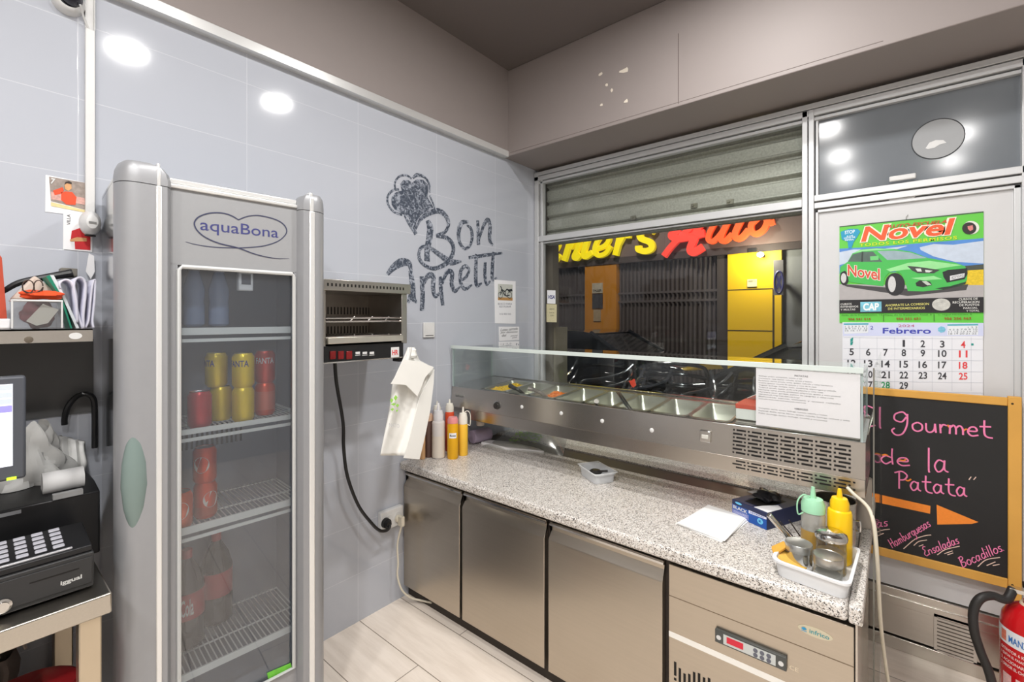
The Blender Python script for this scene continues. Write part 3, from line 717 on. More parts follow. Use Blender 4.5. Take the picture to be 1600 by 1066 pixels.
strokes('letter_capital_b', [([(575, 305), (588, 345), (583, 400), (573, 450), (572, 512)], [20, 32, 30, 26, 28]), ([(514, 350), (540, 300), (585, 268), (632, 258), (668, 285), (680, 325), (664, 362), (618, 385)], [8, 14, 20, 22, 22, 18, 14, 16]), ([(618, 385), (668, 392), (700, 425), (702, 470), (672, 520), (610, 548), (560, 532), (532, 495), (536, 452), (560, 436), (592, 448), (640, 482), (690, 515), (745, 512)], [12, 18, 20, 20, 20, 16, 14, 16, 14, 12, 16, 22, 28, 8])])
strokes('letter_o', [([(782, 312), (748, 318), (732, 360), (736, 415), (762, 448), (790, 430), (800, 385), (792, 345), (772, 330)], [12, 20, 22, 18, 14, 14, 18, 16, 8])])
strokes('letter_n', [([(828, 305), (830, 365), (832, 430)], [18, 20, 22]), ([(836, 400), (858, 330), (880, 302), (890, 335), (888, 400), (904, 432)], [10, 18, 20, 22, 22, 12])])
strokes('letter_capital_a', [([(372, 578), (400, 545), (442, 518), (480, 522), (492, 560)], [14, 24, 32, 24, 14]), ([(488, 560), (498, 630), (500, 690), (520, 722)], [18, 26, 28, 8]), ([(476, 722), (488, 690), (502, 660)], [10, 20, 16])])
strokes('letter_p', [([(545, 588), (550, 680), (546, 762)], [20, 22, 20]), ([(552, 630), (578, 585), (604, 590), (602, 645), (614, 688), (640, 668)], [12, 22, 22, 22, 18, 8])])
strokes('letter_second_p', [([(640, 588), (642, 650), (652, 736)], [18, 20, 18]), ([(648, 625), (672, 568), (698, 570), (696, 625), (712, 662), (738, 640)], [12, 20, 22, 22, 18, 8])])
strokes('letter_e', [([(742, 610), (770, 590), (784, 555), (764, 536), (742, 565), (742, 620), (764, 652), (800, 630)], [12, 14, 16, 16, 20, 20, 16, 8])])
strokes('letter_t', [([(822, 475), (818, 560), (822, 632), (850, 622)], [18, 22, 20, 8]), ([(782, 494), (860, 482), (952, 470)], [14, 16, 10])])
strokes('letter_i', [([(866, 516), (864, 580), (872, 626), (892, 612)], [18, 20, 18, 8])])
strokes('letter_second_t', [([(908, 464), (902, 540), (902, 602), (926, 594)], [18, 22, 18, 8])])

# ---------------------------------------------------------------- conduit, camera, player photos
yc = P(140, 200, x=WALL_X).y; wq = .0195
cd_ = thing('cable_conduit', 'white cable trunking running up the tiles behind the cooler', 'conduit', (WALL_X, yc, P(140, 338, x=WALL_X).z))
MB().box((WALL_X, yc - .012, P(140, 338, x=WALL_X).z), (WALL_X + .014, yc + .012, P(140, 48, x=WALL_X).z)).build('channel', WHITE, cd_, bevel=.002)
MB().box((WALL_X, yc - .011, P(140, 48, x=WALL_X).z), (WALL_X + .004, yc + .011, BEAM_Z)).box((WALL_X, yc - .012, P(140, 48, x=WALL_X).z), (WALL_X + .014, yc - .010, BEAM_Z)).box((WALL_X, yc + .010, P(140, 48, x=WALL_X).z), (WALL_X + .014, yc + .012, BEAM_Z)).build('open_channel', WHITE, cd_)
MB().tube([(WALL_X + .06, yc - .03, 2.49), (WALL_X + .03, yc - .018, 2.47), (WALL_X + .008, yc - .002, 2.44), (WALL_X + .006, yc + .002, 2.41)], .003, 8, smooth=5).build('stray_wire', WHITE, cd_)
cc = P(106, 5, x=WALL_X)
dc = thing('dome_camera', 'white dome camera with a dark lens high beside the cable trunking', 'camera', (WALL_X, cc.y, cc.z))
MR = Matrix.Rotation(math.pi / 2, 3, 'Y')
MB().lathe([(.04, 0), (.04, .018), (.037, .03), (.032, .038), (.028, .04)], cc, 32, MR).build('housing', WHITE, dc)
MB().lathe([(.028, .038), (.026, .052), (.018, .064), (0, .068)], cc + Vector((0, .004, .003)), 28, MR).build('lens_dome', mat('smoked_dome', (40, 38, 46), .08, spec=.8), dc)
fp = P(137, 352, x=WALL_X)
ft = thing('pipe_fitting', 'white pear-shaped wall fitting below the end of the cable trunking', 'wall fitting', fp)
MB().lathe([(.014, 0), (.022, .012), (.027, .04), (.024, .068), (.014, .085), (0, .09)], fp, 28, MR, sx=1.5).build('shell', WHITE, ft)
MB().lathe([(.0, -.001), (.014, -.001), (.014, .002), (0, .002)], fp + Vector((.045, 0, -.04)), 20).build('dark_opening', INK, ft)
MB().box((fp.x + .083, fp.y - .009, fp.z - .006), (fp.x + .09, fp.y + .009, fp.z)).build('slot', mat('slot_grey', (130, 130, 128), .5), ft)
Z4 = zz(6.664, 6.664, 60, 250)
ph = sheet('player_photo', 'landscape print of a footballer in orange-red pinned by the trunking', 'photo print', [Z4(75, 155), Z4(500, 240), Z4(500, 590), Z4(70, 540)])
pl(ph, 'picture', [[Z4(110, 175), Z4(490, 240), Z4(490, 520), Z4(130, 430)]], mat('crowd_grey', (150, 138, 130), .6, vary=.5, scale=90))
pl(ph, 'crowd_band', [[Z4(130, 330), Z4(490, 400), Z4(490, 470), Z4(130, 410)]], mat('crowd_pink', (205, 160, 150), .6, vary=.4, scale=160), off=.0026)
pl(ph, 'player_shirt', [[Z4(235, 340), Z4(280, 330), Z4(350, 335), Z4(395, 390), Z4(385, 470), Z4(290, 465), Z4(235, 420)], [Z4(150, 320), Z4(250, 285), Z4(265, 320), Z4(240, 350), Z4(170, 370)]], mat('shirt_orange', (222, 80, 44), .6, vary=.15, scale=60), off=.0031)
pl(ph, 'player_head', [[Z4(270, 260), Z4(295, 235), Z4(340, 250), Z4(345, 300), Z4(310, 325), Z4(275, 305)]], mat('photo_skin', (214, 160, 110), .6, vary=.15, scale=90), off=.0036)
pl(ph, 'player_hair', [[Z4(268, 262), Z4(280, 232), Z4(315, 222), Z4(348, 240), Z4(340, 256), Z4(296, 245)]], mat('photo_hair', (52, 42, 36), .6), off=.004)
pl(ph, 'grass_strip', [[Z4(130, 440), Z4(490, 525), Z4(490, 550), Z4(130, 480)]], mat('photo_yellow', (222, 206, 150), .6, vary=.2, scale=80), off=.0026)
m = MB(); wline(m, '7', 125, 250, 178, 258, 60, Z4, off=(.0042, 0, 0), bold=.04, shear=.2); m.build('number', WHITE, ph, smooth=False)
ph2 = sheet('player_card', 'white upright card of a footballer in red half behind the cooler', 'photo print', [Z4(258, 560), Z4(560, 600), Z4(560, 960), Z4(255, 930)], th=.0022)
pl(ph2, 'player_shirt', [[Z4(345, 740), Z4(430, 710), Z4(520, 700), Z4(540, 800), Z4(540, 940), Z4(380, 930), Z4(375, 850), Z4(335, 830)]], mat('shirt_red', (200, 40, 46), .6, vary=.15, scale=60), off=.0034)
pl(ph2, 'player_arm', [[Z4(325, 830), Z4(400, 805), Z4(500, 815), Z4(500, 850), Z4(400, 850), Z4(330, 850)], [Z4(440, 630), Z4(470, 610), Z4(520, 620), Z4(510, 690), Z4(450, 690)]], mat('photo_skin'), off=.0039)
pl(ph2, 'player_hair', [[Z4(438, 610), Z4(460, 590), Z4(520, 590), Z4(520, 618), Z4(445, 622)]], mat('photo_hair'), off=.0043)
m = MB(); a_ = P(*Z4(330, 680), x=WALL_X) + Vector((.0035, 0, 0)); m.text('VILLA', a_, P(*Z4(330, 570), x=WALL_X) - P(*Z4(330, 680), x=WALL_X), P(*Z4(295, 675), x=WALL_X) - P(*Z4(330, 680), x=WALL_X), (0, 0, 0)); m.build('name', INK, ph2, smooth=False)
# ---------------------------------------------------------------- till corner: steel table, wall shelf and what stands on them
TXF, TZ, TYE = -1.492, .82, .243
WARM = mat('satin_steel_edge', (190, 184, 174), .3, 1, vary=.06, scale=8, stretch=(1, 30, 30))
tb = thing('steel_table', 'low steel work table carrying the till beside the cooler', 'table', (-1.76, -.3, 0))
MB().box((WALL_X + .01, -.95, TZ - .05), (TXF, TYE, TZ)).build('table_top', WARM, tb, bevel=.004)
for x in (TXF - .05, WALL_X + .05):
    for y in (TYE - .06, -.9):
        MB().box((x, y, 0), (x + .042, y + .042, TZ - .05)).build('leg', mat('leg_steel', (196, 182, 160), .32, .85, vary=.06), tb, bevel=.003)
MB().box((WALL_X + .05, -.9, .27), (TXF - .02, TYE - .02, .30)).build('under_shelf', WARM, tb, bevel=.003)
struct(box('wall_panel', (WALL_X, -1.1, 1.19), (WALL_X + .006, .284, 1.43), mat('dark_grey_board', (92, 92, 92), .6, vary=.05)))
# things under the table
o = MB().box((-2.0, -.62, .301), (-1.72, -.04, .70)).build('storage_crate', BLACK, bevel=.01, loc=(-1.86, -.3, .301)); tag(o, 'black storage crate in the dark under the till table', 'crate')
o = MB().lathe([(.075, 0), (.096, .255), (.102, .255), (.102, .268), (.09, .276), (0, .28)], (-1.66, .10, .302), 28, sx=.8).build('plastic_tub', mat('dark_red_plastic', (138, 26, 30), .4, vary=.1), loc=(-1.66, .10, .302)); tag(o, 'dark red round tub under the till table by the leg', 'tub')
gb = thing('carrier_bag', 'grey cloth carrier bag with thin handles under the till table', 'bag', (-1.9, .1, .301))
MB().grid(lambda u, v: (-1.90 + .06 * math.cos(u * 6.283) * (1 - .35 * v) + .012 * math.sin(u * 25), .06 + .06 * math.sin(u * 6.283) * (1 - .35 * v) + .01 * math.sin(v * 9), .302 + .27 * v), 30, 8).build('sack', mat('grey_brown_cloth', (112, 100, 94), .8, vary=.15), gb, solid=.002)
for dy in (-.03, .02):
    MB().tube([(-1.88, .03 + dy, .56), (-1.86, .04 + dy, .67), (-1.87, .065 + dy, .70), (-1.88, .10 + dy, .57)], .004, 6, smooth=5).build('handle', mat('pale_strap', (150, 138, 130), .7), gb)
# cash drawer with a keypad on it
dz0, dz1 = TZ + .006, TZ + .092; dxf = -1.553
cdw = thing('cash_drawer', 'black cash drawer with a silver lock on the till table', 'cash drawer', (-1.66, 0, TZ))
DRB = mat('drawer_black', (44, 44, 45), .4, vary=.06, scale=200)
MB().box((-1.768, -.22, dz0), (dxf, .218, dz1)).build('case', DRB, cdw, bevel=.003)
MB().box((dxf, -.21, dz0 + .012), (dxf + .003, .214, dz1 - .01)).build('drawer_front', DRB, cdw, bevel=.001)
MB().box((dxf + .003, .105, dz1 - .032), (dxf + .0036, .19, dz1 - .029)).build('slip_slot', DARK, cdw)
MB().lathe([(.016, 0), (.016, .006), (.011, .007), (.011, .013), (0, .013)], (dxf + .003, P(3, 948, x=dxf).y, P(3, 946, x=dxf).z), 20, MR).build('lock', POLISH, cdw)
for y in (-.2, .2):
    MB().cyl((-1.58, y, TZ), (-1.58, y, dz0), .012).cyl((-1.74, y, TZ), (-1.74, y, dz0), .012).build('rubber_foot', BLACK, cdw)
m = MB(); a = P(94.5, 917, x=dxf + .0035); b = P(128, 905, x=dxf + .0035); h = Vector((0, 0, .013))
m.text('iggual', Vector((dxf + .0038, a.y, a.z)), Vector((0, b.y - a.y, .001)), h, (0, 0, 0), bold=.03); m.build('brand_lettering', mat('logo_grey', (190, 190, 188), .5), cdw, smooth=False)
kb = thing('till_keypad', 'black till keypad with rows of grey keys on the cash drawer', 'keypad', (-1.63, 0, dz1))
kz0 = dz1 + .001
def kzt(x): return kz0 + .016 + (-1.562 - x) * .13
MB().prism([(-1.56, -.3, kz0), (-1.56, -.3, kz0 + .014), (-1.566, -.3, kz0 + .016), (-1.70, -.3, kzt(-1.70)), (-1.708, -.3, kz0)], (0, .515, 0)).build('base', BLACK, kb, bevel=.002)
MB().box((-1.574, -.29, kz0 + .0155), (-1.567, .18, kz0 + .0195)).build('silver_bar', mat('silver_bar', (200, 200, 205), .3, .6), kb, bevel=.001)
KEY = mat('key_grey', (168, 168, 176), .45, vary=.08, scale=60)
k0 = None
for r in range(5):
    for c in range(8):
        x = -1.592 - r * .023; y = .158 - c * .031
        z = kzt(x)
        if k0 is None:
            k0 = MB().prism([(-.0072, -.0105, 0), (.0072, -.0105, 0), (.0072, .0105, 0), (-.0072, .0105, 0)], (0, 0, .0045)).build('key', KEY, None, bevel=.002)
            kk = k0
        else:
            kk = k0.copy(); COL.objects.link(kk)
        kk.parent = kb; kk.location = Vector((x, y, z)) - ORG[kb.name]; kk.rotation_euler = (0, .129, 0)
# receipt printer
pr = thing('receipt_printer', 'black receipt printer with an open paper roll on the till table', 'printer', (-1.88, .12, TZ))
MB().prism([(-1.99, .0, TZ), (-1.775, .0, TZ), (-1.775, .0, 1.0), (-1.86, .0, 1.012), (-1.99, .0, 1.012)], (0, .262, 0)).build('case', BLACK, pr, bevel=.004)
a = P(66, 745, x=-1.84); b = P(131, 735, x=-1.84)
MB().cyl((-1.85, a.y, 1.03), (-1.85, b.y, 1.03), .031, seg=28).build('paper_roll', mat('thermal_paper', (222, 222, 222), .6, vary=.02), pr)
MB().box((-1.79, a.y + .015, 1.0), (-1.772, b.y - .01, 1.014)).build('paper_lip', mat('lip_grey', (150, 150, 150), .5), pr)
MB().box((-1.7755, .045, .985), (-1.773, .105, .994)).build('status_strip', mat('strip_pale', (150, 152, 156), .4), pr)
# monitor of the till
def mon(px, py, d=0): return P(px, py, x=-1.63 + d)
mo = thing('till_monitor', 'dark framed till monitor with a lit white and lilac screen', 'monitor', (-1.66, -.1, dz1 + .001))
y1 = mon(41, 600).y; zt_ = mon(41, 587).z; zb_ = mon(41, 747).z
MB().box((-1.662, y1 - .40, zb_), (-1.632, y1, zt_)).build('housing', mat('monitor_grey', (74, 77, 84), .35, vary=.05), mo, bevel=.006)
ys = mon(20, 600).y; zs0, zs1 = mon(20, 728).z, mon(20, 600).z
MB().box((-1.632, ys - .33, zs0), (-1.6308, ys, zs1)).build('screen', mat('screen_white', (226, 232, 246), .2, emit=.55), mo)
MB().box((-1.6308, ys - .30, zs0 + .15 * (zs1 - zs0)), (-1.6302, ys, zs0 + .35 * (zs1 - zs0))).build('screen_panel', mat('screen_pale_blue', (206, 220, 226), .2, emit=.5), mo)
for k, (f0, f1) in enumerate(((.93, .99), (.84, .90), (.76, .82), (.66, .74))):
    MB().box((-1.6308, ys - .30, zs0 + f0 * (zs1 - zs0)), (-1.6302, ys - .001, zs0 + f1 * (zs1 - zs0))).build('screen_row', mat('screen_lilac' if k < 3 else 'screen_violet', (176, 184, 220) if k < 3 else (138, 132, 200), .2, emit=.45), mo)
MB().prism([(-1.80, y1 - .26, TZ + .03), (-1.775, y1 - .26, TZ + .03), (-1.775, y1 - .26, zb_ - .05), (-1.66, y1 - .26, zb_ + .05), (-1.66, y1 - .26, zb_ + .1), (-1.80, y1 - .26, zb_)], (0, .1, 0)).box((-1.95, y1 - .34, TZ), (-1.772, y1 - .12, TZ + .03)).build('stand', mat('monitor_grey'), mo)
l = mon(18, 748); MB().box((-1.632, l.y - .008, l.z - .003), (-1.629, l.y + .008, l.z + .003)).build('power_light', mat('led_green', (170, 220, 40), .3, emit=1.5), mo)
# crumpled bag behind the printer, loop of cable
def crum(u, v):
    a = u * 6.2832; n = abs(math.sin(2.5 * a + 4 * v)) * .034 + abs(math.sin(4 * a - 5 * v)) * .016 - .02
    r = (.035 + n * .6) * (1 - .75 * v) + .004; rr = (.085 + n) * (1 - .55 * v)
    return (-1.945 + r * math.cos(a) + .02 * v, .14 + rr * math.sin(a) - .02 * v, 1.0135 + .17 * v + .02 * math.sin(4 * a) * v)
o = MB().grid(crum, 48, 16).build('crumpled_bag', mat('grey_plastic_film', (178, 178, 176), .35, vary=.18, scale=14, bump=.6), loc=(-1.945, .14, 1.0135), angle=20); tag(o, 'crumpled grey plastic bag behind the paper roll', 'bag')
o = MB().grid(lambda u, v: (-1.985 + .02 * math.sin(v * 5) + .008 * math.sin(u * 14), .20 + .055 * u, 1.0135 + .12 * v * (1 - .25 * u)), 10, 10).build('paper_bundle', mat('bundle_white', (214, 214, 212), .7, vary=.08, bump=.3), solid=.012, loc=(-1.985, .22, 1.0135)); tag(o, 'pale bundle of folded paper beside the crumpled bag', 'paper')
o = MB().tube([P(101, 664, x=-2.005), P(101, 655, x=-2.005), P(106, 636, x=-2.005), P(120, 620, x=-2.005), P(136, 616, x=-2.005), P(146, 624, x=-2.005), P(148, 645, x=-2.005), P(148, 700, x=-2.005)], .008, 8, smooth=6).build('cable_loop', BLACK, loc=P(101, 664, x=-2.005)); tag(o, 'thick black cable arching up the dark board behind the bag', 'cable')

# wall shelf
SXF, SZ = -1.745, 1.47
sh = thing('wall_shelf', 'steel wall shelf above the till carrying papers and a clear bin', 'shelf', (WALL_X, -.3, SZ - .036))
ye = P(145, 520, x=SXF).y
MB().box((WALL_X, -.9, SZ - .004), (SXF, ye, SZ)).box((SXF - .003, -.9, SZ - .036), (SXF, ye, SZ)).build('board', STEEL_H, sh)
for y in (-.7, .12):
    MB().prism([(WALL_X + .006, y, SZ - .004), (SXF - .03, y, SZ - .004), (WALL_X + .006, y, SZ - .035)], (0, .004, 0)).build('bracket', STEEL, sh)
c = P(118, 525, x=SXF); MB().lathe([(.009, 0), (.009, .001), (0, .001)], c, 20, MR, sy=1.5).build('oval_sticker', WHITE, sh)
c = P(45, 531, x=SXF); MB().lathe([(.009, 0), (.007, .0006), (0, .0006)], c, 9, MR).build('grease_spot', mat('grease_brown', (96, 86, 74), .6, vary=.3, scale=300), sh)
def q(px, py, x): return P(px, py, x=x)
XS = -1.80
def onshelf(v): v = v.copy(); v.z = max(v.z, SZ + .001); return v
# clear bin and what it holds
bx0, bx1 = -1.85, -1.752; by0, by1 = P(19, 500, x=bx1).y, P(97, 500, x=bx1).y; bz1 = P(60, 470, x=bx1).z
bn = thing('clear_bin', 'clear acrylic bin full of odds and ends on the wall shelf', 'bin', (-1.8, (by0 + by1) / 2, SZ))
ACR = glass('clear_acrylic', (244, 245, 246), .05, .5, .05, .03, (190, 192, 194))
m = MB()
for a, b in (((bx1 - .003, by0, SZ + .001), (bx1, by1, bz1)), ((bx0, by0, SZ + .001), (bx0 + .003, by1, bz1)), ((bx0, by0, SZ + .001), (bx1, by0 + .003, bz1)), ((bx0, by1 - .003, SZ + .001), (bx1, by1, bz1)), ((bx0, by0, SZ + .001), (bx1, by1, SZ + .004))): m.box(a, b)
m.build('walls', ACR, bn, smooth=False)
MB().tube([(bx1, by0, bz1), (bx1, by1, bz1), (bx0, by1, bz1), (bx0, by0, bz1), (bx1, by0, bz1)], .0028, 6).tube([(bx1, by1, SZ + .003), (bx1, by1, bz1)], .0022, 6).tube([(bx1, by0, SZ + .003), (bx1, by0, bz1)], .0022, 6).build('rim', mat('acrylic_edge', (206, 206, 206), .25), bn)
def prop(name, label, cat, m, mt, **k):
    o = m.build(name, mt, **k); tag(o, label, cat); return o
X1 = bx1 - .012
prop('folded_card', 'cream card tilted inside the clear bin', 'card', MB().prism([onshelf(q(*p, X1)) for p in ((41, 502), (67, 475), (92, 484), (75, 505), (57, 509))], (-.004, 0, 0)), mat('cream_card', (206, 203, 192), .6, vary=.04), loc=onshelf(q(57, 509, X1)))
def lump(c, r, seed, n=18, flat=.8):
    rnd = random.Random(seed); ph = [rnd.uniform(0, 6) for _ in range(6)]
    def f(u, v):
        a, b = u * 6.2832, (v - .5) * math.pi
        d = Vector((math.cos(a) * math.cos(b), math.sin(a) * math.cos(b), math.sin(b)))
        k = 1 + .13 * math.sin(5 * d.x + ph[0] + 3 * d.y) + .1 * math.sin(7 * d.y + ph[1]) + .1 * math.sin(6 * d.z + ph[2] + 4 * d.x)
        return (c[0] + r[0] * d.x * k, c[1] + r[1] * d.y * k, c[2] + r[2] * d.z * k)
    return MB().grid(f, n * 2, n)
yc_ = (by0 + by1) / 2
prop('dark_pouch', 'dark crimson pouch stuffed in the clear bin below the orange cloth', 'pouch', lump((-1.815, yc_ + .005, SZ + .04), (.026, .035, .034), 3), mat('crimson_cloth', (96, 32, 44), .7, vary=.2), loc=(-1.815, yc_, SZ + .005))
prop('orange_cloth', 'bright orange cloth heaped on top of the clear bin', 'cloth', lump((-1.80, yc_ + .012, q(65, 461, -1.80).z), (.035, .043, .013), 5), mat('orange_cloth', (232, 82, 36), .7, vary=.12, bump=.3), loc=(-1.80, yc_, bz1))
prop('beige_cloth', 'beige cloth folded behind the spectacles', 'cloth', MB().prism([q(*p, -1.86) for p in ((15, 468), (38, 446), (54, 430), (70, 442), (92, 458), (80, 466), (30, 470))], (-.045, 0, 0)), mat('beige_cloth', (206, 190, 178), .8, vary=.1, bump=.3), loc=q(50, 468, -1.87), bevel=.006)
gs = thing('spectacles', 'thin brown spectacles lying on the orange cloth', 'spectacles', q(55, 452, -1.78))
FRM = mat('spectacle_frame', (70, 56, 50), .3)
for cx, wd in ((44, 9), (60, 7)):
    MB().tube([q(cx + wd * math.cos(k * math.pi / 8), 447 - 9 * math.sin(k * math.pi / 8) + (k > 8) * 2, -1.78) for k in range(17)], .0014, 6).build('lens_rim', FRM, gs)
MB().tube([q(67, 449, -1.78), q(62, 455, -1.77), q(48, 458, -1.765), q(34, 453, -1.77)], .0014, 6, smooth=4).build('temple', FRM, gs)
prop('black_umbrella', 'folded black umbrella lying along the back of the shelf heap', 'umbrella', MB().tube([q(4, 456, -1.945), q(30, 442, -1.945), q(70, 434, -1.945), q(106, 428, -1.945), q(113, 427, -1.945)], (.007, .014), 10, smooth=4), BLACK, loc=q(60, 440, -1.90))
prop('grey_box', 'small grey-brown box lying behind the rolled papers', 'box', MB().box((-2.02, q(98, 420, -1.93).y, q(98, 430, -1.93).z), (-1.965, q(124, 420, -1.93).y, q(98, 417, -1.93).z)), mat('grey_brown_card', (128, 124, 116), .6, vary=.06), bevel=.002, loc=q(110, 430, -1.95))
prop('box_file', 'orange-red box file leaning at the near end of the wall shelf', 'folder', MB().prism([onshelf(q(*p, -1.84)) for p in ((-25, 498), (11, 498), (3, 403), (-2, 396), (-30, 396))], (-.05, 0, 0)), mat('folder_orange_red', (180, 72, 48), .6, vary=.1), loc=onshelf(q(0, 498, -1.86)))
prop('white_packet', 'white packet with a dark cord at the near end of the shelf', 'packet', MB().prism([onshelf(q(*p, -1.80)) for p in ((-30, 515), (17, 514), (17, 498), (-30, 499))], (-.04, 0, 0)), PAPER, loc=onshelf(q(0, 514, -1.82)), bevel=.004)
BK = mat('booklet_paper', (214, 220, 224), .7, vary=.04)
bo = thing('green_booklet', 'thin booklet with a green spine leaning over the clear bin', 'booklet', onshelf(q(112, 512, -1.79)))
MB().prism([q(78, 430, -1.80), q(84, 430, -1.80), q(101, 462, -1.80), onshelf(q(124, 513, -1.80)), onshelf(q(119, 513, -1.80)), q(97, 464, -1.80)], (-.10, 0, 0)).build('pages', BK, bo)
MB().prism([q(72, 432, -1.797), q(78, 430, -1.797), q(97, 464, -1.797), onshelf(q(113, 513, -1.797)), onshelf(q(110, 513, -1.797)), q(93, 463, -1.797)], (-.10, 0, 0)).build('green_cover', mat('cover_green', (26, 128, 100), .5), bo)
def ribbon(name, label, pts, depth, mt, x=-1.80, th=.003):
    pp = catmull([onshelf(q(*p, x)) for p in pts], 6)
    o = MB().grid(lambda u, v: pp[min(len(pp) - 1, round(u * (len(pp) - 1)))] + Vector((-depth * v, 0, 0)), len(pp) - 1, 1).build(name, mt, loc=pp[-1], solid=th, angle=60)
    tag(o, label, 'papers', 'papers standing on the wall shelf'); return o
LAV = mat('lavender_paper', (214, 214, 228), .7, vary=.03)
ribbon('curled_papers', 'grey-white sheets curled over into a loop next to the booklet', ((94, 452), (93, 444), (99, 438), (108, 438), (115, 446), (119, 462), (121, 484), (126, 503), (130, 513)), .12, LAV, th=.005)
ribbon('curled_papers', 'white sheets folded into a narrow loop at the middle of the papers', ((121, 504), (120, 475), (116, 448), (119, 436), (128, 434), (134, 442), (134, 462), (131, 490), (131, 513)), .13, LAV, x=-1.795, th=.0045)
ribbon('curled_papers', 'last white sheets bent towards the cooler', ((134, 512), (139, 500), (142, 470), (145, 446), (149, 438), (148, 470), (145, 500), (147, 513)), .13, LAV, x=-1.80, th=.004)
prop('white_leaflet', 'white leaflet hanging from a hook under the wall fitting', 'leaflet', MB().prism([P(*p, x=-2.02) for p in ((139, 396), (147, 400), (148, 425), (142, 436), (134, 424))], (-.003, 0, 0)), PAPER, loc=P(142, 436, x=-2.02))
# ---------------------------------------------------------------- refrigerated counter, granite top
def granite_mat():
    m = bpy.data.materials.new('speckled_granite'); m.use_nodes = True
    nt = m.node_tree; b = nt.nodes['Principled BSDF']; L = nt.links.new
    tc = nt.nodes.new('ShaderNodeTexCoord')
    def vor(s, seed):
        v = nt.nodes.new('ShaderNodeTexVoronoi'); v.inputs['Scale'].default_value = s; v.inputs['Randomness'].default_value = 1
        mp = nt.nodes.new('ShaderNodeMapping'); mp.inputs['Location'].default_value = (seed, seed * 2, 0); L(tc.outputs['Object'], mp.inputs[0]); L(mp.outputs[0], v.inputs['Vector'])
        s_ = nt.nodes.new('ShaderNodeSeparateColor'); L(v.outputs['Color'], s_.inputs[0]); return s_.outputs[0]
    def ramp(src, stops):
        r = nt.nodes.new('ShaderNodeValToRGB'); r.color_ramp.interpolation = 'CONSTANT'; L(src, r.inputs[0])
        while len(r.color_ramp.elements) < len(stops): r.color_ramp.elements.new(.5)
        for e, (p, c) in zip(r.color_ramp.elements, stops): e.position = p; e.color = tuple(lin(x) for x in c) + (1,)
        return r.outputs[0]
    a = ramp(vor(420, 0), [(0, (228, 224, 219)), (.40, (214, 209, 203)), (.68, (180, 174, 168)), (.84, (204, 193, 184)), (.90, (92, 86, 80)), (.95, (40, 37, 35))])
    c = ramp(vor(260, 3), [(0, (255, 255, 255)), (.70, (226, 222, 216)), (.90, (150, 144, 138)), (.97, (72, 68, 66))])
    mx = nt.nodes.new('ShaderNodeMix'); mx.data_type = 'RGBA'; mx.blend_type = 'MULTIPLY'; mx.inputs[0].default_value = .9
    L(a, mx.inputs[6]); L(c, mx.inputs[7]); L(mx.outputs[2], b.inputs['Base Color'])
    b.inputs['Roughness'].default_value = .3
    return m
GRAN = granite_mat()
CXE = -.078; CY = 1.53; GT = .735
DOORS = mat('counter_steel', (186, 176, 162), .3, .96, vary=.05, scale=4, stretch=(1, 1, 30), bump=.015)
ct = thing('refrigerated_counter', 'long steel refrigerated counter with three doors under a granite top', 'counter', (-1.06, 1.84, 0))
MB().box((WALL_X + .004, CY + .03, .062), (CXE - .006, 2.14, .686)).build('cabinet', mat('cabinet_dark_steel', (60, 54, 50), .4, .5, vary=.1), ct)
MB().box((WALL_X + .004, CY + .035, 0), (CXE - .03, 2.10, .062)).build('plinth', mat('plinth_shade', (52, 45, 39), .5, .2, vary=.15), ct)  # dark colour and forward face stand in for the shade under the counter
MB().box((CXE - .006, CY + .004, .02), (CXE, 2.14, .686)).build('end_panel', STEEL, ct, bevel=.001)
dx = [-2.032, -1.594, -1.588, -1.096, -1.088, -.602]
for k in range(3):
    x0, x1 = dx[2 * k] + (.004 if k else 0), dx[2 * k + 1] - .008
    prof = [(x0, CY + .028, .066), (x0, CY, .066), (x0, CY, .598), (x0, CY + .002, .604), (x0, CY + .024, .634), (x0, CY + .024, .650), (x0, CY + .012, .654), (x0, CY + .012, .668), (x0, CY + .028, .668)]
    d = MB().prism(prof, (x1 - x0, 0, 0)).build('door', DOORS, ct, bevel=.002)
    MB().box((x0, CY + .008, .656), (x1, CY + .012, .664)).build('handle_lip', POLISH, d)
MB().box((WALL_X + .004, CY + .026, .668), (CXE - .01, CY + .031, .69)).build('shadow_gap', DARK, ct)
cx0, cx1 = -.588, CXE - .008
cpn = MB().box((cx0, CY, .02), (cx1, CY + .03, .672)).build('compressor_panel', DOORS, ct, bevel=.002)
sa, sb = P(1045, 928, y=CY), P(1338, 1047, y=CY); zs = (sa.z + sb.z) / 2
MB().box((cx0, CY - .0006, zs - .0012), (cx1, CY, zs + .0012)).build('panel_seam', mat('seam_brown', (112, 96, 78), .6), cpn)
wa = P(1045, 985, y=CY).z; wb = P(1045, 992, y=CY).z
MB().box((cx0 + .001, CY - .0012, wb - .004), (cx1, CY, wa - .001)).build('white_trim', mat('trim_white', (236, 234, 228), .4, vary=.03), cpn)
m = MB(); zv = P(1050, 1032, y=CY).z
for k in range(22):
    x = cx0 + .018 + k * .0155; off = (0, .014, .024, .018, .004, 0, .006)[k % 7]
    z = zv - off
    while z > .06:
        m.box((x, CY - .0008, z - .046), (x + .008, CY, z)); m.box((x, CY - .0008, z - .062), (x + .008, CY, z - .054)); z -= .07
m.build('vent_slots', DARK, cpn)
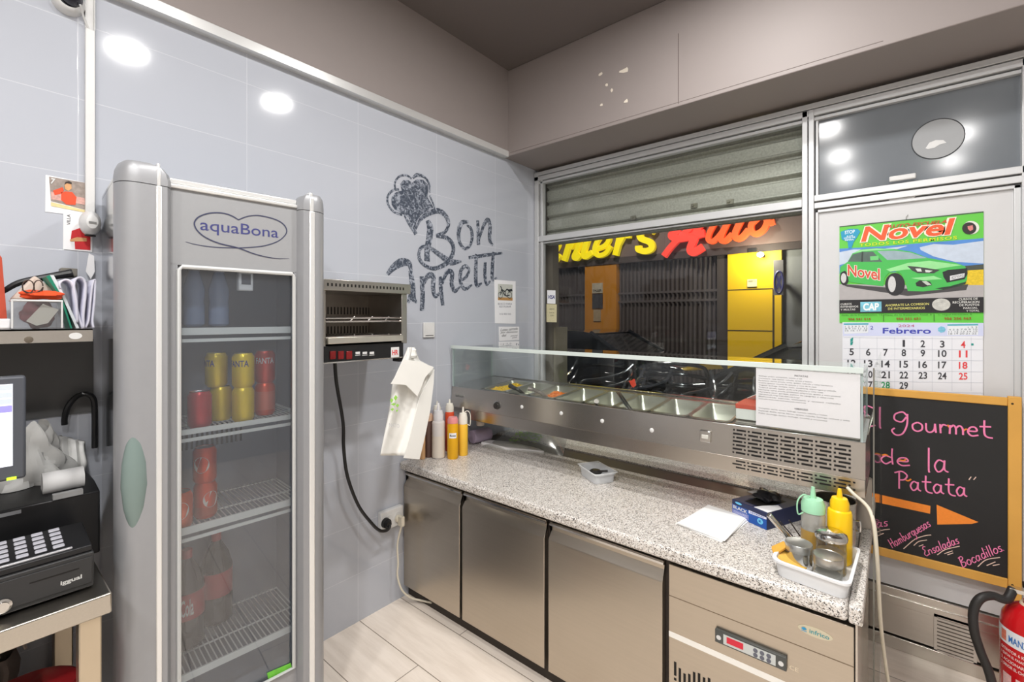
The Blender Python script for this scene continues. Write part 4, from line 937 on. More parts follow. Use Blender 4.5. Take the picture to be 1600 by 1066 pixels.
# thermostat display
ca, cb_, cc_, cd2 = P(1118.7, 979.6, y=CY), P(1230, 1025, y=CY), P(1230, 1047.6, y=CY), P(1118.7, 999, y=CY)
tx0, tx1 = ca.x, cb_.x; tz1, tz0 = (ca.z + cb_.z) / 2, (cc_.z + cd2.z) / 2
th2 = MB().box((tx0, CY - .012, tz0), (tx1, CY, tz1)).build('thermostat', mat('thermostat_frame', (74, 76, 74), .4), cpn, bevel=.002)
wd, ht = tx1 - tx0, tz1 - tz0
def tbx(name, u0, u1, v0, v1, m, d): return MB().box((tx0 + wd * u0, CY - .012 - d, tz0 + ht * v0), (tx0 + wd * u1, CY - .012, tz0 + ht * v1)).build(name, m, th2)
tbx('face', .13, .86, .12, .86, mat('thermostat_face', (196, 200, 198), .4), .001)
tbx('red_display', .18, .42, .3, .76, mat('display_red', (176, 30, 48), .3, emit=.4), .0018)
m = MB()
for u in (.59, .68, .77):
    for v in (.3, .64): m.lathe([(wd * .032, 0), (wd * .032, .001), (0, .001)], (tx0 + wd * u, CY - .013, tz0 + ht * v), 12, Matrix.Rotation(math.pi / 2, 3, 'X'))
m.build('button_pad', mat('button_grey', (96, 98, 110), .4), th2)
for u in (.06, .93): MB().lathe([(wd * .036, 0), (wd * .036, .001), (0, .001)], (tx0 + wd * u, CY - .0125, tz0 + ht * .45), 14, Matrix.Rotation(math.pi / 2, 3, 'X')).build('screw_cap', WHITE, th2)
m = MB(); a = P(1232, 1052, y=CY); m.text('CE', (tx1 + .006, CY - .0006, tz0 + .006), (.022, 0, 0), (0, 0, .012), (0, 0, 0)); m.build('conformity_mark', mat('mark_cream', (226, 214, 190), .5), cpn, smooth=False)
c = P(1273.5, 988.5, y=CY)
ov = MB().prism([c + Vector((.041 * math.cos(k * math.pi / 16), 0, .0135 * math.sin(k * math.pi / 16))) for k in range(32)], (0, -.0012, 0)).build('maker_oval', mat('oval_pale', (204, 196, 172), .4, .3), cpn)
MB().text('infrico', c + Vector((-.013, -.0018, -.006)), (.046, 0, 0), (0, 0, .012), (0, 0, 0), bold=.01).build('maker_lettering', mat('teal_print', (30, 140, 150), .5), ov, smooth=False)
m = MB()
for k in range(5):
    a = math.radians(30 + 30 * k); p = c + Vector((-.026, -.0018, -.002)); m.stroke([p, p + Vector((math.cos(a), 0, math.sin(a))) * .007], .0024, (0, -1, 0))
m.stroke([c + Vector((-.033, -.0018, -.005)), c + Vector((-.019, -.0018, -.005))], .0016, (0, -1, 0)); m.build('maker_flower', mat('flower_blue', (40, 150, 200), .5), ov, smooth=False)
wt = thing('granite_worktop', 'pale speckled granite worktop along the steel counter', 'worktop', (-1.06, 1.83, .69))
MB().box((WALL_X + .002, 1.505, .691), (-.098, 2.15, GT)).build('slab', GRAN, wt, bevel=.012, seg=4)
MB().box((-.097, 1.507, .691), (CXE + .012, 2.5, GT + .002)).build('end_strip', GRAN, wt, bevel=.006, seg=3)
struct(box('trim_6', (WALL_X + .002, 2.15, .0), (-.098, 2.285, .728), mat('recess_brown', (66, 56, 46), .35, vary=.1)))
m = MB().box((WALL_X + .002, 2.287, .0), (-.098, 2.62, GT)).box((WALL_X + .002, 2.62, .0), (xM0 - .01, 2.698, GT)); struct(m.build('trim_7', GRAN))

# ---------------------------------------------------------------- ingredient display on the counter
UY = 1.872; UX0, UX1 = WALL_X + .005, CXE + .002; UZ0, UZ1 = .916, 1.092; UB = .976; UXL = -1.87; SL = .08
def uz(y): return UZ1 + (y - UY) * SL
un = thing('ingredient_display', 'long steel refrigerated ingredient display with a glass guard over the counter', 'food display', (-1.06, 2.06, GT))
PANEL = mat('display_front_steel', (190, 184, 176), .25, 1, vary=.05, scale=5, stretch=(1, 1, 40), bump=.01)
fr_ = MB().prism([(UX0, UY + .012, UZ1), (UX0, UY, UB), (UX0, UY + .012, UB), (UX0, UY + .024, UZ1)], (UX1 - UX0, 0, 0)).build('front_panel', PANEL, un)
MB().box((UXL, UY + .001, UZ0), (UX1, UY + .02, UB)).build('lower_band', PANEL, un, bevel=.002)
MB().box((UXL, UY + .02, UZ0), (UX1, 2.22, UZ0 + .006)).box((UX0, UY + .012, UB), (UXL, 2.22, UB + .005)).box((UXL, UY + .02, UZ0), (UXL + .004, 2.22, UB)).build('base_plate', STEEL_H, un)
MB().box((UX0, 2.225, UB), (UX1, 2.235, uz(2.235))).build('back_panel', STEEL_H, un)
for x, zz0 in ((UX0, UB), (UX1 - .004, UZ0)): MB().prism([(x, UY + .002, zz0), (x, 2.235, zz0), (x, 2.235, uz(2.235)), (x, UY + .012, UZ1)], (.004, 0, 0)).build('side_panel', STEEL, un)
def deck(x0, x1, y0, y1, t=.004, dz=0): return [(x0, y0, uz(y0) + dz), (x1, y0, uz(y0) + dz), (x1, y1, uz(y1) + dz), (x0, y1, uz(y1) + dz)], (0, 0, -t)
PX0, PX1, PY0, PY1 = -1.806, -.488, 1.9, 2.166
m = MB()
for a in ((UX0, UX1, UY + .012, PY0), (UX0, UX1, PY1, 2.235), (UX0, PX0, PY0, PY1), (PX1, UX1, PY0, PY1)): m.prism(*deck(*a))
m.build('deck', STEEL_H, un)
MB().prism(*deck(UX0, UX1, UY + .008, UY + .02, .004, .003)).prism(*deck(UX0, UX1, 2.222, 2.235, .004, .006)).build('bright_rim', POLISH, un, bevel=.0015)
MB().prism(*deck(UX0 + .05, PX0 - .004, 1.89, 2.2, .004, .006)).build('end_cover', STEEL_H, un, bevel=.002)
MB().prism(*deck(PX1 + .012, UX1 - .012, 1.90, 2.2, .008, .009)).build('motor_cover', STEEL_H, un, bevel=.002)
MB().box((PX0, PY0, UZ0 + .01), (PX1, PY1, UZ0 + .014)).build('well_floor', STEEL_H, un)
def fp_(px, py): return P(px, py, y=UY + .006)
MX = Matrix.Rotation(math.pi / 2, 3, 'X')
c = fp_(777, 634); c.y = UY + .007
kn = MB().lathe([(.021, 0), (.021, .004), (.017, .006), (.016, .016), (0, .018)], c, 24, MX).build('thermostat_knob', mat('knob_dark', (46, 44, 42), .3), un)
MB().lathe([(.026, 0), (.026, .002), (.02, .003)], c, 24, MX).build('knob_ring', POLISH, kn)
for (px, py) in ((815.5, 636), (877, 646), (941, 658), (1018.5, 672.5)):
    c = fp_(px, py); c.y = UY + .006
    MB().lathe([(.0095, 0), (.0095, .002), (.006, .0045), (0, .005)], c, 16, MX).build('white_plug', WHITE, un)
a, b = fp_(1094.5, 671), fp_(1111.5, 692)
sw = MB().box((a.x, UY - .006, b.z), (b.x, UY + .01, a.z)).build('rocker_switch', POLISH, un, bevel=.003)
MB().box((a.x + .008, UY - .009, b.z + .014), (b.x - .008, UY - .005, a.z - .016)).build('rocker', mat('rocker_pale', (200, 198, 190), .3), sw, bevel=.002)
c = fp_(718, 619); lo_ = MB().prism([c + Vector((.042 * math.cos(k * math.pi / 12), .004, .0145 * math.sin(k * math.pi / 12))) for k in range(24)], (0, -.0035, 0)).build('maker_plate', mat('plate_silver', (176, 174, 168), .35, .7), un)
MB().text('infrico', c + Vector((-.032, -.0008, -.006)), (.064, 0, 0), (0, 0, .013), (0, 0, 0), shear=.2).build('maker_lettering', mat('print_grey', (70, 72, 74), .5), lo_, smooth=False)
m = MB(); vx0, vx1 = fp_(1145, 690).x, fp_(1334, 730).x
def yv(z): return UY + max(0, (z - UB)) / (UZ1 - UB) * .012 - .0008
for r in range(7):
    z = 1.076 - r * .0138; x = vx0 + (.0 if r % 2 else .012); pitch = (vx1 - vx0) / 7
    if not r % 2: m.box((vx0, yv(z), z - .0032), (vx0 + .006, yv(z) + .002, z + .0032))
    for k in range(7):
        xa = x + k * pitch
        m.box((xa, yv(z), z - .0034), (min(xa + pitch * .62, vx1), yv(z) + .002, z + .0034))
        if xa + pitch * .8 < vx1: m.box((xa + pitch * .74, yv(z), z - .0032), (xa + pitch * .86, yv(z) + .002, z + .0032))
m.build('vent_slots', DARK, un)
m = MB()
for r in range(3):
    z = .962 - r * .012; x = vx0 + (.0 if r % 2 else .012); pitch = (vx1 - vx0) / 7
    for k in range(7):
        xa = x + k * pitch
        m.box((xa, UY + .0002, z - .0026), (xa + pitch * .62, UY + .002, z + .0026)); m.box((xa + pitch * .74, UY + .0002, z - .0026), (xa + pitch * .86, UY + .002, z + .0026))
m.build('lower_vent_slots', DARK, un)
for x, y, z in ((-1.845, 1.93, UZ0 - .036), (-.09, 2.12, GT + .003)):
    MB().cyl((x, y, z), (x, y, UZ0), .024).build('foot', mat('foot_pale', (172, 162, 152), .45), un)
# glass guard
GG = glass('guard_glass', (250, 253, 252), .015, .5)
GZ = 1.322
gf = MB().box((UX0 + .01, UY + .004, UZ1 + .005), (UX1 - .006, UY + .009, GZ)).build('front_pane', GG, un, smooth=False)
MB().box((UX0 + .01, UY - .006, GZ), (UX1 - .004, 2.235, GZ + .004)).build('top_pane', glass('guard_glass_top', (248, 253, 250), .03, .9), un, smooth=False)
EDGE = mat('polished_glass_edge', (206, 216, 212), .25, spec=.6)
MB().box((UX0 + .01, UY - .009, GZ - .002), (UX1 - .004, UY - .0055, GZ + .017)).build('top_edge', EDGE, un, bevel=.001)
for x in (UX0 + .012, UX1 - .012):
    MB().box((x, UY + .01, UZ1 + .005), (x + .005, 2.22, GZ)).build('end_pane', GG, un, smooth=False)
    MB().box((x - .0005, UY + .003, UZ1 + .004), (x + .006, UY + .01, GZ)).box((x, 2.218, UZ1 + .03), (x + .005, 2.222, GZ)).build('pane_edge', mat('glass_edge_soft', (176, 190, 190), .2), un)
MB().prism([(UX1, 1.99, 1.10), (UX1, 2.2, 1.12), (UX1 + .012, 2.2, 1.165), (UX1 + .012, 2.03, 1.155)], (.003, 0, 0)).build('guard_bracket', STEEL, un)

# pans sunk in the display
def pan_mesh(w=.157, d=.258, dp=.10):
    b = MB(); t = .0015
    def ring(w, d, z, r):
        pts = []
        for cx, cy, a0 in ((w / 2 - r, d / 2 - r, 0), (-w / 2 + r, d / 2 - r, 90), (-w / 2 + r, -d / 2 + r, 180), (w / 2 - r, -d / 2 + r, 270)):
            for k in range(6):
                a = math.radians(a0 + 18 * k); pts.append((cx + r * math.cos(a), cy + r * math.sin(a), z + (cy + r * math.sin(a)) * SL))
        return [b.bm.verts.new(p) for p in pts]
    seq = [ring(w + .006, d + .006, -.001, .022), ring(w + .006, d + .006, .003, .022), ring(w - .012, d - .012, .003, .02), ring(w - .018, d - .018, -.004, .02), ring(w - .022, d - .022, -.03, .022), ring(w - .026, d - .026, -.032, .022), ring(w - .04, d - .04, -dp + .01, .028), ring(w - .06, d - .06, -dp, .03)]
    for A, B in zip(seq, seq[1:]):
        n = len(A)
        for k in range(n): b.bm.faces.new((A[k], A[(k + 1) % n], B[(k + 1) % n], B[k]))
    b.bm.faces.new(seq[-1])
    return b
PAN = mat('pan_steel', (204, 200, 188), .3, .88, vary=.06, scale=20)
pan_labels = ['steel pan of yellow sweetcorn, first in the display by the tiles', 'empty dark steel pan with a ladle handle, between sweetcorn and carrot', 'steel pan with grated carrot in the display', 'steel pan with a little yellow corn at the bottom, next to the carrot',
              'empty steel pan with a round knob over its rim', 'empty steel pan crossed by metal tongs', 'empty steel pan with a reddish sheen', 'steel pan with pale green liquid, last beside the red and white box']
pans = []; px_c = [PX0 + (PX1 - PX0) * (k + .5) / 8 for k in range(8)]; pyc = (PY0 + PY1) / 2
for k in range(8):
    if k == 0:
        t = pan_mesh().build('food_pan', PAN, angle=50); o = t
    else:
        o = pans[0].copy(); COL.objects.link(o)
    o.location = (px_c[k], pyc, uz(pyc) + .0015); tag(o, pan_labels[k], 'food pan', 'steel pans in the display'); pans.append(o)
def bits(name, label, k, colour, n, size, depth, spread=(.055, .10), seed=1, vary=.2, long=1.0, yoff=0):
    rnd = random.Random(seed); b = MB(); z0 = uz(pyc)
    b.grid(lambda u, v: (px_c[k] + (u - .5) * 2 * spread[0], pyc + yoff + (v - .5) * 2 * spread[1], z0 - depth - .006 + (v - .5) * 2 * spread[1] * SL + .008 * math.sin(u * 7 + seed) * math.sin(v * 6)), 8, 10)
    for _ in range(n):
        u, v = rnd.uniform(-1, 1), rnd.uniform(-1, 1); c = Vector((px_c[k] + u * spread[0], pyc + yoff + v * spread[1], z0 - depth + v * spread[1] * SL + rnd.uniform(-.003, .006) + .008 * math.sin((u * .5 + .5) * 7 + seed) * math.sin((v * .5 + .5) * 6)))
        M = Matrix.Translation(c) @ Matrix.Rotation(rnd.uniform(0, 6.28), 4, 'Z') @ Matrix.Rotation(rnd.uniform(-.6, .6), 4, 'X')
        s = size * rnd.uniform(.7, 1.3); b.box((-s * long, -s, -s * .7), (s * long, s, s * .7), M)
    o = b.build(name, mat(name + '_colour', colour, .35, vary=vary, scale=120), loc=(px_c[k], pyc, z0 - depth), smooth=False); tag(o, label, 'food', kind='stuff'); return o
bits('sweetcorn', 'yellow sweetcorn filling the first pan', 0, (248, 198, 24), 700, .0042, .014, seed=2)
bits('grated_carrot', 'orange grated carrot in the third pan', 2, (244, 132, 30), 700, .002, .024, (.045, .085), seed=4, long=3)
bits('corn_leftover', 'few yellow corn kernels left in the fourth pan', 3, (232, 196, 70), 160, .0042, .082, (.04, .05), 5)
bits('shredded_lettuce', 'pale green shreds in the last pan', 7, (176, 184, 120), 260, .003, .07, (.042, .085), 6, long=3)
def utensil(name, label, cat, pts, r, m, head=None):
    t = MB().tube(pts, r, 10, smooth=5)
    if head: t.lathe(*head)
    o = t.build(name, m, loc=pts[-1]); tag(o, label, cat, 'serving tools in the pans'); return o
def du(px, py, z): return P(px, py, z=z)
utensil('serving_ladle', 'dark serving ladle resting in the pan beside the sweetcorn', 'ladle', [du(797, 603, 1.125), du(803, 606, 1.118), du(812, 611, 1.105), Vector((px_c[1] + .02, pyc, 1.03))], (.014, .006), mat('dark_tool', (70, 68, 66), .3, .6))
utensil('serving_spoon', 'grey handled serving spoon resting in the carrot pan', 'spoon', [du(826, 607, 1.135), du(834, 609, 1.13), du(848, 616, 1.112), Vector((px_c[2] - .01, pyc - .02, 1.06))], (.013, .006), mat('grey_tool', (150, 140, 136), .35, .4))
tg = thing('metal_tongs', 'flat metal tongs lying across the pans in the middle of the display', 'tongs', du(975, 630, 1.11))
for s in (0, .014):
    a, b_ = du(962, 613, 1.125) + Vector((s, 0, 0)), du(980, 640, 1.105) + Vector((s, 0, 0)); MB().prism([a, a + Vector((.01, 0, 0)), b_ + Vector((.01, 0, 0)), b_], (0, .004, .003)).build('arm', POLISH, tg, bevel=.0008)
utensil('lid_knob', 'small grey knob of a tool sticking over the rim of an empty pan', 'tool knob', [du(932, 627, 1.115), du(933, 631, 1.10), Vector((px_c[4], pyc - .03, 1.03))], (.012, .004), mat('grey_tool'))
# red and white box, hung notice
rb = thing('paper_box', 'small white box with a red top standing on the display behind the notice', 'box', (-.44, 1.99, uz(1.99) + .01))
MB().box((-.478, 1.93, uz(1.93) + .013), (-.40, 2.08, 1.165)).build('carton', mat('carton_white', (232, 230, 228), .6, vary=.02), rb, bevel=.002)
MB().box((-.479, 1.929, 1.150), (-.399, 2.081, 1.168)).build('red_top', mat('carton_red', (206, 78, 56), .6, vary=.05), rb, bevel=.002)
MB().prism([(-.47, 2.07, 1.17), (-.40, 2.07, 1.17), (-.40, 2.02, 1.205), (-.41, 2.02, 1.205)], (0, .003, .002)).build('open_flap', PAPER, rb)
NP = dict(y=UY - .004); Z8 = zz(8.2, 8.2, 1180, 560)
def nq(x, y): return P(*Z8(x, y), **NP)
mn = thing('menu_notice', 'printed white ingredients notice in a clear sleeve hung on the glass guard', 'notice', nq(700, 980))
qx0, qx1 = nq(10, 500).x, nq(1345, 500).x; qz1 = GZ - .006; qz0 = (nq(10, 870).z + nq(1345, 1010).z) / 2
MB().box((qx0, UY - .004, qz0), (qx1, UY - .0005, GZ - .004)).build('sheet', mat('notice_paper', (236, 236, 238), .5, vary=.02), mn, smooth=False)
m = MB()
LN = ['PATATAS', 'Gallega: pulpo, pimenton, aceite y sal', 'Carbonara: nata, bacon, cebolla, queso y huevo', 'Barbacoa: carne picada, maiz, queso, cebolla y salsa barbacoa', 'Cuatro quesos: mezcla de quesos y nata de la casa', 'Vegetal: lechuga, tomate, maiz, zanahoria, esparragos y cebolla',
      'Tropical: jamon, queso, pollo a la plancha y salsa rosa', 'Mexicana: carne picada, pimientos, jalapenos, queso y salsa picante', 'Marinera: atun, gambas, palitos de cangrejo y salsa rosa', 'Kebab: carne de pollo, lechuga, tomate, cebolla y salsa de yogur', 'Bolonesa: carne, tomate y queso rallado', 'Serrana: jamon serrano, tomate natural, queso curado y aceite de oliva',
      'HAMBURGUESAS', 'Completa: carne, queso, lechuga, tomate, cebolla y huevo', 'Especial: doble carne, bacon, queso, cebolla, lechuga, tomate y salsa', 'Pollo: pechuga, queso, lechuga, tomate y mayonesa']
H_ = qz1 - qz0; W_ = qx1 - qx0
ym = [.90, .855, .815, .775, .735, .695, .655, .615, .575, .535, .495, .455, .345, .29, .245, .20]
fx = [0, .44, .54, .73, .58, .76, .64, .80, .74, .42, .80, .48, .0, .68, .88, .68]
for s, v, f in zip(LN, ym, fx):
    if f == 0: m.text(s, (qx0 + W_ * .40, UY - .0044, qz0 + H_ * v), (W_ * .13, 0, 0), (0, 0, H_ * .03), (0, 0, 0), bold=.015)
    else: m.text(s, (qx0 + W_ * .03, UY - .0044, qz0 + H_ * v), (W_ * f, 0, 0), (0, 0, H_ * .026), (0, 0, 0))
m.build('printed_text', mat('print_dark_grey', (92, 92, 96), .7), mn, smooth=False)
MB().box((qx0 - .004, UY - .0075, qz0 - .004), (qx1 + .004, UY - .006, GZ - .003)).build('sleeve', glass('sleeve_film', (252, 252, 252), .01, .3), mn, smooth=False)
# ---------------------------------------------------------------- things on the granite worktop
def base(px, py, z=GT): return P(px, py, z=z)
def zat(p, py): return 1.5 - (py - 497) / 720 * (Vector((p.x, p.y, 0)).dot(FWD))
def squeeze(label, p, r, ztop, body, capm, zcap, znoz, strap=False, label_plate=None, capr=.8, fill=None, name='squeeze_bottle', grp='squeeze bottles by the tiles', noz=True):
    t = thing(name, label, 'bottle', p, group=grp)
    h = ztop - p.z
    MB().lathe([(0, .002), (r * .9, 0), (r, .006), (r, h - .012), (r * .93, h - .004), (r * capr * .98, h), (0, h)], p, 28).build('body', body, t)
    hc = zcap - p.z
    m = MB().lathe([(r * capr, h), (r * capr, h + (hc - h) * .55), (r * capr * .8, hc - .002), (r * .3, hc), (0, hc)], p, 24)
    m.build('cap', capm, t)
    if noz: MB().lathe([(r * .26, hc - .001), (r * .2, hc + (znoz - p.z - hc) * .6), (r * .15, znoz - p.z), (0, znoz - p.z)], p, 14).build('nozzle', capm, t)
    if fill: MB().lathe([(r + .0006, .006), (r + .0006, fill[0] - p.z)], p, 28).build('sauce_level', fill[1], t)
    if label_plate:
        z0, z1 = zat(p, label_plate[1]) - p.z, zat(p, label_plate[0]) - p.z; n = 8; vs = []
        a0 = math.atan2(-p.y, -p.x) + label_plate[2]
        b = MB().grid(lambda u, v: (p.x + (r + .001) * math.cos(a0 + (u - .5) * 1.3), p.y + (r + .001) * math.sin(a0 + (u - .5) * 1.3), p.z + z0 + (z1 - z0) * v), 8, 1)
        b.build('white_label', PAPER, t)
        tx, fs = wrap('Mostaza', r + .0014, z0 + (z1 - z0) * .3, z0 + (z1 - z0) * .75, 1.0, a0); MB().faces([Vector(v) + Vector((p.x, p.y, p.z)) for v in tx], fs).build('label_text', mat('print_grey'), t, smooth=False)
    if strap:
        s = strap; q_ = RGT * s
        MB().tube([p + Vector((0, 0, hc - .004)) , p + q_ * (r * .9) + Vector((0, 0, hc + .010)), p + q_ * (r * 1.5) + Vector((0, 0, hc - .012)), p + q_ * (r * 1.45) + Vector((0, 0, h - .008)), p + q_ * (r * .95) + Vector((0, 0, h - .004))], .0022, 6, smooth=5).build('strap', capm, t)
    return t
CAPW = mat('cap_cream', (228, 224, 212), .45, vary=.04, scale=90); YB1 = mat('mustard_amber', (226, 168, 18), .35, vary=.04); YB2 = mat('mustard_yellow', (238, 188, 60), .4, vary=.04)
p = base(685, 715); squeeze('milky white squeeze bottle in front of the sauce group', p, .0345, zat(p, 657), mat('milky_plastic', (222, 216, 212), .4, vary=.03), mat('cap_white', (232, 230, 232), .4), zat(p, 641), zat(p, 630), fill=(zat(p, 680), mat('mayo_tone', (226, 216, 202), .45)))
p = base(707.5, 716); squeeze('amber yellow squeeze bottle with a white oval label', p, .0305, zat(p, 661), YB1, mat('cap_rosy', (222, 140, 140), .35), zat(p, 651), zat(p, 650), label_plate=(675, 683, .0), capr=.95, noz=False)
p = base(723.5, 711); squeeze('pale yellow squeeze bottle with a looped strap on its ribbed cap', p, .027, zat(p, 662), YB2, CAPW, zat(p, 645), zat(p, 636), strap=1.0, capr=.92)
p = base(669.5, 713.5); squeeze('dark brown sauce bottle with a flat tan lid', p, .0265, zat(p, 657), mat('brown_sauce', (92, 68, 60), .4, vary=.06), mat('tan_lid', (206, 172, 146), .4), zat(p, 646), zat(p, 645), capr=.98, noz=False)
p = base(702.5, 704); squeeze('red sauce bottle with a cream cap behind the amber one', p, .026, zat(p, 643), mat('red_sauce', (222, 84, 50), .35, vary=.1), CAPW, zat(p, 630), zat(p, 624), capr=.9)
p = base(683, 708); squeeze('cream capped bottle half hidden behind the milky one', p, .023, zat(p, 643), mat('pink_grey_sauce', (196, 176, 172), .4), CAPW, zat(p, 633), zat(p, 627), capr=.9)
p = base(660, 717); squeeze('thin tan bottle peeping out behind the hanging paper bag', p, .016, zat(p, 652), mat('tan_sauce', (222, 176, 128), .4), mat('tan_lid'), zat(p, 646), zat(p, 645), capr=.98, noz=False)
# roll and herb bag under the display
o = MB().cyl((-1.975, 1.99, GT + .043), (-1.955, 2.12, GT + .043), .04, seg=28).build('lavender_roll', mat('lavender_roll', (176, 162, 184), .6, vary=.05), loc=(-1.97, 2.05, GT), bevel=.003); tag(o, 'lavender paper roll lying in the shade under the display', 'roll')
hbg = thing('herb_bag', 'clear plastic bag of green herbs lying on the worktop under the display', 'bag', base(815, 697))
c0, c1, c2, c3 = base(752, 699), base(880, 713), base(886, 687), base(796, 675)
def pil(u, v, hh=.085, lo=.002):
    q_ = (c0 * (1 - u) + c1 * u) * (1 - v) + (c3 * (1 - u) + c2 * u) * v
    return q_ + Vector((0, 0, lo + hh * (math.sin(math.pi * min(1, max(0, u))) ** .5) * math.sin(math.pi * v) ** .6 * (.35 + .65 * u) + .004 * math.sin(13 * u + 9 * v) * math.sin(math.pi * v)))
MB().grid(pil, 20, 14).build('film', glass('thin_film', (244, 244, 242), .05, .5, .2, .2, (226, 228, 222)), hbg, angle=80)
rnd = random.Random(9); b = MB()
for _ in range(190):
    u, v = rnd.uniform(.3, .68), rnd.uniform(.2, .8); q_ = pil(u, v, .08) * 1.0; q_.z = GT + .004 + (q_.z - GT) * rnd.uniform(.75, .97)
    a, l, w = rnd.uniform(0, 6.28), rnd.uniform(.016, .034), rnd.uniform(.004, .009); d = Vector((math.cos(a), math.sin(a), rnd.uniform(-.1, .2))) * l; s = Vector((-math.sin(a), math.cos(a), 0)) * w
    b.faces([q_ - d, q_ + s, q_ + d, q_ - s], [(0, 1, 2, 3)])
b.build('herb_leaves', mat('herb_green', (170, 214, 104), .6, vary=.35, scale=90), hbg, smooth=False)
MB().prism([base(752, 694), base(764, 691), base(800, 694), base(842, 705), base(850, 709), base(790, 703)], (0, 0, .014)).build('paper_wrap', PAPER, hbg)

def rpoly(pts, r, n=5):
    out = []; N = len(pts)
    for i in range(N):
        p, a, c = pts[i], pts[i - 1], pts[(i + 1) % N]; da, dc = (a - p).normalized(), (c - p).normalized()
        for k in range(n + 1):
            t = k / n; out.append(p + da * r * (1 - t) ** 2 + dc * r * t ** 2)
    return out
def tray(pts, z0, z1, inset, t=.003, r=.02, lip=.004):
    """open tray: pts = rim corners, base drawn in by inset"""
    c = sum(pts, Vector()) / len(pts); b = MB()
    def ring(z, k):
        q_ = [p + (c - p).normalized() * k for p in pts]; return [b.bm.verts.new((v.x, v.y, z)) for v in rpoly(q_, r)]
    seq = [ring(z0, inset), ring(z1 - .006, .004), ring(z1 - .006, -lip), ring(z1, -lip), ring(z1, .004 + t), ring(z0 + t, inset + t)]
    b.bm.faces.new(seq[0])
    for A, B in zip(seq, seq[1:]):
        for k in range(len(A)): b.bm.faces.new((A[k], A[(k + 1) % len(A)], B[(k + 1) % len(B)], B[k]))
    b.bm.faces.new(seq[-1]); return b
zr = GT + .047
pc = [base(903, 725, zr), base(930, 743.4, zr), base(965, 738, zr), base(934.4, 721, zr)]
fc = thing('food_container', 'small clear plastic container on the worktop holding a dark tool', 'container', base(933, 742))
tray(pc, GT + .001, zr, .009, .003, .03).build('tub', glass('frosted_plastic', (242, 244, 246), .04, .35, .15, .6, (232, 234, 236)), fc, angle=50)
MB().tube([p for p in [pc[0] + Vector((0, 0, 0)), pc[1], pc[2], pc[3], pc[0]]], .002, 6).build('rim', mat('rim_pale', (222, 224, 224), .3), fc)
m0 = (pc[0] + pc[2]) / 2; m0.z = GT + .012
o = MB().lathe([(0, 0), (.02, .004), (.026, .012), (.016, .02), (0, .02)], m0 + Vector((0, -.012, .01)), 14, sx=1.3).tube([m0 + Vector((.01, -.012, .024)), m0 + Vector((.055, .0, .032))], .005, 8).build('dark_scoop', mat('dark_tool'), loc=m0); tag(o, 'dark grey scoop lying in the clear plastic container', 'scoop')
# napkins
nk = thing('napkin_stack', 'stack of white paper napkins on the worktop beside the glove box', 'napkins', base(1112, 820))
nq4 = [base(1055.8, 820), base(1130, 849), base(1170, 814), base(1110, 793)]
for k in range(4):
    cN = sum(nq4, Vector()) / 4; rot = Matrix.Rotation((k - 1) * .03, 3, 'Z')
    MB().prism([cN + rot @ (q_ - cN) * (1 - .02 * (k % 2)) + Vector((0, 0, .0005 + k * .0027)) for q_ in nq4], (0, 0, .0024)).build('napkin', mat('napkin_white', (238, 238, 236), .85, vary=.02), nk, bevel=.0008)
# glove box
A0, B0 = base(1144, 804.5), base(1198.6, 829); D0 = base(1236.5, 806) - B0; D0 = D0 - (B0 - A0) * (D0.dot(B0 - A0) / (B0 - A0).length_squared); hG = .062
gx = thing('glove_box', 'blue cardboard box of black disposable gloves on the worktop', 'glove box', (A0 + B0 + D0) / 2 * 1.0)
BLU = mat('box_blue', (30, 84, 168), .45, vary=.06); NAV = mat('box_navy', (34, 42, 78), .5, vary=.08)
Z_ = Vector((0, 0, hG))
MB().prism([A0, B0, B0 + D0, A0 + D0], Z_).build('carton', NAV, gx, bevel=.0015)
fn = Vector((B0 - A0).cross(Vector((0, 0, 1)))).normalized()
if fn.dot(-A0) < 0: fn = -fn
def fq(u, v, off=.0008): return A0 + (B0 - A0) * u + Z_ * v + fn * off
def fpoly(name, uv, m, off=.0008): return MB().prism([fq(u, v, off) for u, v in uv], fn * .0003).build(name, m, gx, smooth=False)
fpoly('front_print', ((.01, .01), (.99, .01), (.99, .99), (.01, .99)), BLU)
fpoly('navy_band', ((.01, .72), (.99, .72), (.99, .99), (.01, .99)), NAV, .0012)
fpoly('white_panel', ((.5, .56), (.99, .62), (.99, .74), (.5, .74)), mat('panel_white', (216, 218, 232), .5), .0014)
fpoly('lilac_panel', ((.01, .10), (.5, .10), (.5, .42), (.01, .42)), mat('panel_lilac', (120, 130, 190), .5), .0014)
fpoly('round_mark', [(.82 + .08 * math.cos(k * .5236), .36 + .17 * math.sin(k * .5236)) for k in range(12)], mat('mark_sky', (110, 195, 235), .5), .0016)
fpoly('oval_mark', [(.2 + .1 * math.cos(k * .5236), .88 + .07 * math.sin(k * .5236)) for k in range(12)], mat('mark_sky'), .0016)
m = MB().text('BLACK', fq(.04, .48, .002), fq(.46, .46, .002) - fq(.04, .48, .002), Z_ * .2, (0, 0, 0), bold=.03); m.build('white_lettering', WHITE, gx, smooth=False)
m = MB().text('NITRILO', fq(.54, .62, .0022), fq(.92, .65, .0022) - fq(.54, .62, .0022), Z_ * .08, (0, 0, 0), bold=.02); m.build('blue_lettering', BLU, gx, smooth=False)
m = MB().text('GUANTES', fq(.06, .22, .002), fq(.46, .22, .002) - fq(.06, .22, .002), Z_ * .13, (0, 0, 0)); m.build('small_lettering', mat('panel_white'), gx, smooth=False)
MB().text('M', fq(.785, .28, .0022), fq(.05, 0, 0) - fq(0, 0, 0), Z_ * .16, (0, 0, 0), bold=.02).build('size_letter', BLU, gx, smooth=False)
